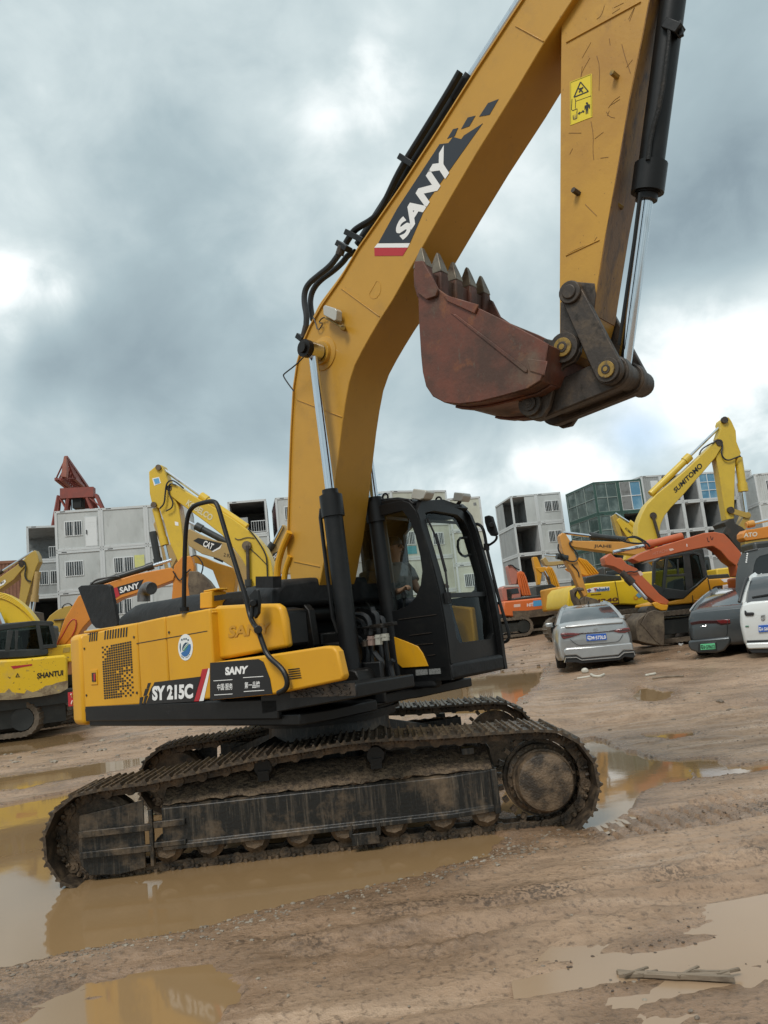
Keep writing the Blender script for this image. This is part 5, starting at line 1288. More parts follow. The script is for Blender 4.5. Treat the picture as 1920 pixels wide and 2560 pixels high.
    for f in feats:
        side, kind = f[0], f[1]
        def pf(s, z, o=0):
            L_ = w if side == 'front' else d
            if side == 'front': return Vector((s, .045 - o, z))
            if side == 'left': return Vector((.045 - o, d - s, z))
            return Vector((w - .045 + o, s, z))
        def bx(k, s0, s1, za, zb, o0, o1):
            vs = [pf(s, z, o) for s in (s0, s1) for z in (za, zb) for o in (o0, o1)]
            k.add(vs, [(0, 1, 3, 2), (4, 6, 7, 5), (0, 4, 5, 1), (2, 3, 7, 6), (0, 2, 6, 4), (1, 5, 7, 3)])
        par = have.get(side) or e
        if kind == 'win':
            s0, s1, za, zb = f[2:6]; k = MB()
            bx(k, s0, s1, za, zb, -.01, .012); q = .055
            pn = MB(); bx(pn, s0 + q, s1 - q, za + q, zb - q, .012, .018)
            k = MB()
            for (a, b, c, d_) in ((s0, s1, za, za + q), (s0, s1, zb - q, zb), (s0, s0 + q, za + q, zb - q), (s1 - q, s1, za + q, zb - q), ((s0 + s1) / 2 - q / 2, (s0 + s1) / 2 + q / 2, za + q, zb - q)): bx(k, a, b, c, d_, .002, .035)
            wo = k.build('window', m_bars, par, smooth=0); pn.build('pane', f[6] if len(f) > 6 else m_pane, wo, smooth=0)
            k = MB(); n = max(4, int((s1 - s0) / .15))
            for i in range(1, n):
                s = s0 + (s1 - s0) * i / n; bx(k, s - .014, s + .014, za + .03, zb - .03, .045, .065)
            k.build('bars', m_bars, wo, smooth=0)
        elif kind == 'door':
            s0, s1 = f[2], f[3]; k = MB(); bx(k, s0, s1, .17, 2.28, .002, .03); k.m(1); bx(k, s0 + .06, s1 - .06, .22, 2.22, .03, .045)
            k.m(1); bx(k, s0 + .15, s1 - .15, 1.85, 1.88, .046, .05); bx(k, s0 + .18, s1 - .3, 1.70, 1.73, .046, .05); bx(k, s0 + .15, s1 - .15, 1.55, 1.58, .046, .05)
            do = k.build('door', [m_cab_frame, m_bars], par, smooth=0); k = MB(); bx(k, s0 + .10, s0 + .16, 1.05, 1.35, .046, .09); k.build('handle', m_decblack, do, smooth=0)
        elif kind == 'dark':
            s0, s1, za, zb = f[2:6]; k = MB(); bx(k, s0, s1, za, zb, .002, .012); k.build('opening', f[6] if len(f) > 6 else m_inside_dk, par, smooth=0)
        elif kind == 'patch':
            s0, s1, za, zb, mt = f[2:7]; k = MB(); bx(k, s0, s1, za, zb, .006, .02); k.build('panel', mt, par, smooth=0)
        elif kind == 'rail':
            k = MB(); s0, s1 = f[2], f[3]
            for z in (.25, 1.1): bx(k, s0, s1, z - .025, z + .025, -.03, .0)
            n = int((s1 - s0) / .16)
            for i in range(n + 1): s = s0 + (s1 - s0) * i / n; bx(k, s - .012, s + .012, .2, 1.1, -.03, .0)
            k.build('railing', m_bars, e, smooth=0)
        elif kind == 'glass':
            L_ = w if side == 'front' else d; cols, rows = f[3], f[4]; a, b, z0, z1 = t, L_ - t, t, H_ - t
            k = MB(); bx(k, a, b, z0, z1, -.03, -.01); go = k.build('glazing', f[2], e, smooth=0); k = MB()
            for i in range(cols + 1):
                s = a + (b - a) * i / cols; bx(k, s - .03, s + .03, z0, z1, -.01, .04)
            for j in range(rows + 1):
                z = z0 + (z1 - z0) * j / rows; bx(k, a, b, z - .03, z + .03, -.008, .035)
            k.build('glazing_bars', f[5] if len(f) > 5 else m_bars, go, smooth=0)
    return e
def origin(z, tl, tr, D):
    P_ = at_depth(z, tl, D); Q_ = on_ground(z, tr, P_.z); u = Q_ - P_
    return P_, math.atan2(u.y, u.x), u.length
FLO = ['top', 'second', 'third', 'bottom']
def stack(block, z, tl, tr, D, cols, grid, mats=None, d=5.95, w=None, depth_side=1, floors=4):
    P_, a, L_ = origin(z, tl, tr, D); w = w or L_ / cols; h = Vector((math.cos(a), math.sin(a), 0))
    for r in range(floors):
        for c in range(cols):
            cell = grid[r][c] if r < len(grid) and c < len(grid[r]) else ('plain blank wall', [])
            if cell is None: continue
            q = P_ + h * (c * w + .002); q.z = P_.z - HF * (r + 1)
            mm = cell[2] if len(cell) > 2 else mats
            cpos = '' if cols == 1 else ', ' + (['left', 'right'] if cols == 2 else ['first', 'second', 'third', 'fourth', 'fifth', 'sixth'])[c] 
            cabin(q, a, w - .004, d, cell[1], '%s, %s floor%s, %s' % (cell[0], FLO[r], cpos, block), mm)
W1 = ('front', 'win', .62, 1.78, 1.0, 2.05); W2 = ('front', 'win', .70, 2.05, 1.0, 2.1); W0 = ('front', 'win', .55, 1.75, 1.05, 2.1)
BLANK = ('white cabin with a blank wall', [])
stack('stack by red crane', 'S1', (560, 655), (1505, 590), 52, 3, [
    [('white cabin with a window and a door', [W1, ('front', 'door', 1.93, 2.78)]), ('white cabin with one blank wall', []), ('white cabin half hidden by the yellow boom', [])],
    [('white cabin with a barred window', [W0]), ('white cabin with a barred window and yellow poster', [W2, ('front', 'patch', 2.1, 2.75, 1.3, 2.15, m_yposter)]), BLANK],
    [('white cabin with closed front', []), ('white cabin with a barred window', [W1]), BLANK], [BLANK, BLANK, BLANK]], w=3.01)
# grey annex left of it: open steel floor over two closed ones
P_, a, L_ = origin('S1', (270, 810), (560, 800), 60)
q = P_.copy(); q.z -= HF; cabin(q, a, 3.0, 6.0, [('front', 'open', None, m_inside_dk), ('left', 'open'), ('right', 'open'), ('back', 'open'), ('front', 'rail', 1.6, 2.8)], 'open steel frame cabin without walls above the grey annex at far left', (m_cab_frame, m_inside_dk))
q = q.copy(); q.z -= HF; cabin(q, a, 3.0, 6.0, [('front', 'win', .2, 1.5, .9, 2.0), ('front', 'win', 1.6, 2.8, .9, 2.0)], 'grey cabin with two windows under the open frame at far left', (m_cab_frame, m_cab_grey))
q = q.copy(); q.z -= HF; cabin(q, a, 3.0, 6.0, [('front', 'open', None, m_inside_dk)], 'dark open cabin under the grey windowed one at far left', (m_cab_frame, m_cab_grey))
q = q.copy(); q.z -= HF; cabin(q, a, 3.0, 6.0, [], 'grey closed cabin at the foot of the far left annex', (m_cab_frame, m_cab_grey))
hx = Vector((math.cos(a), math.sin(a), 0)); q = P_ - hx * 3.2; q.z -= HF * 1.95; cabin(q, a, 2.4, 6, [('front', 'solid')], 'white cabin at the far left edge beside the open frame')
# behind the boom
stack('left of raised boom', 'S3', (840, 480), (1215, 450), 60, 1, [
    [('open white cabin with dark interior and railing', [('front', 'open', None, m_inside_dk), ('front', 'rail', 1.75, 2.85), ('front', 'patch', .75, 1.5, .2, 1.45, m_cab_grey)])], [BLANK], [BLANK], [BLANK]])
stack('maroon sided stack', 'S3', (1300, 440), (1665, 415), 60, 1, [
    [('white cabin with a barred window', [('front', 'win', .65, 1.75, .95, 2.05), ('left', 'solid', m_maroon)])], [('white cabin with a window', [W0, ('left', 'solid', m_maroon)])], [BLANK], [BLANK]], w=3.0)
stack('blue glazed stack', 'V1', (-120, 165), (440, 122), 63.5, 1, [
    [('white cabin glazed in blue', [('front', 'glass', m_pane_blue, 4, 2)])], [BLANK], [BLANK], [BLANK]])
stack('stack behind the cab', 'V1', (440, 120), (1085, 115), 62, 2, [
    [('cream cabin with a barred window', [('front', 'win', 1.0, 2.3, .95, 2.0)]), ('cream cabin with a barred window', [('front', 'win', .8, 2.1, .95, 2.0)])],
    [('white cabin with a window and teal panel', [('front', 'win', .7, 1.9, 1.1, 2.2), ('front', 'patch', .7, 1.9, .35, 1.0, m_teal)]), ('cream cabin with a barred window', [('front', 'win', .85, 1.95, 1.0, 2.05)])],
    [BLANK, ('cream cabin with blank wall', [])], [BLANK, BLANK]], (m_cab_frame, m_cab_cream))
stack('narrow stack right of cab', 'V1', (1105, 210), (1475, 185), 64, 1, [
    [('cream cabin with a small square vent', [('front', 'dark', 2.2, 2.45, 2.05, 2.3)])], [('cream cabin with a barred window', [('front', 'win', 1.5, 2.5, .9, 2.0)])], [('cream cabin with a wide barred window', [('front', 'win', .6, 1.9, .9, 2.0)])], [BLANK]], (m_cab_frame, m_cab_cream))
E_L = ('left', 'half'); 
stack('stack with open corner rooms', 'S4', (360, 225), (830, 185), 72, 2, [
    [('white cabin with open corner room', [('front', 'half', m_cab_white), ('left', 'half')]), ('white cabin with tall barred window', [('front', 'solid', m_cab_white), ('front', 'win', .75, 2.2, 1.0, 2.05)])],
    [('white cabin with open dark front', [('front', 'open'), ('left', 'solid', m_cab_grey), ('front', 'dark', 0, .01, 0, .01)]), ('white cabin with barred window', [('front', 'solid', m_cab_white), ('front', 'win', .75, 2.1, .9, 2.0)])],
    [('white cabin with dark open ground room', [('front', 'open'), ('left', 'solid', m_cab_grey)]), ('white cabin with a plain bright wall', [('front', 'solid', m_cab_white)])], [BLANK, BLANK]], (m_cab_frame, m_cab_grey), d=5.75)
m_gbar = pm('glazing_bar_grey', (.24, .29, .27), .5)
GL = ('left', 'glass', m_pane_pale, 3, 2, m_gbar); 
stack('dark green glazed stack', 'S4', (1140, 95), (1590, 65), 66, 2, [
    [('green steel cabin with glazed corner', [('front', 'glass', m_pane_pale, 2, 2, m_gbar), GL]), ('green steel cabin with blue windows', [('front', 'glass', m_pane_blue, 2, 2), ('front', 'dark', .2, 1.1, .2, 2.6)])],
    [('green steel cabin with glazed corner', [('front', 'glass', m_pane_pale, 2, 2, m_gbar), GL]), ('green steel cabin with dark front', [('front', 'open', None, m_inside_dk)])],
    [('green steel cabin with glazed corner', [('front', 'open', None, m_inside_dk), GL]), ('green steel cabin with dark open front', [('front', 'open', None, m_inside_dk)])],
    [('green steel cabin with closed wall', []), ('green steel cabin with closed wall', [])]], (m_cab_green, m_cab_green), d=5.6)
stack('long grey stack', 'S5', (400, 670), (1490, 605), 74, 6, [
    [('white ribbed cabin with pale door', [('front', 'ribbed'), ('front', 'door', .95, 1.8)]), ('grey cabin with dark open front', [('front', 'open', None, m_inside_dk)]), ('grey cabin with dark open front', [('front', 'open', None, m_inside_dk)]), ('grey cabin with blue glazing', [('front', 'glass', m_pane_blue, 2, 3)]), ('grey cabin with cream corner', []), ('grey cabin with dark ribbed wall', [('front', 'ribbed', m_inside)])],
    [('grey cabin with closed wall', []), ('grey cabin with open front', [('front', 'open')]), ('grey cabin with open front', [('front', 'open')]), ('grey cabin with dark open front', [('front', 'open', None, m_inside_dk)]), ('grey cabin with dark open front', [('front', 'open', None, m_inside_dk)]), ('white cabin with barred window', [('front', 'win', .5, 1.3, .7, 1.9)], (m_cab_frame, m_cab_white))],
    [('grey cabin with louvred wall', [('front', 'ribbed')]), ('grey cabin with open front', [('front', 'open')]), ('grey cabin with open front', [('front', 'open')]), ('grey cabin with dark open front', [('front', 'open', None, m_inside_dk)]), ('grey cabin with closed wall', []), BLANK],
    [BLANK] * 6], (m_cab_frame, m_cab_grey), d=5.8)
stack('ribbed white stack at right edge', 'S5', (1515, 652), (1800, 618), 72, 1, [
    [('white ribbed cabin with grilled window', [('front', 'ribbed'), ('front', 'win', .95, 2.1, .9, 2.1)])], [('white cabin with dark doorway', [('front', 'dark', 1.2, 2.0, .2, 2.1)])], [BLANK], [BLANK]], w=3.0)
# brown shipping container at the far left
m_brown = pm('container_brown', (.26, .125, .075), .65, 0, [((.19, .08, .05), 2, .45, .7, U)])
P_ = at_depth('V2', (-560, 215), 44); q = P_.copy(); q.z -= 2.9; a = R(26)
sc_ = cabin(q, a, 2.6, 6, [('front', 'ribbed'), ('right', 'ribbed')], 'brown ribbed shipping container behind the olive boom at far left', (m_brown, m_brown), 2.9, 'shipping container'); sc_['group'] = 'brown shipping containers'; sc_.name = 'shipping_container'
q = q.copy(); q.z -= 2.92; sc_ = cabin(q, a, 2.6, 6, [('front', 'ribbed'), ('right', 'ribbed')], 'lower brown shipping container seen between boom and stick at far left', (m_brown, m_brown), 2.9, 'shipping container'); sc_['group'] = 'brown shipping containers'; sc_.name = 'shipping_container'
q = q + Vector((1.9, 1.0, 0)); 

# ------------------------------------------------------------------ red gantry crane behind the cabins
m_crane = pm('crane_red', (.24, .055, .04), .6, 0, [((.17, .05, .04), 1.2, .4, .7, U), ((.30, .12, .09), 3, .6, .8, U)])
m_crane2 = pm('crane_pale_red', (.34, .13, .09), .6, 0, [((.24, .08, .06), 1.2, .4, .7, U)])
cf = Frame(0, 0, R(20)); O = at_depth('S1', (790, 640), 110); cf = Frame(O.x, O.y, R(8), 1.0); cr_ = cf.root('gantry_crane')
tag(cr_, 'rusty red lattice gantry crane rising behind the left stack of white cabins', 'crane')
def c3(p, lat): return cf.p3('S1', p, lat)
k = MB()
k.bar(c3((635, 480), 0), c3((980, 462), 0), 1.4, 1.5); k.build('cross_girder', m_crane, cr_)
for sgn, tops, bots in ((0, (665, 495), (645, 640)), (1, (950, 490), (1010, 625))):
    k = MB()
    for lat in (-.7, .7):
        T = c3(tops, 0) + Vector((0, lat * .6, 0)); Bt = c3(bots, 0) + Vector((0, lat, 0)); Bt2 = T + (Bt - T) * ((T.z - .0) / (T.z - Bt.z))
        for o in (-.7, .7):
            k.bar(T + Vector((o, 0, 0)), Bt2 + Vector((o * 1.1, 0, 0)), .35, .35)
        n = 12
        for i in range(n):
            a, b = i / n, (i + 1) / n; A, B = T.lerp(Bt2, a), T.lerp(Bt2, b); s = .7 if i % 2 else -.7
            k.bar(A + Vector((s, 0, 0)), B + Vector((-s, 0, 0)), .16, .16)
    k.build('gantry_leg', m_crane, cr_)
k = MB()
A1, A2 = c3((685, 95), -1), c3((640, 320), -1); B1, B2 = c3((935, 448), 14), c3((830, 505), 14)
for T0, T1 in ((A1, B1), (A2, B2), (c3((580, 322), 1.5), c3((800, 500), 14)), (c3((775, 315), 1.5), c3((920, 450), 16))):
    k.bar(T0, T1, .42, .42)
n = 11
for i in range(n + 1):
    t = i / n; a, b, c, d_ = A1.lerp(B1, t), A2.lerp(B2, t), c3((580, 322), 1.5).lerp(c3((800, 500), 14), t), c3((775, 315), 1.5).lerp(c3((920, 450), 16), t)
    k.bar(a, b, .2, .2); k.bar(a, d_, .2, .2); k.bar(b, c, .18, .18); k.bar(b, d_, .18, .18); k.bar(c, a, .16, .16)
    if i < n:
        t2 = (i + 1) / n; k.bar(a, A2.lerp(B2, t2), .16, .16); k.bar(c, A2.lerp(B2, t2), .14, .14); k.bar(a, c3((775, 315), 1.5).lerp(c3((920, 450), 16), t2), .16, .16)
k.build('lattice_girder', m_crane, cr_)
k = MB(); k.prism(cf.tr('S1', [(672, 92), (695, 92), (698, 250), (690, 305), (640, 300), (655, 180)], -1), -1.4, -.4); k.build('girder_head', m_crane2, cr_)
k = MB(); k.prism(cf.tr('S1', [(840, 500), (960, 490), (1020, 620), (880, 630)], 2), 1.8, 2.2); k.build('machinery_house', m_crane, cr_)
k = MB(); c = c3((815, 545), .5); k.box(c, (1.4, 1.6, 2.4)); [k.cyl(c + Vector((dx, -.9, -3)), c + Vector((dx, -.9, 1)), .07) for dx in (-1.6, -.8, .5)]; k.build('hoist_trolley', m_dark, cr_)
# ------------------------------------------------------------------ the other machines in the yard
def gcol(name, base, dirt=.35): return yellow(name, base, dirt)
m_kyel = gcol('kobelco_like_yellow', (.66, .44, .03), .35); m_syel = gcol('bright_yellow', (.68, .46, .012), .2); m_olive = gcol('olive_yellow', (.42, .28, .05), .55)
m_orange = gcol('orange_paint', (.62, .22, .02), .35); m_tan = gcol('tan_paint', (.40, .27, .10), .6); m_jorange = gcol('pale_orange', (.58, .27, .05), .5)
m_hred = gcol('red_orange', (.47, .105, .032), .45); m_horange = gcol('orange_red', (.62, .14, .03), .35); m_pink = gcol('faded_red', (.42, .16, .12), .5)
m_sumi = gcol('sumi_yellow', (.60, .42, .04), .25); m_gyel = gcol('amber_yellow', (.62, .285, .012), .3)
m_shant = pm('scuffed_yellow', (.72, .46, .015), .42, 0, [((.52, .34, .10), 1.6, .55, .75, U), ((.20, .14, .08), 4.5, .62, .70, (1, 1, 1.6)), ((.08, .05, .03), 16, .64, .68, U)])
m_trackbelt = pm('muddy_belt', (.10, .078, .055), .75, .1, [((.17, .135, .10), 6, .45, .65, U), ((.05, .04, .03), 14, .55, .7, U)], (40, .4, .02))
m_bgblack = pm('bg_black_paint', (.022, .025, .024), .4, 0, [((.05, .05, .045), 3, .5, .8, U)])
m_gcab = pm('grey_cab_paint', (.075, .082, .084), .35, 0, [((.12, .12, .115), 2, .5, .8, U)], coat=.3)
m_bgglass = glass('machine_glass', (.30, .36, .33)); m_darkglass = pm('dark_glass', (.012, .015, .016), .06, coat=.3)
m_dirtbucket = pm('dirty_bucket', (.085, .062, .042), .7, .1, [((.17, .13, .085), 2.5, .45, .65, U), ((.05, .035, .025), 9, .55, .7, U)], (30, .5, .02))

def mach(name, label, z, p, D, adeg, group='idle excavators parked round the yard'):
    o = at_depth(z, p, D); g = gz(o.x, o.y); fr = Frame(o.x, o.y, R(adeg), g); r = fr.root(name); tag(r, label, 'excavator', group); return fr, r
def plate(fr, par, name, z, pts, lat0, lat1, mat, bev=.02):
    k = MB(); k.prism(fr.tr(z, pts, lat0), lat0, lat1); return k.build(name, mat, par, bevel=bev, seg=2)
def bram(fr, par, name, z, a, m_, b, lat, rb, rr, mat, rod=None):
    A, Bm, C_ = fr.p3(z, a, lat), fr.p3(z, m_, lat), fr.p3(z, b, lat)
    k = MB(); k.cyl(A, Bm, rb, n=12); d = (Bm - A).normalized(); k.cyl(Bm - d * rb * 2.2, Bm, rb * 1.25, n=12); o = k.build(name, mat, par)
    k = MB(); k.cyl(Bm, C_, rr, n=10); k.build('rod', rod or m_chrome, o); return o
def bhose(fr, par, z, pts, lat, r=.02, mat=None, name='hose'):
    k = MB(); k.tube([fr.p3(z, p, lat) for p in pts], r, 6, 2); return k.build(name, mat or m_rubber, par)
def btext(fr, par, s, z, quad, lat, mat, off=.02, out=-.008):
    k = MB(); quad_text(k, s, fr, z, quad, lat, out, off); return k.build('lettering', mat, par, smooth=0)
def bdec(fr, par, z, pts, lat, mat, name='decal', out=-.006):
    k = MB(); flat(k, fr, z, pts, lat, out, .003); return k.build(name, mat, par, smooth=0)
def belt(fr, par, x0, x1, lat, w, r, n=None, z0=0.0):
    """crawler belt: ribbed loop round two rollers, with its side frame"""
    pts = []
    for i in range(13): a = R(-90 + 15 * i); pts.append((x1 - r + r * math.cos(a), z0 + r + r * math.sin(a)))
    for i in range(13): a = R(90 + 15 * i); pts.append((x0 + r + r * math.cos(a), z0 + r + r * math.sin(a)))
    n = n or int((2 * (x1 - x0 - 2 * r) + 2 * math.pi * r) / .13); L_ = arc_resample(pts, n * 4); cx_ = (x0 + x1) / 2; prof = []
    for i, (x, z) in enumerate(L_):
        q = .0 if i % 4 < 3 else .022
        xr = min(max(x, x0 + r), x1 - r); dx, dz = x - xr, z - (z0 + r); L2 = math.hypot(dx, dz) or 1
        prof.append((x + dx / L2 * q, z + dz / L2 * q))
    inn = [(min(max(x, x0 + r), x1 - r) + (x - min(max(x, x0 + r), x1 - r)) * .72, z0 + r + (z - z0 - r) * .72) for x, z in prof]
    k = MB(); N_ = len(prof)
    vs = [(x, lat - w / 2, z) for x, z in prof] + [(x, lat - w / 2, z) for x, z in inn] + [(x, lat + w / 2, z) for x, z in prof] + [(x, lat + w / 2, z) for x, z in inn]; fs = []
    for i in range(N_):
        j = (i + 1) % N_; fs += [(i, j, N_ + j, N_ + i), (2 * N_ + i, 3 * N_ + i, 3 * N_ + j, 2 * N_ + j), (i, 2 * N_ + i, 2 * N_ + j, j), (N_ + i, N_ + j, 3 * N_ + j, 3 * N_ + i)]
    k.add(vs, fs); o = k.build('track', m_trackbelt, par, smooth=0)
    k = MB(); k.box(((x0 + x1) / 2, lat, z0 + r), (x1 - x0 - 2.4 * r, w * .7, r * .9))
    for x in (x0 + r, x1 - r): k.cyl((x, lat - w * .42, z0 + r), (x, lat + w * .42, z0 + r), r * .66, n=20)
    k.build('track_frame', m_bgblack, o); return o
def base(fr, par, x, mat, s=1.0, house=True, cab=True, f=1):
    """undercarriage, house and cab of a machine of which the picture shows mostly the boom"""
    for lat in (-1.1, 1.1): belt(fr, par, x - 1.9 * s, x + 1.9 * s, lat * s, .55 * s, .42 * s)
    k = MB(); k.box((x, 0, .62 * s), (1.6 * s, 2.0 * s, .4 * s)); k.cyl((x, 0, .7 * s), (x, 0, 1.0 * s), .6 * s); k.build('car_body', m_bgblack, par)
    if house:
        k = MB(); k.plan([(x - f * 2.5 * s, -1.25 * s), (x + f * .6 * s, -1.25 * s), (x + f * .6 * s, 1.25 * s), (x - f * 2.5 * s, 1.25 * s), (x - f * 2.75 * s, .7 * s), (x - f * 2.75 * s, -.7 * s)], 1.02 * s, 2.0 * s); k.build('house', mat, par, bevel=.06)
    if cab:
        k = MB(); k.box((x + f * .9 * s, .8 * s, 1.9 * s), (1.5 * s, .9 * s, 1.7 * s)); o = k.build('cab', m_bgblack, par, bevel=.08)
        k = MB(); k.box((x + f * .9 * s, .8 * s, 2.15 * s), (1.3 * s, .94 * s, .8 * s)); k.build('cab_window', m_darkglass, o, bevel=.05)

# --- left: scuffed yellow machine with rounded counterweight
fr, r = mach('excavator', 'scuffed yellow excavator with dark cab cut off by the left edge', 'S2', (500, 1480), 20.5, 30)
plate(fr, r, 'counterweight', 'S2', [(-160, 990), (300, 965), (600, 935), (785, 918), (832, 940), (838, 1250), (832, 1330), (740, 1385), (500, 1430), (200, 1465), (-160, 1480)], -1.25, 1.2, m_shant, .06)
plate(fr, r, 'upper_house', 'S2', [(545, 820), (860, 785), (960, 780), (960, 1000), (840, 1010), (600, 980)], -1.0, 1.0, m_shant, .03)
cb_ = plate(fr, r, 'cab', 'S2', [(-200, 860), (590, 845), (600, 905), (560, 930), (300, 955), (-200, 975)], -1.15, -.05, m_bgblack, .03)
for q in ([(-200, 545), (0, 560), (420, 500), (640, 505), (665, 530), (640, 565), (430, 560), (0, 620), (-200, 640)], [(440, 545), (490, 560), (545, 850), (490, 860)], [(600, 560), (650, 530), (700, 780), (655, 800)], [(185, 610), (230, 620), (215, 860), (180, 860)], [(90, 620), (165, 620), (120, 870), (60, 870)], [(500, 800), (700, 785), (700, 830), (520, 850)]):
    plate(fr, cb_, 'cab_pillar', 'S2', q, -1.15, -1.05, m_bgblack, .01)
plate(fr, cb_, 'cab_roof', 'S2', [(-200, 555), (420, 500), (640, 505), (660, 530), (430, 540), (-200, 600)], -1.14, -.1, m_bgblack, .03)
plate(fr, cb_, 'cab_pane', 'S2', [(-200, 600), (440, 555), (655, 545), (690, 790), (500, 855), (-200, 900)], -1.08, -1.06, m_bgglass, 0)
plate(fr, cb_, 'cab_back', 'S2', [(240, 640), (440, 600), (520, 830), (250, 850)], -.1, -.05, m_bgblack, 0); k = MB(); k.prism(fr.tr('S2', [(260, 700), (330, 660), (350, 850), (280, 860)], -.7), -.8, -.35); k.build('seat', m_bgblack, cb_, bevel=.03)
k = MB(); [flat(k, fr, 'S2', [(x, 890 + y * 16 - x * .05), (x + 9, 889 + y * 16 - x * .05), (x + 9, 899 + y * 16 - x * .05), (x, 900 + y * 16 - x * .05)], -1.15, -.006, .004) for x in range(-40, 105, 16) for y in range(5)]; k.build('grille', m_dark, cb_, smooth=0)
plate(fr, r, 'muddy_skirt', 'S2', [(-160, 1395), (60, 1385), (110, 1335), (150, 1380), (300, 1395), (330, 1350), (400, 1380), (480, 1352), (560, 1300), (640, 1288), (700, 1262), (834, 1235), (834, 1332), (740, 1387), (500, 1432), (200, 1467), (-160, 1482)], -1.262, -1.2, pm('pale_dry_mud', (.30, .235, .14), .85, 0, [((.16, .11, .065), 4, .45, .62, U), ((.55, .38, .05), 7, .62, .66, U)], (30, .4, .02)), 0)
btext(fr, r, 'SHANTUI', 'S2', [(455, 1215), (775, 1172), (775, 1105), (455, 1145)], -1.25, m_decblack, .035)
bdec(fr, r, 'S2', [(130, 1060), (330, 1040), (395, 1032), (395, 1050), (250, 1075), (165, 1095)], -1.25, m_red); bdec(fr, r, 'S2', [(780, 835), (858, 825), (856, 885), (770, 895)], -1.0, m_olive, 'air_grille', -.01)
k = MB()
for q in ([(188, 1196), (215, 1142), (245, 1192)],): k.ring(fr.tr('S2', q, -1.25), fr.tr('S2', [(202, 1188), (216, 1160), (231, 1186)], -1.25), -1.258, -1.255, 12)
k.build('warning_mark', m_decblack, r, smooth=0)
k = MB(); k.prism(fr.tr('S2', [(335, 965), (340, 930), (370, 900), (398, 905), (400, 960)], -1.0), -1.02, -.96); k.build('lifting_lug', m_shant, r)
k = MB(); k.box((-1.0, 0, .95), (4, 2.0, .3)); k.box((-1.0, 0, .6), (3.0, 1.6, .5)); k.build('car_body', m_bgblack, r)
k = MB(); k.prism(fr.tr('S2', [(190, 1500), (560, 1490), (600, 1560), (600, 1690), (520, 1745), (260, 1755), (190, 1700)], -.3), -.3, .3); k.build('drive_housing', m_bgblack, r, bevel=.08)
xn, xf = fr.tr('S2', [(195, 1720)], -1.15)[0][0], fr.tr('S2', [(775, 1600)], 1.15)[0][0]
for p_ in ((95, 1885), (690, 1735)):
    q_ = gpt('S2', p_); o_ = belt(fr, r, -3.8, 0, 0, .65, .42); d_ = q_ - fr.o
    o_.location = (d_.dot(fr.h), d_.dot(fr.n), d_.z); o_.rotation_euler = (0, 0, R(-88))
# --- left: bright yellow curved boom at the edge
fr, r = mach('excavator', 'bright yellow curved boom with four pipes at the left edge above the scuffed excavator', 'V2', (300, 1500), 24, 8)
b_ = plate(fr, r, 'boom', 'V2', [(-900, 900), (-500, 820), (-200, 830), (0, 860), (140, 905), (300, 990), (430, 1090), (560, 1210), (660, 1330), (760, 1470), (860, 1650), (700, 1720), (560, 1480), (440, 1360), (300, 1290), (100, 1230), (-100, 1210), (-500, 1250), (-900, 1400)], -.25, .25, m_syel, .02)
plate(fr, b_, 'boom_plate', 'V2', [(0, 960), (120, 1000), (300, 1110), (480, 1290), (620, 1470), (700, 1720), (100, 1720), (0, 1300)], -.27, -.25, m_syel, .01)
for o in (0, 34, 66, 98): bhose(fr, b_, 'V2', [(-300, 840 + o), (0, 868 + o), (150, 915 + o), (300, 1000 + o), (440, 1100 + o * .9), (560, 1215 + o * .8), (660, 1340 + o * .6), (750, 1470 + o * .3)], -.30, .022, m_syel, 'pipe')
bram(fr, r, 'boom_cylinder', 'V2', (200, 1750), (90, 1540), (-20, 1290), -.45, .09, .06, m_bgblack)
base(fr, r, .8, m_syel, .9)
# --- left: olive boom and stick
fr, r = mach('excavator', 'faded olive yellow boom and stick before the brown container at far left', 'V2', (500, 1500), 30, 4)
b_ = plate(fr, r, 'boom', 'V2', [(-900, 900), (-300, 650), (0, 530), (330, 300), (440, 200), (520, 215), (545, 290), (420, 430), (300, 580), (0, 800), (-300, 990), (-800, 1250)], -.25, .25, m_olive)
bdec(fr, b_, 'V2', [(-30, 700), (50, 620), (110, 585), (128, 630), (80, 690), (-30, 745)], -.25, m_white); btext(fr, b_, 'E', 'V2', [(15, 690), (90, 640), (85, 610), (10, 655)], -.25, m_decblack, .02, -.011)
s_ = plate(fr, r, 'stick', 'V2', [(470, 190), (640, 20), (740, -40), (800, 60), (830, 200), (770, 330), (720, 480), (650, 720), (560, 1050), (530, 1160), (400, 1010), (430, 760), (450, 560), (430, 420), (540, 300)], -.2, .2, m_olive)
k = MB(); k.cyl(fr.p3('V2', (470, 250), -.28), fr.p3('V2', (470, 250), .28), .13, n=14); k.build('pivot_pin', m_oldsteel, b_)
bram(fr, r, 'arm_cylinder', 'V2', (-600, 800), (60, 400), (700, -10), -.1, .07, .045, m_oldsteel)
bram(fr, r, 'bucket_cylinder', 'V2', (800, 420), (730, 1060), (690, 1300), -.1, .12, .06, m_tan)
bhose(fr, s_, 'V2', [(500, 200), (560, 330), (520, 480), (560, 600), (660, 625)], -.26, .03)
plate(fr, r, 'bucket', 'V2', [(560, 1250), (720, 1280), (740, 1500), (640, 1640), (500, 1600), (480, 1400)], -.5, .5, m_dirtbucket); base(fr, r, -4.6, m_olive)
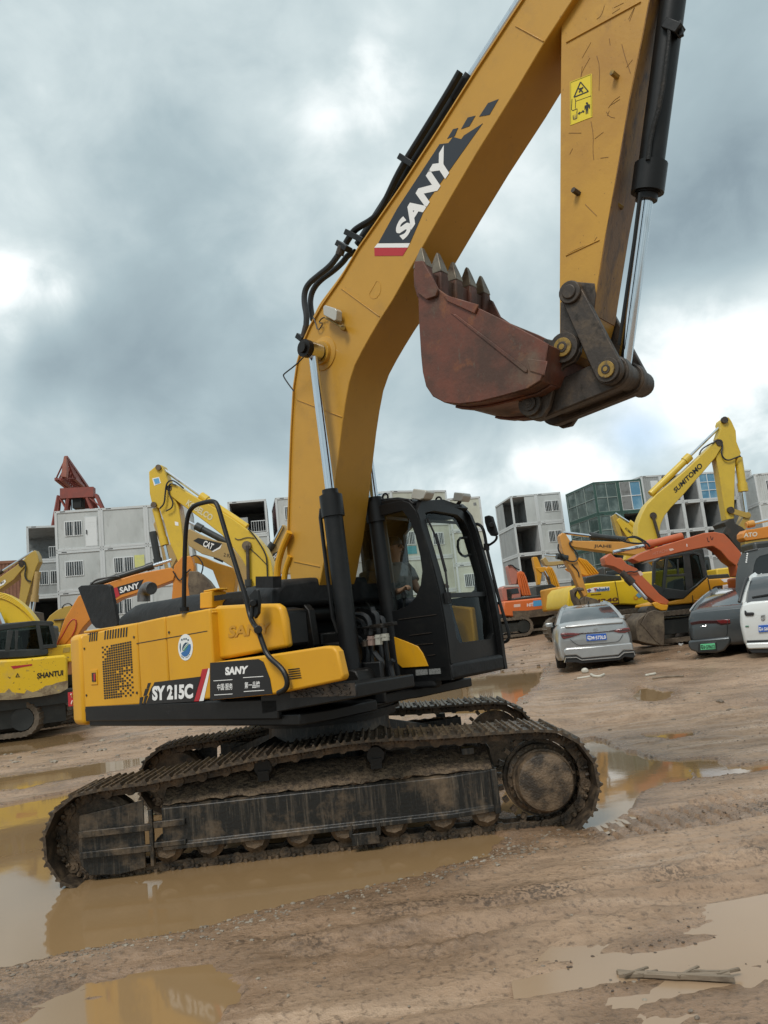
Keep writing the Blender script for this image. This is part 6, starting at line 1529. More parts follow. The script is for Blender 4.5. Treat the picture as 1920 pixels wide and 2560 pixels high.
# --- small olive machine between
fr, r = mach('mini_excavator', 'small olive digger arm peeping over the scuffed excavator cab', 'S2', (760, 800), 26, 10)
b_ = plate(fr, r, 'boom', 'S2', [(565, 510), (610, 440), (700, 370), (790, 325), (870, 312), (900, 330), (880, 420), (760, 520), (740, 640), (620, 640)], -.2, .2, m_olive)
bhose(fr, b_, 'S2', [(760, 345), (790, 300), (850, 285), (890, 320)], -.2, .02); plate(fr, b_, 'link', 'S2', [(655, 485), (820, 470), (830, 490), (660, 505)], -.26, -.2, m_oldsteel); base(fr, r, .2, m_olive, .55)
# --- left: orange machine right behind the hood
fr, r = mach('excavator', 'orange excavator boom with white lettering on black behind the engine hood', 'R1', (400, 640), 21, 6)
b_ = plate(fr, r, 'boom', 'R1', [(60, 900), (112, 750), (150, 640), (213, 535), (300, 490), (372, 466), (480, 433), (640, 403), (662, 428), (652, 462), (560, 497), (410, 545), (310, 600), (235, 680), (190, 752), (160, 900)], -.24, .24, m_orange)
bdec(fr, b_, 'S1', [(1165, 1455), (1215, 1442), (1245, 1530), (1200, 1557)], -.24, m_red); dd = bdec(fr, b_, 'S1', [(1215, 1440), (1490, 1362), (1465, 1420), (1440, 1462), (1240, 1525)], -.24, m_decblack)
btext(fr, dd, 'SANY', 'S1', [(1245, 1508), (1445, 1452), (1440, 1392), (1238, 1450)], -.25, m_white, .03); plate(fr, b_, 'boom_plate', 'S2', [(700, 785), (765, 685), (870, 485), (940, 482), (930, 600), (885, 685), (795, 790)], -.26, -.24, m_orange)
bhose(fr, b_, 'S2', [(700, 790), (765, 685), (870, 485), (940, 482), (930, 600), (885, 685)], -.265, .012, m_red, 'trim_line')
s_ = plate(fr, r, 'stick', 'R1', [(655, 395), (690, 352), (735, 350), (748, 400), (742, 470), (738, 600), (640, 610), (645, 530), (650, 470)], -.2, .2, m_orange)
bram(fr, r, 'arm_cylinder', 'S1', (945, 1425), (1590, 1218), (1780, 1160), -.1, .085, .05, m_bgblack)
bhose(fr, b_, 'S1', [(920, 1440), (990, 1365), (1080, 1350), (1200, 1330), (1240, 1340)], -.28, .025); bhose(fr, s_, 'R1', [(650, 420), (680, 470), (700, 440), (730, 410)], -.24, .02)
plate(fr, r, 'bucket', 'S3', [(470, 1150), (560, 1150), (640, 1220), (720, 1330), (600, 1420), (480, 1400), (460, 1280)], -.5, .5, m_dirtbucket)
bhose(fr, s_, 'S3', [(490, 1010), (540, 990), (600, 1060), (610, 1110), (590, 1180)], -.24, .02); base(fr, r, -3.6, m_orange)
# --- left: big yellow boom with pale lettering
fr, r = mach('excavator', 'yellow excavator boom and stick with faded white lettering seen through the handrail', 'S3', (900, 1230), 23.5, -6)
b_ = plate(fr, r, 'boom', 'S3', [(255, 340), (300, 302), (355, 318), (450, 385), (600, 470), (760, 560), (900, 650), (1000, 722), (1100, 800), (1200, 920), (1262, 1050), (1290, 1230), (1300, 1500), (1060, 1500), (1050, 1230), (1035, 1130), (985, 1040), (895, 920), (790, 800), (650, 690), (500, 580), (380, 492), (290, 420)], -.27, .27, m_kyel)
btext(fr, b_, 'KOBELCO', 'S3', [(440, 508), (682, 668), (712, 612), (470, 458)], -.27, pm('faded_white', (.62, .56, .36), .6), .035)
k = MB(); c = fr.p3('S3', (1035, 905), -.27); k.cyl(c, c + Vector((0, -.1, 0)), .14, n=16); k.build('pin_boss', m_dirtbucket, b_); bram(fr, r, 'boom_cylinder', 'S3', (1045, 1500), (1045, 1230), (1037, 905), -.36, .09, .055, m_bgblack, m_oldsteel)
s_ = plate(fr, r, 'stick', 'S3', [(85, 190), (130, 152), (165, 122), (205, 125), (225, 165), (265, 270), (285, 330), (330, 440), (370, 520), (400, 700), (420, 900), (440, 1100), (400, 1160), (345, 1010), (295, 900), (225, 650), (185, 545), (120, 520), (92, 400)], -.22, .22, m_kyel)
for p in ((180, 150), (285, 350), (135, 510)): k = MB(); c = fr.p3('S3', p, -.24); k.cyl(c, c + Vector((0, -.05, 0)), .09, n=14); k.build('pin', m_dirtbucket, s_)
bram(fr, r, 'arm_cylinder', 'S3', (1030, 725), (585, 425), (215, 160), 0, .115, .05, m_kyel); bram(fr, r, 'bucket_cylinder', 'S3', (150, 545), (240, 900), (290, 1115), -.1, .11, .05, m_kyel)
bhose(fr, b_, 'S3', [(420, 350), (350, 290), (300, 268), (255, 300), (243, 400), (235, 500), (190, 545)], -.32, .025); bhose(fr, b_, 'S3', [(350, 320), (295, 300), (270, 340), (285, 420), (320, 480), (310, 540), (250, 570)], -.32, .022); bhose(fr, b_, 'S3', [(1040, 740), (1100, 800), (1180, 920), (1220, 1010), (1225, 1090), (1230, 1230)], -.32, .022); bhose(fr, b_, 'S3', [(915, 830), (950, 850), (1030, 820), (1100, 830)], -.29, .012); bhose(fr, b_, 'S3', [(1060, 930), (1150, 1010), (1225, 1090)], -.29, .012)
bdec(fr, s_, 'S3', [(118, 255), (185, 240), (203, 300), (138, 325)], -.22, m_white); bdec(fr, s_, 'S3', [(130, 262), (180, 250), (193, 298), (148, 312)], -.22, pm('sticker_sky', (.12, .36, .62), .5), 'sticker', -.01); bdec(fr, s_, 'S3', [(335, 670), (370, 678), (372, 712), (340, 708)], -.22, m_white)
base(fr, r, 7.2 - 2.4, m_kyel, f=-1)
# --- left: tan machine with a black lozenge
fr, r = mach('excavator', 'tan excavator boom with white letters on a black lozenge behind the handrail', 'S3', (800, 1230), 28, -4)
b_ = plate(fr, r, 'boom', 'S3', [(440, 760), (480, 742), (560, 785), (700, 845), (830, 878), (920, 960), (1000, 1060), (1050, 1160), (1080, 1400), (960, 1400), (935, 1195), (890, 1110), (760, 1030), (600, 985), (470, 905)], -.25, .25, m_tan)
dd = bdec(fr, b_, 'S3', [(513, 856), (560, 828), (792, 882), (765, 915), (700, 957)], -.25, m_decblack); bdec(fr, b_, 'S3', [(765, 918), (792, 884), (775, 930), (705, 965), (690, 957)], -.25, m_white, 'white_edge'); btext(fr, dd, 'CAT', 'S3', [(603, 907), (690, 945), (718, 888), (625, 850)], -.26, m_white, .03)
btext(fr, b_, '2.97', 'S3', [(805, 1005), (875, 1025), (880, 990), (812, 972)], -.25, m_decblack, .0); bram(fr, r, 'arm_cylinder', 'S3', (830, 865), (540, 712), (400, 640), -.1, .12, .05, m_bgblack)
s_ = plate(fr, r, 'stick', 'S3', [(128, 700), (150, 650), (195, 640), (235, 880), (340, 900), (365, 1010), (305, 1125), (240, 1135), (195, 900)], -.2, .2, m_tan); bram(fr, r, 'bucket_cylinder', 'S3', (122, 770), (182, 1100), (190, 1200), -.26, .13, .05, m_bgblack)
base(fr, r, 5.8, m_tan, f=-1)
# --- low amber boom under it
fr, r = mach('excavator', 'low amber boom below the tan one with a black lettered band', 'S3', (700, 1230), 25.5, -4)
b_ = plate(fr, r, 'boom', 'S3', [(490, 1010), (540, 990), (600, 1010), (720, 1062), (900, 1118), (925, 1190), (900, 1400), (800, 1400), (700, 1140), (580, 1085), (500, 1060)], -.2, .2, m_gyel); bdec(fr, b_, 'S3', [(708, 1012), (805, 1048), (800, 1068), (712, 1030)], -.2, m_decblack); base(fr, r, 4.6, m_gyel, f=-1)
# --- second tan boom right beside the big boom
fr, r = mach('excavator', 'second tan boom with black lozenge close left of the raised boom', 'S3', (1350, 1230), 27, -8)
b_ = plate(fr, r, 'boom', 'S3', [(1235, 985), (1262, 920), (1290, 880), (1370, 700), (1395, 703), (1440, 765), (1500, 900), (1500, 1180), (1310, 1170), (1300, 1070), (1255, 1040)], -.25, .25, m_tan)
bram(fr, r, 'arm_cylinder', 'S3', (1240, 950), (1285, 880), (1372, 712), -.3, .10, .06, m_bgblack); dd = bdec(fr, b_, 'S3', [(1258, 1040), (1285, 980), (1340, 950), (1325, 1010), (1300, 1070)], -.25, m_decblack); btext(fr, dd, 'CAT', 'S3', [(1283, 1052), (1322, 1010), (1318, 975), (1280, 1012)], -.26, m_white, .03)
base(fr, r, 1.5, m_tan)

# --- right: small orange-red machine with faded cab
fr, r = mach('excavator', 'small orange excavator with pale cab and blue sticker left of the silver car', 'V4', (550, 800), 34, 6)
hs_ = plate(fr, r, 'house', 'V4', [(190, 600), (300, 592), (590, 562), (825, 540), (862, 565), (880, 690), (860, 745), (700, 775), (480, 800), (310, 792), (195, 780)], -1.2, 1.2, m_horange, .06)
plate(fr, r, 'engine_cover', 'V4', [(320, 560), (520, 540), (745, 505), (765, 540), (590, 565), (310, 590)], -1.0, 1.0, m_bgblack, .03)
cb_ = plate(fr, r, 'cab', 'V4', [(160, 440), (200, 415), (370, 405), (392, 425), (410, 560), (300, 585), (195, 600)], -.4, .5, m_pink, .04); plate(fr, cb_, 'cab_window', 'V4', [(225, 455), (365, 440), (380, 500), (290, 515), (285, 585), (240, 590)], -.42, -.40, m_darkglass, 0); plate(fr, cb_, 'cab_roof', 'V4', [(195, 410), (370, 398), (385, 425), (200, 435)], -.42, .5, pm('faded_pale', (.42, .38, .36), .6), .02)
b_ = plate(fr, r, 'boom', 'V4', [(355, 250), (400, 228), (440, 250), (470, 310), (500, 420), (530, 530), (420, 540), (400, 480), (370, 380)], -.3, .3, m_horange)
for o in (0, 28, 56, 84): bhose(fr, b_, 'V4', [(372 + o * .75, 262), (395 + o * .8, 340), (410 + o * .95, 430), (425 + o * 1.1, 525)], -.33, .035, m_horange, 'pipe')
plate(fr, r, 'stick', 'V4', [(240, 170), (270, 155), (335, 200), (370, 235), (360, 300), (350, 390), (290, 395), (265, 300), (250, 230)], -.25, .25, m_pink); bhose(fr, b_, 'V4', [(245, 165), (290, 155), (340, 200), (385, 220)], -.3, .03)
bdec(fr, hs_, 'V4', [(550, 595), (685, 580), (685, 650), (552, 665)], -1.2, pm('sticker_blue2', (.07, .30, .55), .5)); btext(fr, hs_, 'HIT', 'V4', [(475, 668), (552, 660), (552, 618), (475, 628)], -1.2, m_white, .02); bdec(fr, hs_, 'V4', [(315, 640), (395, 632), (395, 668), (315, 675)], -1.2, pm('faded_letter', (.62, .45, .38), .6)); plate(fr, r, 'muddy_skirt', 'V4', [(300, 720), (480, 715), (860, 665), (880, 700), (862, 748), (700, 778), (480, 803), (310, 795)], -1.22, -1.19, m_dirtbucket, 0)
for lat, xx in ((-1.0, 530), (1.0, 880)):
    x1 = fr.tr('V4', [(xx, 900)], lat)[0][0]; belt(fr, r, x1 - 3.6, x1, lat, .55, .40)
k = MB(); k.box((-.5, 0, .7), (2.4, 1.6, .6)); k.build('car_body', m_bgblack, r)
# --- small yellow ribbed booms behind it
fr, r = mach('excavator', 'amber excavator with ribbed boom between the small orange and big yellow machines', 'V4', (850, 700), 38, 4)
b_ = plate(fr, r, 'boom', 'V4', [(700, 200), (740, 175), (785, 190), (830, 280), (880, 420), (940, 500), (900, 520), (830, 520), (780, 410), (740, 300)], -.3, .3, m_gyel)
for o in (0, 26, 52): bhose(fr, b_, 'V4', [(735 + o * .8, 200), (770 + o * .9, 290), (800 + o, 400), (840 + o * 1.2, 500)], -.33, .04, m_gyel, 'pipe')
plate(fr, r, 'stick', 'V4', [(550, 60), (600, 60), (640, 150), (660, 260), (640, 400), (610, 400), (590, 250), (570, 180)], -.2, .2, m_gyel); plate(fr, r, 'link', 'V4', [(580, 190), (700, 180), (740, 240), (640, 250)], -.25, -.2, m_gyel); bram(fr, r, 'arm_cylinder', 'V4', (760, 390), (730, 300), (690, 230), -.3, .06, .05, m_oldsteel)
hs_ = plate(fr, r, 'house', 'V4', [(850, 565), (970, 550), (1030, 545), (1030, 690), (890, 720), (875, 600)], -1.2, 1.0, m_gyel); plate(fr, r, 'engine_cover', 'V4', [(580, 420), (780, 390), (960, 500), (970, 550), (600, 560)], -.6, 1.0, m_bgblack); bdec(fr, hs_, 'V4', [(880, 625), (960, 612), (960, 660), (885, 670)], -1.2, pm('sticker_grey', (.35, .40, .42), .5)); btext(fr, hs_, '100', 'V4', [(968, 640), (1030, 630), (1030, 590), (968, 600)], -1.2, m_decblack, .03); base(fr, r, -1.0, m_gyel, 1.0, False, False)
fr, r = mach('excavator', 'thin sandy excavator boom with white letters on black before the white cabin wall', 'V4', (850, 400), 42, 4)
b_ = plate(fr, r, 'boom', 'V4', [(660, 90), (700, 60), (740, 120), (960, 105), (1100, 100), (1100, 160), (960, 150), (740, 170), (700, 160)], -.25, .25, m_tan); dd = bdec(fr, b_, 'V4', [(845, 155), (945, 145), (945, 192), (845, 200)], -.26, m_decblack); btext(fr, dd, 'SANY', 'V4', [(855, 192), (938, 184), (938, 156), (855, 163)], -.27, m_white, .03); bram(fr, r, 'arm_cylinder', 'V4', (1000, 70), (830, 50), (690, 40), -.1, .12, .05, m_bgblack); base(fr, r, 4.6, m_tan, f=-1)
# --- big yellow machine with 240
fr, r = mach('excavator', 'big yellow excavator house with large 240 marking behind the silver car', 'V4', (1300, 690), 27, 5)
hs_ = plate(fr, r, 'house', 'V4', [(985, 690), (968, 640), (985, 480), (1040, 415), (1200, 385), (1560, 352), (1659, 345), (1800, 335), (1900, 338), (1990, 400), (2080, 510), (2150, 630), (2140, 660), (1640, 640), (1380, 672), (1100, 690)], -1.35, 1.2, m_syel, .06)
plate(fr, r, 'lower_frame', 'V4', [(1300, 690), (1640, 642), (2150, 660), (2150, 760), (1640, 720), (1300, 730)], -1.2, 1.1, m_bgblack, .02); plate(fr, r, 'engine_cover', 'V4', [(1185, 300), (1350, 270), (1620, 285), (1640, 345), (1560, 352), (1195, 388)], -1.0, .6, m_bgblack, .04)
bhose(fr, hs_, 'V4', [(1548, 355), (1575, 480), (1600, 640)], -1.36, .012, m_dark, 'door_gap')
bdec(fr, hs_, 'V4', [(1205, 455), (1300, 430), (1480, 422), (1485, 470), (1290, 492), (1215, 495)], -1.35, m_white); btext(fr, hs_, 'akaki', 'V4', [(1318, 480), (1478, 466), (1478, 428), (1318, 440)], -1.36, pm('letter_blue', (.03, .12, .30), .5), .05); btext(fr, hs_, 'T', 'V4', [(1285, 482), (1325, 478), (1330, 440), (1290, 445)], -1.36, m_red, .05); k = MB(); k.prism([(x, z) for x, z in fr.tr('V4', [(1208, 470), (1235, 448), (1260, 465), (1235, 492)], -1.36)], -1.366, -1.36); k.build('emblem', pm('letter_purple', (.12, .08, .30), .5), hs_)
btext(fr, hs_, 'd240', 'V4', [(1300, 625), (1585, 598), (1585, 552), (1300, 580)], -1.35, pm('letter_brown', (.10, .03, .02), .5), .03); bdec(fr, hs_, 'V4', [(1330, 640), (1595, 612), (1597, 630), (1332, 658)], -1.35, MATS['letter_brown']); k = MB()
for i in range(9): u = 1255 + i * 14; flat(k, fr, 'V4', [(u, 515 - i), (u + 9, 514 - i), (u + 9, 530 - i), (u, 531 - i)], -1.35, -.007, .003)
k.build('small_print', m_decblack, hs_, smooth=0)
k = MB(); k.ring(fr.tr('V5', ell(215, 700, 28, 42, 20), -1.35), fr.tr('V5', ell(215, 700, 17, 30, 20), -1.35), -1.362, -1.355, 24); k.build('ring_emblem', m_orange, hs_); bdec(fr, hs_, 'V5', [(215, 690), (250, 655), (290, 665), (300, 690), (250, 720)], -1.36, pm('emblem_blue', (.12, .30, .42), .5), 'emblem', -.01)
for lat in (-1.2, 1.2): belt(fr, r, -1.5, 3.4, lat, .6, .45)
k = MB(); k.box((1, 0, .8), (3, 1.8, .5)); k.build('car_body', m_bgblack, r)
# --- yellow ribbed boom behind it and small sandy boom
fr, r = mach('excavator', 'yellow ribbed boom end above the big yellow house', 'S4', (1050, 960), 31, 5)
b_ = plate(fr, r, 'boom', 'S4', [(915, 905), (1010, 805), (1085, 830), (1190, 950), (1200, 980), (1060, 975), (940, 925)], -.3, .3, m_gyel)
for o in (0, 1, 2, 3): bhose(fr, b_, 'S4', [(1000 + o * 22, 812 + o * 6), (1060 + o * 26, 885 + o * 4), (1110 + o * 26, 960 - o * 2)], -.33, .035, m_gyel, 'pipe')
base(fr, r, .8, m_gyel, .9)
fr, r = mach('excavator', 'sandy excavator arm with small black letters before the green stack', 'S5', (250, 1250), 36, 0)
b_ = plate(fr, r, 'boom', 'S5', [(165, 1110), (190, 1085), (290, 1150), (380, 1230), (420, 1330), (400, 1500), (250, 1500), (300, 1320), (200, 1170)], -.25, .25, m_kyel); plate(fr, r, 'stick', 'S5', [(122, 1065), (150, 1045), (185, 1090), (205, 1200), (230, 1290), (200, 1300), (160, 1200)], -.2, .2, m_olive); btext(fr, b_, 'KOMATSU', 'S5', [(243, 1195), (335, 1275), (350, 1255), (258, 1178)], -.25, m_decblack, .02); bram(fr, r, 'arm_cylinder', 'S5', (380, 1200), (285, 1130), (150, 1042), -.05, .12, .06, m_kyel); base(fr, r, 4.0, m_kyel, .9, f=-1)
# --- tall yellow boom with black lettering
fr, r = mach('excavator', 'tall yellow excavator boom with black lettering rising at the right', 'S5', (480, 1400), 29, 2)
b_ = plate(fr, r, 'boom', 'S5', [(1150, 318), (1190, 308), (1212, 345), (1195, 400), (1140, 490), (1030, 620), (935, 725), (810, 872), (700, 985), (640, 1062), (600, 1150), (580, 1300), (570, 1500), (370, 1500), (370, 1300), (375, 1150), (410, 1055), (460, 955), (560, 850), (700, 738), (840, 618), (1000, 465), (1100, 368)], -.28, .28, m_sumi)
btext(fr, b_, 'SUMITOMO', 'S5', [(745, 842), (1018, 578), (985, 538), (722, 800)], -.28, m_decblack, .03)
s_ = plate(fr, r, 'stick', 'S5', [(1185, 150), (1195, 118), (1225, 95), (1272, 90), (1300, 130), (1342, 225), (1350, 335), (1392, 440), (1385, 470), (1340, 490), (1335, 620), (1330, 800), (1326, 1090), (1250, 1105), (1215, 900), (1175, 640), (1145, 480), (1200, 400), (1212, 350), (1165, 300), (1195, 200)], -.22, .22, m_sumi)
bram(fr, r, 'arm_cylinder', 'S5', (500, 850), (885, 478), (1200, 170), .0, .13, .055, m_sumi); bram(fr, r, 'bucket_cylinder', 'S5', (1365, 490), (1415, 825), (1450, 1070), -.05, .15, .06, m_sumi); bram(fr, r, 'boom_cylinder', 'S5', (600, 1500), (590, 1300), (522, 1065), -.38, .09, .06, m_bgblack, m_oldsteel)
for p in ((1228, 120), (1175, 345), (522, 1065), (1288, 1010)): k = MB(); c = fr.p3('S5', p, -.26); k.cyl(c + Vector((0, .05, 0)), c + Vector((0, -.06, 0)), .13, n=14); k.build('pin', m_oldsteel, b_)
k = MB(); k.prism(hull(fr.tr('S5', [(1288, 1010)], -.3)[0], .10, fr.tr('S5', [(1455, 1060)], -.3)[0], .10), -.3, -.24); k.prism(hull(fr.tr('S5', [(1455, 1060)], -.2)[0], .12, fr.tr('S5', [(1400, 1190)], -.2)[0], .12), -.24, .2); k.build('side_link', m_olive, r)
bhose(fr, s_, 'S5', [(1110, 350), (1160, 308), (1205, 340), (1210, 400), (1195, 440), (1220, 500), (1270, 520), (1340, 490), (1390, 475)], -.3, .03); bhose(fr, b_, 'S5', [(980, 460), (1000, 410), (1060, 370), (1110, 345)], -.3, .03)
plate(fr, r, 'bucket', 'V3', [(735, 1200), (800, 1080), (760, 1010), (860, 945), (935, 950), (960, 1030), (1080, 1090), (1145, 1150), (1100, 1250), (1160, 1440), (1150, 1490), (1040, 1530), (900, 1330), (820, 1230)], -.5, .5, pm('bucket_dark', (.035, .035, .03), .6, .2, [((.07, .05, .04), 4, .5, .7, U)])); base(fr, r, .6, m_sumi)
# --- orange boom with dark lettering in front of the 240 machine
fr, r = mach('excavator', 'orange excavator arm with dark lettering reaching down behind the silver car', 'S4', (1050, 1260), 24, 3)
b_ = plate(fr, r, 'boom', 'S4', [(928, 672), (945, 645), (985, 648), (1450, 658), (1640, 690), (1800, 740), (1900, 900), (1780, 900), (1640, 790), (1350, 762), (1130, 732), (980, 712), (940, 700)], -.22, .22, m_jorange)
btext(fr, b_, 'JIAHE', 'S4', [(1148, 718), (1315, 722), (1315, 686), (1148, 682)], -.22, m_decblack, .01)
s_ = plate(fr, r, 'stick', 'S4', [(828, 600), (850, 572), (882, 580), (930, 655), (1000, 850), (1045, 1000), (1092, 1160), (1060, 1180), (1010, 1090), (955, 950), (890, 850), (855, 740)], -.18, .18, m_jorange)
bram(fr, r, 'arm_cylinder', 'S4', (1445, 640), (1110, 602), (862, 572), .0, .10, .05, m_bgblack); bram(fr, r, 'bucket_cylinder', 'S4', (800, 795), (900, 810), (960, 840), -.1, .09, .05, m_bgblack)
bhose(fr, s_, 'S4', [(945, 650), (920, 660), (920, 690), (990, 760), (1000, 820), (960, 850), (880, 830), (810, 740), (815, 680)], -.24, .025); bhose(fr, b_, 'S4', [(1440, 640), (1480, 610), (1560, 620), (1640, 680)], -.26, .025); bhose(fr, b_, 'S4', [(1440, 630), (1520, 600), (1600, 630), (1660, 700)], -.26, .025); bhose(fr, s_, 'S4', [(940, 870), (1000, 930), (1010, 985)], -.2, .02)
k = MB()
k.prism(fr.tr('S4', [(950, 1110), (1000, 1085), (1050, 1090), (1060, 1115), (1000, 1120), (970, 1150), (1010, 1200), (1030, 1270), (1000, 1275), (965, 1200)], -.2), -.2, .2); k.prism(fr.tr('S4', [(1040, 1090), (1080, 1160), (1060, 1270), (1030, 1280), (1020, 1210), (1060, 1170)], -.15), -.15, .15); k.prism(fr.tr('S4', [(1070, 1170), (1180, 1200), (1230, 1260), (1060, 1275)], -.3), -.3, .3); k.build('grapple', m_dirtbucket, s_, bevel=.02)
base(fr, r, 7.5, m_jorange, f=-1)
# --- red-orange boom with the bucket set down
fr, r = mach('excavator', 'red orange excavator boom with its muddy bucket resting on the ground', 'V5', (480, 1230), 20.5, 2)
b_ = plate(fr, r, 'boom', 'V5', [(170, 290), (250, 240), (400, 180), (640, 108), (960, 10), (1080, -2), (1180, 18), (1242, 80), (1360, 215), (1400, 330), (1440, 480), (1330, 480), (1310, 365), (1230, 310), (1140, 205), (1060, 155), (980, 165), (700, 222), (430, 292), (250, 332)], -.24, .24, m_hred)
btext(fr, b_, 'HITACHI', 'V5', [(400, 255), (565, 215), (565, 180), (400, 222)], -.24, pm('faint_letter', (.52, .20, .13), .6), .0); bdec(fr, b_, 'V5', [(575, 185), (620, 178), (632, 195), (590, 210)], -.24, pm('faded_letter', (.6, .4, .3), .6)); bdec(fr, b_, 'V5', [(768, 130), (776, 128), (778, 160), (772, 162)], -.24, m_white)
bhose(fr, b_, 'V5', [(995, 60), (1005, 105), (1020, 105)], -.245, .008); bhose(fr, b_, 'V5', [(1030, 45), (1045, 95), (1060, 55)], -.245, .008)
s_ = plate(fr, r, 'stick', 'V5', [(-130, 280), (-60, 230), (0, 280), (60, 280), (120, 350), (232, 400), (300, 490), (400, 590), (475, 675), (585, 755), (560, 800), (440, 775), (330, 690), (200, 540), (90, 440), (-20, 380), (-110, 360)], -.2, .2, m_hred)
bram(fr, r, 'arm_cylinder', 'V5', (720, 45), (315, 148), (-30, 220), -.05, .10, .05, m_hred); bram(fr, r, 'bucket_cylinder', 'V5', (60, 440), (180, 560), (330, 730), -.26, .09, .05, m_oldsteel); bhose(fr, s_, 'V5', [(100, 445), (150, 430), (210, 440), (240, 420)], -.25, .02); bhose(fr, b_, 'V5', [(20, 70), (100, 110), (250, 130), (330, 110), (370, 160)], -.3, .025); bhose(fr, b_, 'V5', [(120, 60), (250, 60), (330, 110)], -.3, .02)
plate(fr, s_, 'bucket_link', 'V5', [(395, 775), (440, 760), (500, 790), (575, 795), (560, 855), (500, 860), (430, 830)], -.24, -.12, m_gyel, .02); bdec(fr, s_, 'V5', [(232, 430), (270, 425), (298, 465), (265, 480)], -.2, pm('faded_letter', (.6, .4, .3), .6))
bk = [fr.tr('V5', q, -.5) for q in ([(345, 875), (420, 850), (525, 875), (535, 1080), (530, 1240), (495, 1245), (430, 1195), (300, 1040), (270, 1010), (310, 930)], [(235, 960), (345, 875), (310, 930), (270, 1010), (300, 1040), (430, 1195), (495, 1245), (330, 1215), (240, 1190), (222, 1100), (215, 1030)])]
k = MB(); k.prism(bk[0], -.5, -.46); k.prism(bk[0], .46, .5); k.prism(bk[1], -.499, .499); bo = k.build('bucket', m_dirtbucket, r, bevel=.02)
k = MB(); c = fr.p3('V5', (385, 860), -.3); k.cyl(c, c + Vector((0, .6, 0)), .13, n=16); k.build('bucket_pin', m_oldsteel, bo)
x1 = fr.tr('V5', [(1500, 800)], 0)[0][0]; base(fr, r, x1 + .4, m_hred, .85, True, False, -1)
# --- amber machine with black cab under that boom
fr, r = mach('excavator', 'amber excavator with black cab and white notice under the red orange boom', 'V5', (800, 900), 23, 4)
hs_ = plate(fr, r, 'house', 'V5', [(555, 800), (560, 765), (740, 722), (1000, 492), (1012, 515), (1290, 495), (1310, 700), (1160, 742), (860, 775), (600, 800)], -1.2, 1.2, m_gyel, .03); plate(fr, r, 'engine_cover', 'V5', [(1000, 470), (1230, 455), (1250, 500), (1005, 515)], -1.0, .8, m_bgblack, .02)
cb_ = plate(fr, r, 'cab', 'V5', [(500, 640), (545, 610), (770, 640), (905, 560), (990, 470), (1000, 492), (740, 728), (540, 735), (505, 715)], -1.22, -.2, m_bgblack, .02)
for q in ([(410, 320), (500, 270), (850, 213), (930, 240), (920, 262), (850, 240), (500, 300), (440, 330)], [(540, 290), (575, 280), (540, 640), (500, 690)], [(735, 250), (800, 235), (845, 590), (770, 650)], [(905, 250), (935, 240), (990, 470), (960, 500)], [(405, 330), (440, 310), (430, 560), (400, 570)], [(400, 560), (500, 600), (510, 700), (400, 620)], [(540, 470), (760, 450), (760, 480), (540, 490)], [(670, 300), (685, 298), (690, 470), (675, 470)]): plate(fr, cb_, 'cab_pillar', 'V5', q, -1.22, -1.14, m_bgblack, .01)
plate(fr, cb_, 'cab_roof', 'V5', [(410, 318), (500, 270), (850, 213), (930, 240), (850, 235), (500, 295)], -1.2, -.2, m_bgblack, .02); plate(fr, cb_, 'cab_pane', 'V5', [(420, 330), (550, 295), (900, 250), (970, 480), (800, 640), (540, 690), (430, 600)], -1.17, -1.155, m_bgglass, 0); plate(fr, cb_, 'cab_back', 'V5', [(790, 260), (930, 250), (980, 470), (800, 600)], -.3, -.2, m_bgblack, 0); k = MB(); k.prism(fr.tr('V5', [(620, 540), (720, 500), (740, 650), (600, 670)], -.8), -.9, -.4); k.build('seat', m_bgblack, cb_, bevel=.03)
bdec(fr, hs_, 'V5', [(1165, 580), (1285, 560), (1300, 700), (1168, 735)], -1.2, m_white, 'paper_notice'); bdec(fr, hs_, 'V5', [(1140, 515), (1265, 500), (1290, 540), (1180, 548)], -1.2, m_white, 'paper_notice'); bdec(fr, hs_, 'V5', [(1050, 610), (1080, 590), (1160, 580), (1160, 615), (1055, 630)], -1.2, m_oldsteel); bdec(fr, hs_, 'V5', [(1055, 642), (1105, 640), (1105, 668), (1058, 670)], -1.2, m_decblack, 'latch'); bhose(fr, hs_, 'V5', [(1003, 510), (1030, 640), (1040, 755)], -1.21, .014, m_dark, 'door_gap'); bhose(fr, hs_, 'V5', [(835, 690), (840, 770)], -1.21, .012, m_dark, 'door_gap'); bhose(fr, hs_, 'V5', [(855, 745), (985, 735), (990, 720)], -1.21, .02, m_gyel, 'handle')
k = MB(); [flat(k, fr, 'V5', [(1182, 600 + i * 15), (1270, 588 + i * 15), (1270, 591 + i * 15), (1182, 603 + i * 15)], -1.2, -.01, .003) for i in range(6)]; k.build('notice_lines', m_oldsteel, hs_, smooth=0)
plate(fr, r, 'lower_frame', 'V5', [(560, 800), (860, 778), (1150, 745), (1150, 800), (870, 890), (560, 905)], -1.1, 1.1, m_bgblack, .02); plate(fr, r, 'step_post', 'V5', [(840, 778), (862, 776), (885, 900), (860, 905)], -1.2, -1.12, m_oldsteel, .01); plate(fr, r, 'step_bar', 'V5', [(520, 915), (880, 895), (880, 905), (520, 930)], -1.22, -1.1, m_oldsteel, .01)
for lat in (-1.15, 1.15): belt(fr, r, -2.2, 2.6, lat, .6, .42)
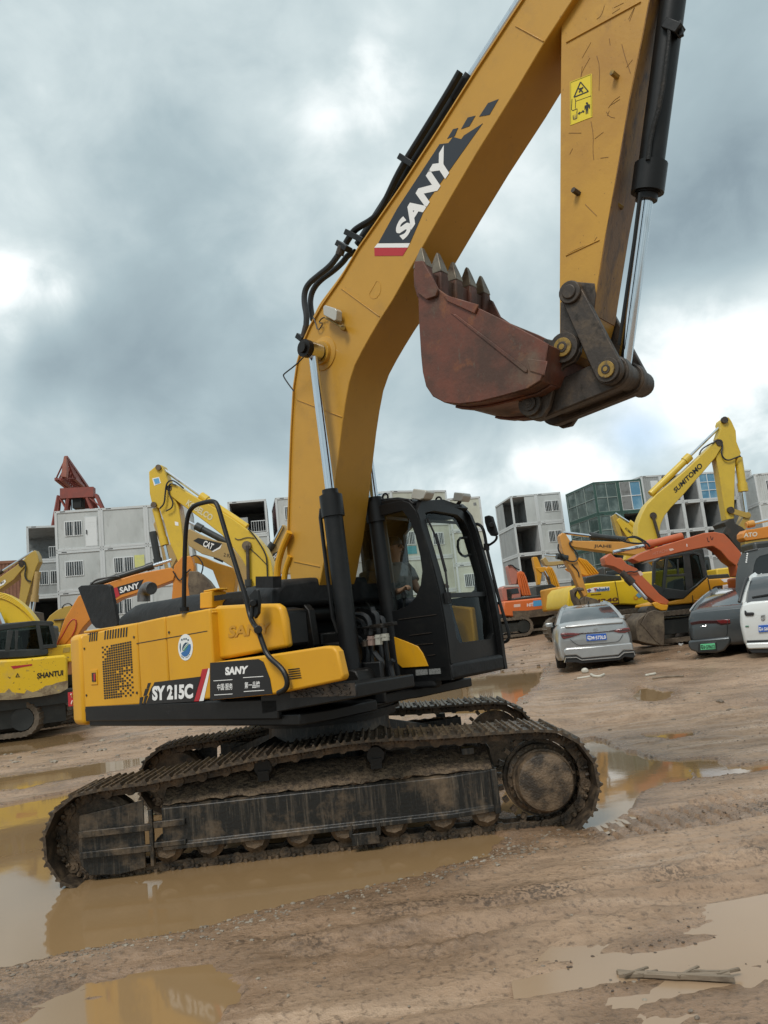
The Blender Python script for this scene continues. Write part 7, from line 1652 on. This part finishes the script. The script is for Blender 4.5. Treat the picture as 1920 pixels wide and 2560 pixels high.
# --- amber and white lettered boom at the right edge
fr, r = mach('excavator', 'amber boom with white capital letters at the right edge above the dark cab', 'V3', (1400, 1400), 27, 2)
b_ = plate(fr, r, 'boom', 'V3', [(1090, 1200), (1140, 1140), (1300, 1120), (1521, 1075), (1800, 1040), (2200, 1100), (2500, 1300), (2300, 1400), (2100, 1280), (1800, 1225), (1521, 1275), (1140, 1330), (1090, 1280)], -.24, .24, m_orange); btext(fr, b_, 'ATO', 'V3', [(1100, 1272), (1335, 1250), (1335, 1170), (1100, 1195)], -.24, pm('letter_cream', (.66, .60, .48), .6), .035)
bram(fr, r, 'arm_cylinder', 'V3', (1140, 1055), (1270, 1028), (1700, 930), -.05, .10, .055, m_jorange); plate(fr, r, 'stick', 'V3', [(1130, 1340), (1400, 1290), (1600, 1270), (1600, 1420), (1380, 1470), (1160, 1500)], -.2, .2, m_olive); base(fr, r, 6.5, m_orange, f=-1)
# --- grey cab of a machine at the right edge
fr, r = mach('excavator', 'dark grey excavator cab cut by the right edge behind the white car', 'V3', (1300, 2200), 18.5, -22)
outer_ = fr.tr('V3', [(965, 1960), (1005, 1720), (1060, 1565), (1190, 1500), (1300, 1480), (1521, 1440), (1900, 1400), (2300, 1420), (2400, 1600), (2420, 2300), (2380, 2700), (1150, 2700), (960, 2350)], -.45); inn_ = fr.tr('V3', [(1245, 1960), (1280, 1750), (1320, 1640), (1380, 1590), (1521, 1555), (2000, 1500), (2200, 1560), (2250, 1900), (2250, 2200), (1900, 2260), (1240, 2240)], -.45)
k = MB(); k.ring(outer_, inn_, -.45, -.40, 64); cb_ = k.build('cab', m_gcab, r, bevel=.01)
k = MB(); k.prism(inn_, -.425, -.415); k.build('cab_pane', m_darkglass, cb_, smooth=0); k = MB(); k.prism(fr.tr('V3', [(1005, 1720), (1060, 1565), (1190, 1500), (1521, 1440), (1900, 1400), (2300, 1420), (2330, 1480), (1900, 1440), (1200, 1545), (1090, 1600), (1020, 1740)], -.45), -.44, .5); k.prism(fr.tr('V3', [(965, 1960), (1005, 1720), (1110, 1700), (1080, 1960), (1080, 2350), (960, 2350)], -.45), -.44, -.36); k.box((1.2, 0, .9), (2.6, .85, .5)); k.build('cab_shell', m_gcab, cb_, bevel=.02)
plate(fr, cb_, 'front_pane', 'V3', [(980, 1960), (1020, 1730), (1110, 1610), (1180, 1580), (1110, 1960), (1100, 2300), (980, 2300)], -.43, -.42, m_bgglass, 0)
k = MB(); [k.cyl(fr.p3('V3', (1165 - i * 5, 1550 + i * 36), -.47), fr.p3('V3', (1165 - i * 5, 1550 + i * 36), -.45), .02, n=8) for i in range(5)]; k.build('rivets', m_white, cb_); bhose(fr, cb_, 'V3', [(1120, 1520), (1200, 1500), (1340, 1470)], -.46, .02)
k = MB(); k.plan([(-.5, -.5), (3.2, -.5), (3.2, 1.6), (-.5, 1.6)], .75, 1.1); k.build('house', m_gcab, r, bevel=.05)
for lat in (-.2, 1.6): belt(fr, r, -.6, 3.2, lat, .5, .38)
# ------------------------------------------------------------------ parked cars (frames lie in the rear face: x across, y forward into the car)
def paint(name, col, metal=.6): return pm(name, col, .28, metal, [(tuple(c * .8 for c in col), 1.5, .4, .7, U), ((.16, .12, .08), 2.5, .62, .9, (1, 1, 2))], coat=.6)
m_silver = paint('silver_paint', (.40, .41, .41)); m_grey = paint('slate_grey_paint', (.075, .085, .09)); m_whitecar = pm('white_car_paint', (.62, .64, .63), .25, 0, [((.45, .44, .4), 3, .6, .9, (1, 1, 2))], coat=.6)
m_tyre = pm('tyre_rubber', (.018, .017, .016), .8, 0, [((.09, .065, .045), 9, .5, .7, U)]); m_rim = pm('alloy_rim', (.35, .35, .36), .3, .8)
m_tail = pm('tail_lamp_red', (.13, .012, .014), .1, coat=1.0); m_taild = pm('tail_lamp_dark', (.03, .006, .008), .1, coat=1.0); m_trimchr = pm('bright_trim', (.62, .63, .63), .15, .9); m_cartrim = pm('car_black_trim', (.015, .016, .017), .4); m_carglass = pm('car_tinted_glass', (.035, .042, .046), .05, 0, coat=.8)
m_plblue = pm('plate_blue', (.02, .10, .42), .4); m_plgreen = pm('plate_green', (.12, .50, .25), .4)
def car(name, label, z, p, D, adeg, xc, mat, st, gh, wheels, roofmat=None):
    o = at_depth(z, p, D); g = gz(o.x + 0.5, o.y + 1.0); fr = Frame(o.x, o.y, R(adeg), g); r = fr.root(name); tag(r, label, 'car', 'cars parked in the yard')
    k = MB(); rings = []
    for y, wb, wm, wt, zb, zm, zt in st:
        ring = [(-wb, zb), (-wm * .985, zb + .09), (-wm, zm - .1), (-wm, zm), (-(wm * .62 + wt * .38), zm + (zt - zm) * .62), (-wt, zt - .02), (-wt * .8, zt + .005), (-wt * .4, zt + .018)]
        ring = ring + [(-x, zz) for x, zz in ring[::-1]]
        rings.append([(xc + x, y, zz) for x, zz in ring])
    k.loft(rings); b = k.build('body', mat, r, smooth=50, bevel=.01)
    k = MB(); rings = []
    for zz, y0, y1, w in gh[:-1]: rings.append([(xc + x, y, zz) for x, y in ((-w * .86, y0), (-w, y0 + .22), (-w, (y0 + y1) / 2), (-w * .97, y1 - .3), (-w * .7, y1), (0, y1 + .06), (w * .7, y1), (w * .97, y1 - .3), (w, (y0 + y1) / 2), (w, y0 + .22), (w * .86, y0), (0, y0 - .05))])
    k.loft(rings); k.build('cabin_glass', m_carglass, b, smooth=40)
    k = MB(); rings = []
    for zz, y0, y1, w in gh[-2:]: rings.append([(xc + x, y, zz) for x, y in ((-w * .86, y0), (-w, y0 + .22), (-w, (y0 + y1) / 2), (-w * .97, y1 - .3), (-w * .7, y1), (0, y1 + .06), (w * .7, y1), (w * .97, y1 - .3), (w, (y0 + y1) / 2), (w, y0 + .22), (w * .86, y0), (0, y0 - .05))])
    k.loft(rings); k.build('roof', roofmat or mat, b, smooth=50, bevel=.02)
    # pillars along the glass corners
    k = MB()
    for sg in (-1, 1):
        pts = [Vector((xc + sg * w * .93, y0 + .10, zz)) for zz, y0, y1, w in gh]
        for a, c in zip(pts, pts[1:]): k.bar(a, c, .10, .05, up=(0, 1, .3))
        for (zz, y0, y1, w), (z2, y02, y12, w2) in zip(gh, gh[1:]): k.bar((xc + sg * w * .985, (y0 + y1) / 2, zz), (xc + sg * w2 * .985, (y02 + y12) / 2, z2), .08, .03, up=(0, 1, 0)); k.bar((xc + sg * w * .86, y1 - .12, zz), (xc + sg * w2 * .86, y12 - .12, z2), .07, .05, up=(0, 1, 0))
    k.build('pillar', roofmat or mat, b)
    for y, rr, tr in wheels:
        for sg in (-1, 1):
            k = MB(); k.lathe((xc + sg * (tr - .11), y, rr - .03), (sg, 0, 0), [(0, rr * .6), (0, rr * .92), (.03, rr), (.19, rr), (.22, rr * .92), (.22, rr * .66)], 26); w_ = k.build('wheel', m_tyre, r)
            k = MB(); k.lathe((xc + sg * (tr + .09), y, rr - .03), (sg, 0, 0), [(0, rr * .66), (.015, rr * .64), (.0, rr * .5), (.01, rr * .12)], 20); k.build('rim', m_rim, w_)
    return fr, r, b
def cp(fr, par, name, z, pts, y0, y1, mat, bev=.006):
    k = MB(); k.prism(fr.tr(z, pts, y0), y0, y1); return k.build(name, mat, par, bevel=bev)
# silver saloon, tail towards the camera
fr, r, b = car('parked_car', 'silver saloon car with blue plate parked tail first beside the muddy bucket', 'V6', (790, 1040), 18.1, -11, 0, m_silver,
    [(-.02, .70, .76, .70, .24, .50, .66), (.0, .74, .80, .70, .22, .56, .97), (.06, .78, .83, .72, .21, .60, 1.03), (.30, .84, .88, .74, .20, .64, 1.055), (.60, .87, .91, .76, .20, .66, 1.06), (1.2, .88, .92, .78, .20, .68, 1.0), (3.3, .88, .92, .76, .20, .68, .98), (4.2, .86, .90, .70, .20, .62, .90), (4.75, .74, .80, .60, .24, .52, .72), (4.88, .6, .66, .5, .30, .48, .62)],
    [(1.00, .42, 3.75, .80), (1.16, .72, 3.2, .735), (1.33, 1.12, 2.75, .64), (1.40, 1.36, 2.5, .585), (1.445, 1.7, 2.25, .50)], [(.98, .34, .79), (3.80, .34, .79)])
cp(fr, b, 'bumper', 'V6', [(290, 800), (330, 770), (700, 745), (1300, 690), (1315, 720), (1340, 810), (1180, 810), (1110, 880), (560, 930), (480, 880), (300, 890)], -.06, .1, m_silver, .03)
cp(fr, b, 'diffuser', 'V6', [(300, 890), (480, 880), (560, 932), (1110, 885), (1180, 815), (1345, 812), (1360, 880), (1330, 920), (1200, 900), (1120, 950), (560, 1000), (480, 985), (300, 985)], -.04, .1, m_cartrim, .01)
k = MB()
for pts in ([(305, 985), (320, 915), (480, 908), (560, 950), (1110, 905), (1185, 840), (1330, 828), (1350, 880)],):
    k.tube([fr.p3('V6', p, -.065) for p in pts], .014, 6)
k.build('chrome_trim', m_trimchr, b)
for pts, m_ in (([(240, 560), (275, 545), (440, 545), (540, 560), (480, 590), (380, 620), (290, 640), (265, 620)], m_tail), ([(1270, 470), (1200, 470), (1090, 492), (1030, 525), (1100, 545), (1200, 548), (1275, 520)], m_tail)):
    cp(fr, b, 'tail_lamp', 'V6', pts, -.045, .1, m_, .012)
cp(fr, b, 'lamp_bar', 'V6', [(440, 548), (580, 545), (760, 535), (960, 515), (1090, 495), (1060, 525), (960, 530), (760, 550), (560, 565), (470, 590)], -.035, .1, m_taild, .004)
for pts in ([(245, 575), (350, 575), (480, 580), (350, 600), (260, 600)], [(1110, 505), (1260, 490), (1262, 515), (1120, 525)]): cp(fr, b, 'lamp_strip', 'V6', pts, -.05, .0, m_taild, .002)
pl_ = cp(fr, b, 'plate', 'V6', [(625, 572), (920, 555), (930, 650), (632, 668)], -.055, .0, m_plblue, .004)
k = MB(); quad_text(k, '粤M·573L0', fr, 'V6', [(642, 656), (918, 638), (912, 570), (638, 588)], -.055, -.006, .025); k.build('plate_lettering', m_white, pl_, smooth=0)
k = MB(); quad_text(k, 'A V A L O N', fr, 'V6', [(585, 552), (962, 521), (960, 508), (583, 538)], -.035, -.006, .02); k.build('lettering', m_trimchr, b, smooth=0)
e0 = fr.tr('V6', [(760, 487)], -.03)[0]; k = MB(); k.ring(ell(e0[0], e0[1], .058, .040, 24), ell(e0[0], e0[1], .047, .030, 24), -.036, -.02, 28); k.ring(ell(e0[0], e0[1] + .008, .026, .030, 20), ell(e0[0], e0[1] + .008, .019, .022, 20), -.034, -.02, 24); k.ring(ell(e0[0], e0[1] + .014, .045, .014, 20), ell(e0[0], e0[1] + .014, .038, .008, 20), -.033, -.02, 24); k.build('emblem', m_trimchr, b)
k = MB(); k.tube([fr.p3('V6', p, -.035) for p in ((385, 640), (440, 690), (500, 728), (560, 728), (1060, 685), (1120, 660), (1170, 570))], .006, 5, 1); k.build('boot_gap', m_cartrim, b)
cp(fr, b, 'spoiler', 'V6', [(300, 445), (500, 430), (800, 400), (1150, 372), (1180, 390), (1160, 408), (800, 432), (500, 462), (330, 478)], -.03, .25, m_silver, .02)
k = MB(); q = fr.p3('V6', (672, 195), 1.5); k.prism([(q.x - .02, 1.45), (q.x + .02, 1.45), (q.x + .008, 1.53), (q.x - .008, 1.53)], 1.5, 1.66); k.build('aerial_fin', m_cartrim, b)
k = MB()
for sg in (-1, 1): k.box((sg * .95, 3.05, 1.0), (.20, .10, .13))
k.build('door_mirror', m_silver, b, bevel=.03)
# dark grey fastback, nose turned right
fr, r, b = car('parked_car', 'slate grey fastback car with green plate half hidden by the white car', 'V7', (300, 1400), 17.6, -33, .93, m_grey,
    [(-.02, .66, .76, .68, .30, .52, .74), (.01, .74, .82, .74, .27, .58, .98), (.08, .80, .87, .76, .22, .62, 1.04), (.35, .86, .92, .76, .20, .64, 1.07), (.7, .89, .95, .80, .20, .66, 1.02), (1.2, .9, .95, .80, .20, .68, .99), (3.4, .9, .95, .78, .20, .68, .98), (4.3, .87, .92, .70, .20, .62, .86), (4.85, .7, .78, .58, .26, .5, .68)],
    [(.99, .15, 3.9, .84), (1.16, .60, 3.3, .775), (1.30, 1.05, 2.8, .68), (1.41, 1.55, 2.5, .60), (1.46, 1.9, 2.3, .52)], [(1.0, .36, .83), (3.95, .36, .83)])
cp(fr, b, 'tail_lamp', 'V7', [(310, 800), (500, 765), (750, 760), (1000, 745), (1010, 830), (850, 850), (760, 822), (500, 825), (330, 850)], -.03, .1, m_taild, .01)
cp(fr, b, 'tail_lamp', 'V7', [(760, 762), (1000, 748), (1008, 815), (850, 822), (800, 800)], -.036, .1, m_tail, .008)
pl_ = cp(fr, b, 'plate', 'V7', [(490, 1178), (740, 1162), (750, 1262), (495, 1280)], -.09, .0, m_plgreen, .003); k = MB(); quad_text(k, '粤B·GF8632', fr, 'V7', [(500, 1268), (742, 1254), (736, 1176), (496, 1190)], -.09, -.006, .015); k.build('plate_lettering', m_decblack, pl_, smooth=0)
cp(fr, b, 'bumper', 'V7', [(280, 1120), (600, 1085), (960, 1050), (1010, 1060), (1010, 1150), (900, 1290), (760, 1330), (450, 1330), (320, 1280), (275, 1220)], -.07, .1, m_grey, .04)
cp(fr, b, 'plate_recess', 'V7', [(450, 1160), (770, 1135), (780, 1300), (450, 1320)], -.08, .0, m_cartrim, .01); k = MB(); quad_text(k, 'NO', fr, 'V7', [(505, 885), (608, 880), (608, 850), (505, 855)], -.03, -.006, .03)
e0 = fr.tr('V7', [(550, 866)], -.03)[0]; k = MB(); k.tube([(e0[0] - .07, -.036, e0[1]), (e0[0] - .055, -.036, e0[1] - .018), (e0[0] - .03, -.036, e0[1] + .012), (e0[0] - .005, -.036, e0[1] - .012), (e0[0] + .015, -.036, e0[1] + .016), (e0[0] + .05, -.036, e0[1] + .018), (e0[0] + .065, -.036, e0[1]), (e0[0] + .045, -.036, e0[1] - .018), (e0[0] + .02, -.036, e0[1] - .01)], .007, 6, 1); k.build('emblem', m_trimchr, b)
k = MB(); k.tube([fr.p3('V7', p, -.035) for p in ((300, 900), (330, 1060), (400, 1085), (900, 1060), (950, 1050), (960, 760))], .006, 5, 1); k.build('boot_gap', m_cartrim, b)
k = MB(); k.tube([(.93 - .80, .2, 1.04), (.93 - .76, .6, 1.18), (.93 - .68, 1.05, 1.31), (.93 - .60, 1.55, 1.42)], .02, 6, 1); k.tube([(.93 + .82, .25, 1.03), (.93 + .76, .6, 1.18), (.93 + .68, 1.05, 1.31), (.93 + .60, 1.55, 1.42)], .02, 6, 1); k.build('roof_trim', m_trimchr, b)
# white car at the right edge
fr, r, b = car('parked_car', 'white estate car with blue plate cut by the right edge of the picture', 'V7', (1235, 1430), 16.2, -29, .96, m_whitecar,
    [(-.02, .78, .84, .78, .30, .60, .84), (.02, .84, .89, .80, .26, .66, 1.06), (.10, .88, .92, .80, .22, .70, 1.12), (.6, .90, .95, .80, .22, .70, 1.12), (3.4, .9, .95, .80, .22, .70, 1.05), (4.3, .86, .9, .72, .24, .66, .98), (4.7, .7, .76, .6, .3, .55, .8)],
    [(1.08, .06, 3.6, .84), (1.3, .22, 3.1, .78), (1.52, .42, 2.7, .69), (1.60, .55, 2.5, .64), (1.66, .9, 2.2, .56)], [(1.0, .37, .83), (3.8, .37, .83)])
pl_ = cp(fr, b, 'plate', 'V7', [(1492, 855), (1760, 835), (1768, 950), (1497, 975)], -.05, .0, m_plblue, .004); k = MB(); quad_text(k, '粤A G66', fr, 'V7', [(1500, 955), (1668, 942), (1664, 868), (1497, 880)], -.05, -.006, .02); k.build('plate_lettering', m_white, pl_, smooth=0)
cp(fr, b, 'tail_lamp', 'V7', [(1250, 590), (1275, 600), (1290, 630), (1400, 625), (1425, 650), (1400, 685), (1270, 690), (1250, 650)], -.05, .12, m_cartrim, .015)
cp(fr, b, 'bumper', 'V7', [(1275, 1165), (1300, 1160), (1659, 1145), (2300, 1110), (2300, 1200), (1659, 1255), (1320, 1265), (1290, 1230)], -.09, .1, m_whitecar, .03); cp(fr, b, 'bumper_groove', 'V7', [(1290, 1115), (1659, 1100), (2300, 1065), (2300, 1100), (1659, 1145), (1300, 1158)], -.03, .1, m_cartrim, .01); cp(fr, b, 'diffuser', 'V7', [(1310, 1265), (1659, 1258), (2300, 1200), (2250, 1310), (1659, 1330), (1380, 1330)], -.05, .1, m_cartrim, .01)
k = MB(); k.ring(fr.tr('V7', [(1535, 680), (1605, 668), (1605, 740), (1570, 765), (1538, 750)], -.04), fr.tr('V7', [(1545, 692), (1595, 682), (1595, 732), (1570, 750), (1547, 740)], -.04), -.046, -.02, 20); k.tube([fr.p3('V7', p, -.046) for p in ((1560, 700), (1580, 695), (1580, 735), (1560, 745))], .006, 5); k.build('emblem', m_trimchr, b)
cp(fr, b, 'badge', 'V7', [(1265, 862), (1325, 858), (1326, 874), (1266, 878)], -.04, .0, pm('badge_green', (.02, .16, .09), .4), .002)
k = MB(); k.bar((.35, .12, 1.19), (.75, .10, 1.22), .03, .03); k.build('rear_wiper', m_cartrim, b); cp(fr, b, 'rear_spoiler', 'V7', [(1450, 240), (1659, 180), (2100, 130), (2100, 170), (1659, 205), (1480, 262)], .30, .6, m_whitecar, .03)
k = MB(); k.tube([(.10, .06, 1.12), (.16, .2, 1.3), (.25, .40, 1.52), (.30, .5, 1.6)], .035, 8, 1); k.build('window_frame', m_cartrim, b)
# ------------------------------------------------------------------ stones, litter, clods
def stones(name, n, sampler, smin, smax, mat, seed=1, flat_=.6):
    rg = np.random.RandomState(seed); base_v = np.array([(0, 0, 1), (.9, 0, .3), (.28, .85, .3), (-.72, .52, .3), (-.72, -.52, .3), (.28, -.85, .3), (.7, .5, -.5), (-.3, .8, -.5), (-.9, 0, -.5), (-.3, -.8, -.5), (.7, -.5, -.5)])
    F_ = [(0, 1, 2), (0, 2, 3), (0, 3, 4), (0, 4, 5), (0, 5, 1), (1, 6, 2), (2, 6, 7), (2, 7, 3), (3, 7, 8), (3, 8, 4), (4, 8, 9), (4, 9, 5), (5, 9, 10), (5, 10, 1), (1, 10, 6), (6, 10, 9, 8, 7)]
    xy = sampler(rg, n); zz = ground_h(xy[:, 0][None, :].copy(), xy[:, 1][None, :].copy())[0]; k = MB()
    for (x, y), z in zip(xy, zz):
        s = smin * (smax / smin) ** (rg.rand() ** 2.2); a = rg.rand() * 6.28; v = base_v * (1 + .35 * (rg.rand(11, 3) - .5)) * np.array([s, s * rg.uniform(.6, 1), s * flat_ * rg.uniform(.5, 1)])
        c, d = math.cos(a), math.sin(a); k.add([(x + p[0] * c - p[1] * d, y + p[0] * d + p[1] * c, z + p[2] + s * .1) for p in v], F_)
    o = k.build(name, mat, smooth=0); tag(o, kind='stuff'); return o
m_stone = pm('pale_stone', (.26, .22, .17), .7, 0, [((.12, .09, .065), 3, .42, .58, U), ((.42, .39, .34), 2, .62, .72, U)])
m_clod = pm('wet_clod', (.07, .048, .033), .6, 0, [((.12, .085, .06), 20, .5, .7, U)])
def band(pts, w):
    def f(rg, n):
        P_ = [Vector((p.x, p.y)) for p in pts]; out = []
        for _ in range(n):
            i = rg.randint(len(P_) - 1); q = P_[i].lerp(P_[i + 1], rg.rand()); out.append((q.x + rg.randn() * w, q.y + rg.randn() * w))
        return np.array(out)
    return f
edge = [on_ground('S8', p, .1) for p in ((-50, 790), (165, 755), (450, 690), (780, 640), (1010, 565), (1350, 500), (1659, 420))] + [on_ground('R4', p, .1) for p in ((830, 980), (1000, 930), (1160, 890), (1430, 830))]
stones('gravel', 900, band(edge, .13), .005, .022, m_stone, 2)
stones('gravel', 1500, lambda rg, n: np.stack([rg.uniform(-4.5, 5.5, n), 2.3 + 7 * rg.rand(n) ** 1.3], -1), .004, .020, m_stone, 3)
stones('mud_clods', 2600, lambda rg, n: (lambda c: np.array([(c[i % 9][0] + rg.randn() * c[i % 9][2], c[i % 9][1] + rg.randn() * c[i % 9][3]) for i in range(n)]))([(.55, 2.9, .16, .08), (.85, 2.75, .14, .08), (1.2, 3.15, .2, .05), (.35, 2.65, .12, .05), (3.4, 7.6, .7, .3), (4.2, 9.6, 1.0, .4), (2.6, 6.2, .5, .18), (1.0, 3.9, .3, .1), (2.2, 4.3, .5, .15)]), .003, .013, m_clod, 4, .8)
stones('rubble', 1300, lambda rg, n: np.concatenate([np.stack([rg.uniform(-12, 14, n - 600), rg.uniform(10, 30, n - 600)], -1), np.stack([rg.uniform(2.8, 6.5, 300), rg.uniform(18, 30, 300)], -1), np.stack([rg.uniform(-9, -2.5, 300), rg.uniform(11, 17, 300)], -1)]), .015, .075, m_stone, 5)
m_wood = pm('grey_wood', (.20, .155, .11), .75, 0, [((.09, .065, .045), 18, .5, .7, (.3, 1, 1))]); m_pale = pm('pale_litter', (.50, .47, .40), .6, 0, [((.3, .26, .2), 8, .5, .7, U)])
def stick(name, label, cat, z, pts, r_, mat, group=None, lev=.05):
    P_ = [gpt(z, p) for p in pts]; k = MB(); k.tube([Vector((q.x, q.y, gz(q.x, q.y) + r_ * .7)) for q in P_], r_, 7, 1); o = k.build(name, mat); tag(o, label, cat, group); return o
P_ = [on_ground('D', p, .1) for p in ((1338, 2112), (1400, 2116), (1480, 2122), (1578, 2116))]
k = MB(); k.tube([Vector((q.x, q.y, gz(q.x, q.y) + .018)) for q in P_], .016, 7, 1); k.bar((P_[1].x, P_[1].y, gz(P_[1].x, P_[1].y) + .02), (P_[3].x, P_[3].y - .05, gz(P_[3].x, P_[3].y) + .02), .022, .02); k.bar((P_[0].x, P_[0].y + .03, gz(P_[0].x, P_[0].y) + .02), (P_[0].x + .1, P_[0].y - .05, gz(P_[0].x, P_[0].y) + .03), .02, .015)
for i in range(9):
    f_ = random.random(); q = P_[0].lerp(P_[3], f_); g = gz(q.x, q.y); a = random.uniform(-.5, .5); l = random.uniform(.03, .09); k.bar((q.x - l * math.cos(a), q.y - l * math.sin(a), g + .012 + .02 * random.random()), (q.x + l * math.cos(a), q.y + l * math.sin(a), g + .02 + .035 * random.random()), .012, .008)
o = k.build('wood_splinter', m_wood); tag(o, 'splintered grey wood stick lying in the mud at lower right', 'stick')
stick('litter_strip', 'curled pale strip of litter behind the silver car', 'litter', 'V6', [(700, 1180), (740, 1215), (820, 1220), (890, 1190)], .03, m_pale, 'pale litter near the cars')
stick('litter_strip', 'straight pale strip of litter left of the curled one', 'litter', 'V6', [(500, 1225), (570, 1222), (680, 1205)], .022, m_pale, 'pale litter near the cars')
stick('wood_strip', 'long pale wood strip right of the curled litter', 'stick', 'V6', [(1500, 1165), (1570, 1155), (1650, 1140)], .025, m_pale, 'pale litter near the cars')
stick('wood_strip', 'thin brown stick across the mud by the wood strip', 'stick', 'S6', [(800, 862), (900, 852), (1030, 845)], .022, m_wood, 'pale litter near the cars')
stick('white_stick', 'white stick leaning by the muddy bucket and grey car', 'stick', 'V7', [(8, 1060), (70, 1125), (135, 1190)], .03, m_bars, 'pale litter near the cars')
stick('white_stick', 'short white stick meeting the leaning one by the grey car', 'stick', 'V7', [(160, 1195), (235, 1140)], .025, m_bars, 'pale litter near the cars')
def lump(name, label, cat, z, p, s, mat, sq=(1, 1, .8), seed=0):
    q = gpt(z, p); rg = np.random.RandomState(seed); k = MB(); rings = []
    for i in range(9):
        t = math.pi * (i + .3) / 9; rings.append([(q.x + s * sq[0] * math.sin(t) * math.cos(a) * (1 + .1 * rg.randn()), q.y + s * sq[1] * math.sin(t) * math.sin(a) * (1 + .1 * rg.randn()), gz(q.x, q.y) + s * sq[2] * (math.cos(t) + .7)) for a in [2 * math.pi * j / 12 for j in range(12)]])
    k.loft(rings); o = k.build(name, mat, sub=1, smooth=60); tag(o, label, cat); return o
lump('litter_bag', 'small round white bag on the mud behind the silver car', 'litter', 'V6', (610, 1140), .085, m_pale, seed=1)
lump('boulder', 'round pinkish boulder beside the grey car bumper', 'stone', 'V7', (210, 1120), .20, pm('pink_stone', (.27, .20, .17), .6, 0, [((.16, .11, .09), 6, .45, .65, U)]), (1.2, 1, .9), 2)
lump('rubble_block', 'grey broken block between muddy bucket and white stick', 'stone', 'V5', (590, 1210), .20, m_stone, (1.2, 1, .7), 3)
lump('mud_lump', 'dark mud lump standing in the right puddle', 'mud', 'S7', (990, 648), .05, m_clod, (2.2, 1, .5), 4); lump('mud_lump', 'small flat mud lump in the right puddle near its shore', 'mud', 'S7', (740, 812), .03, m_clod, (1.4, 1, .6), 5)
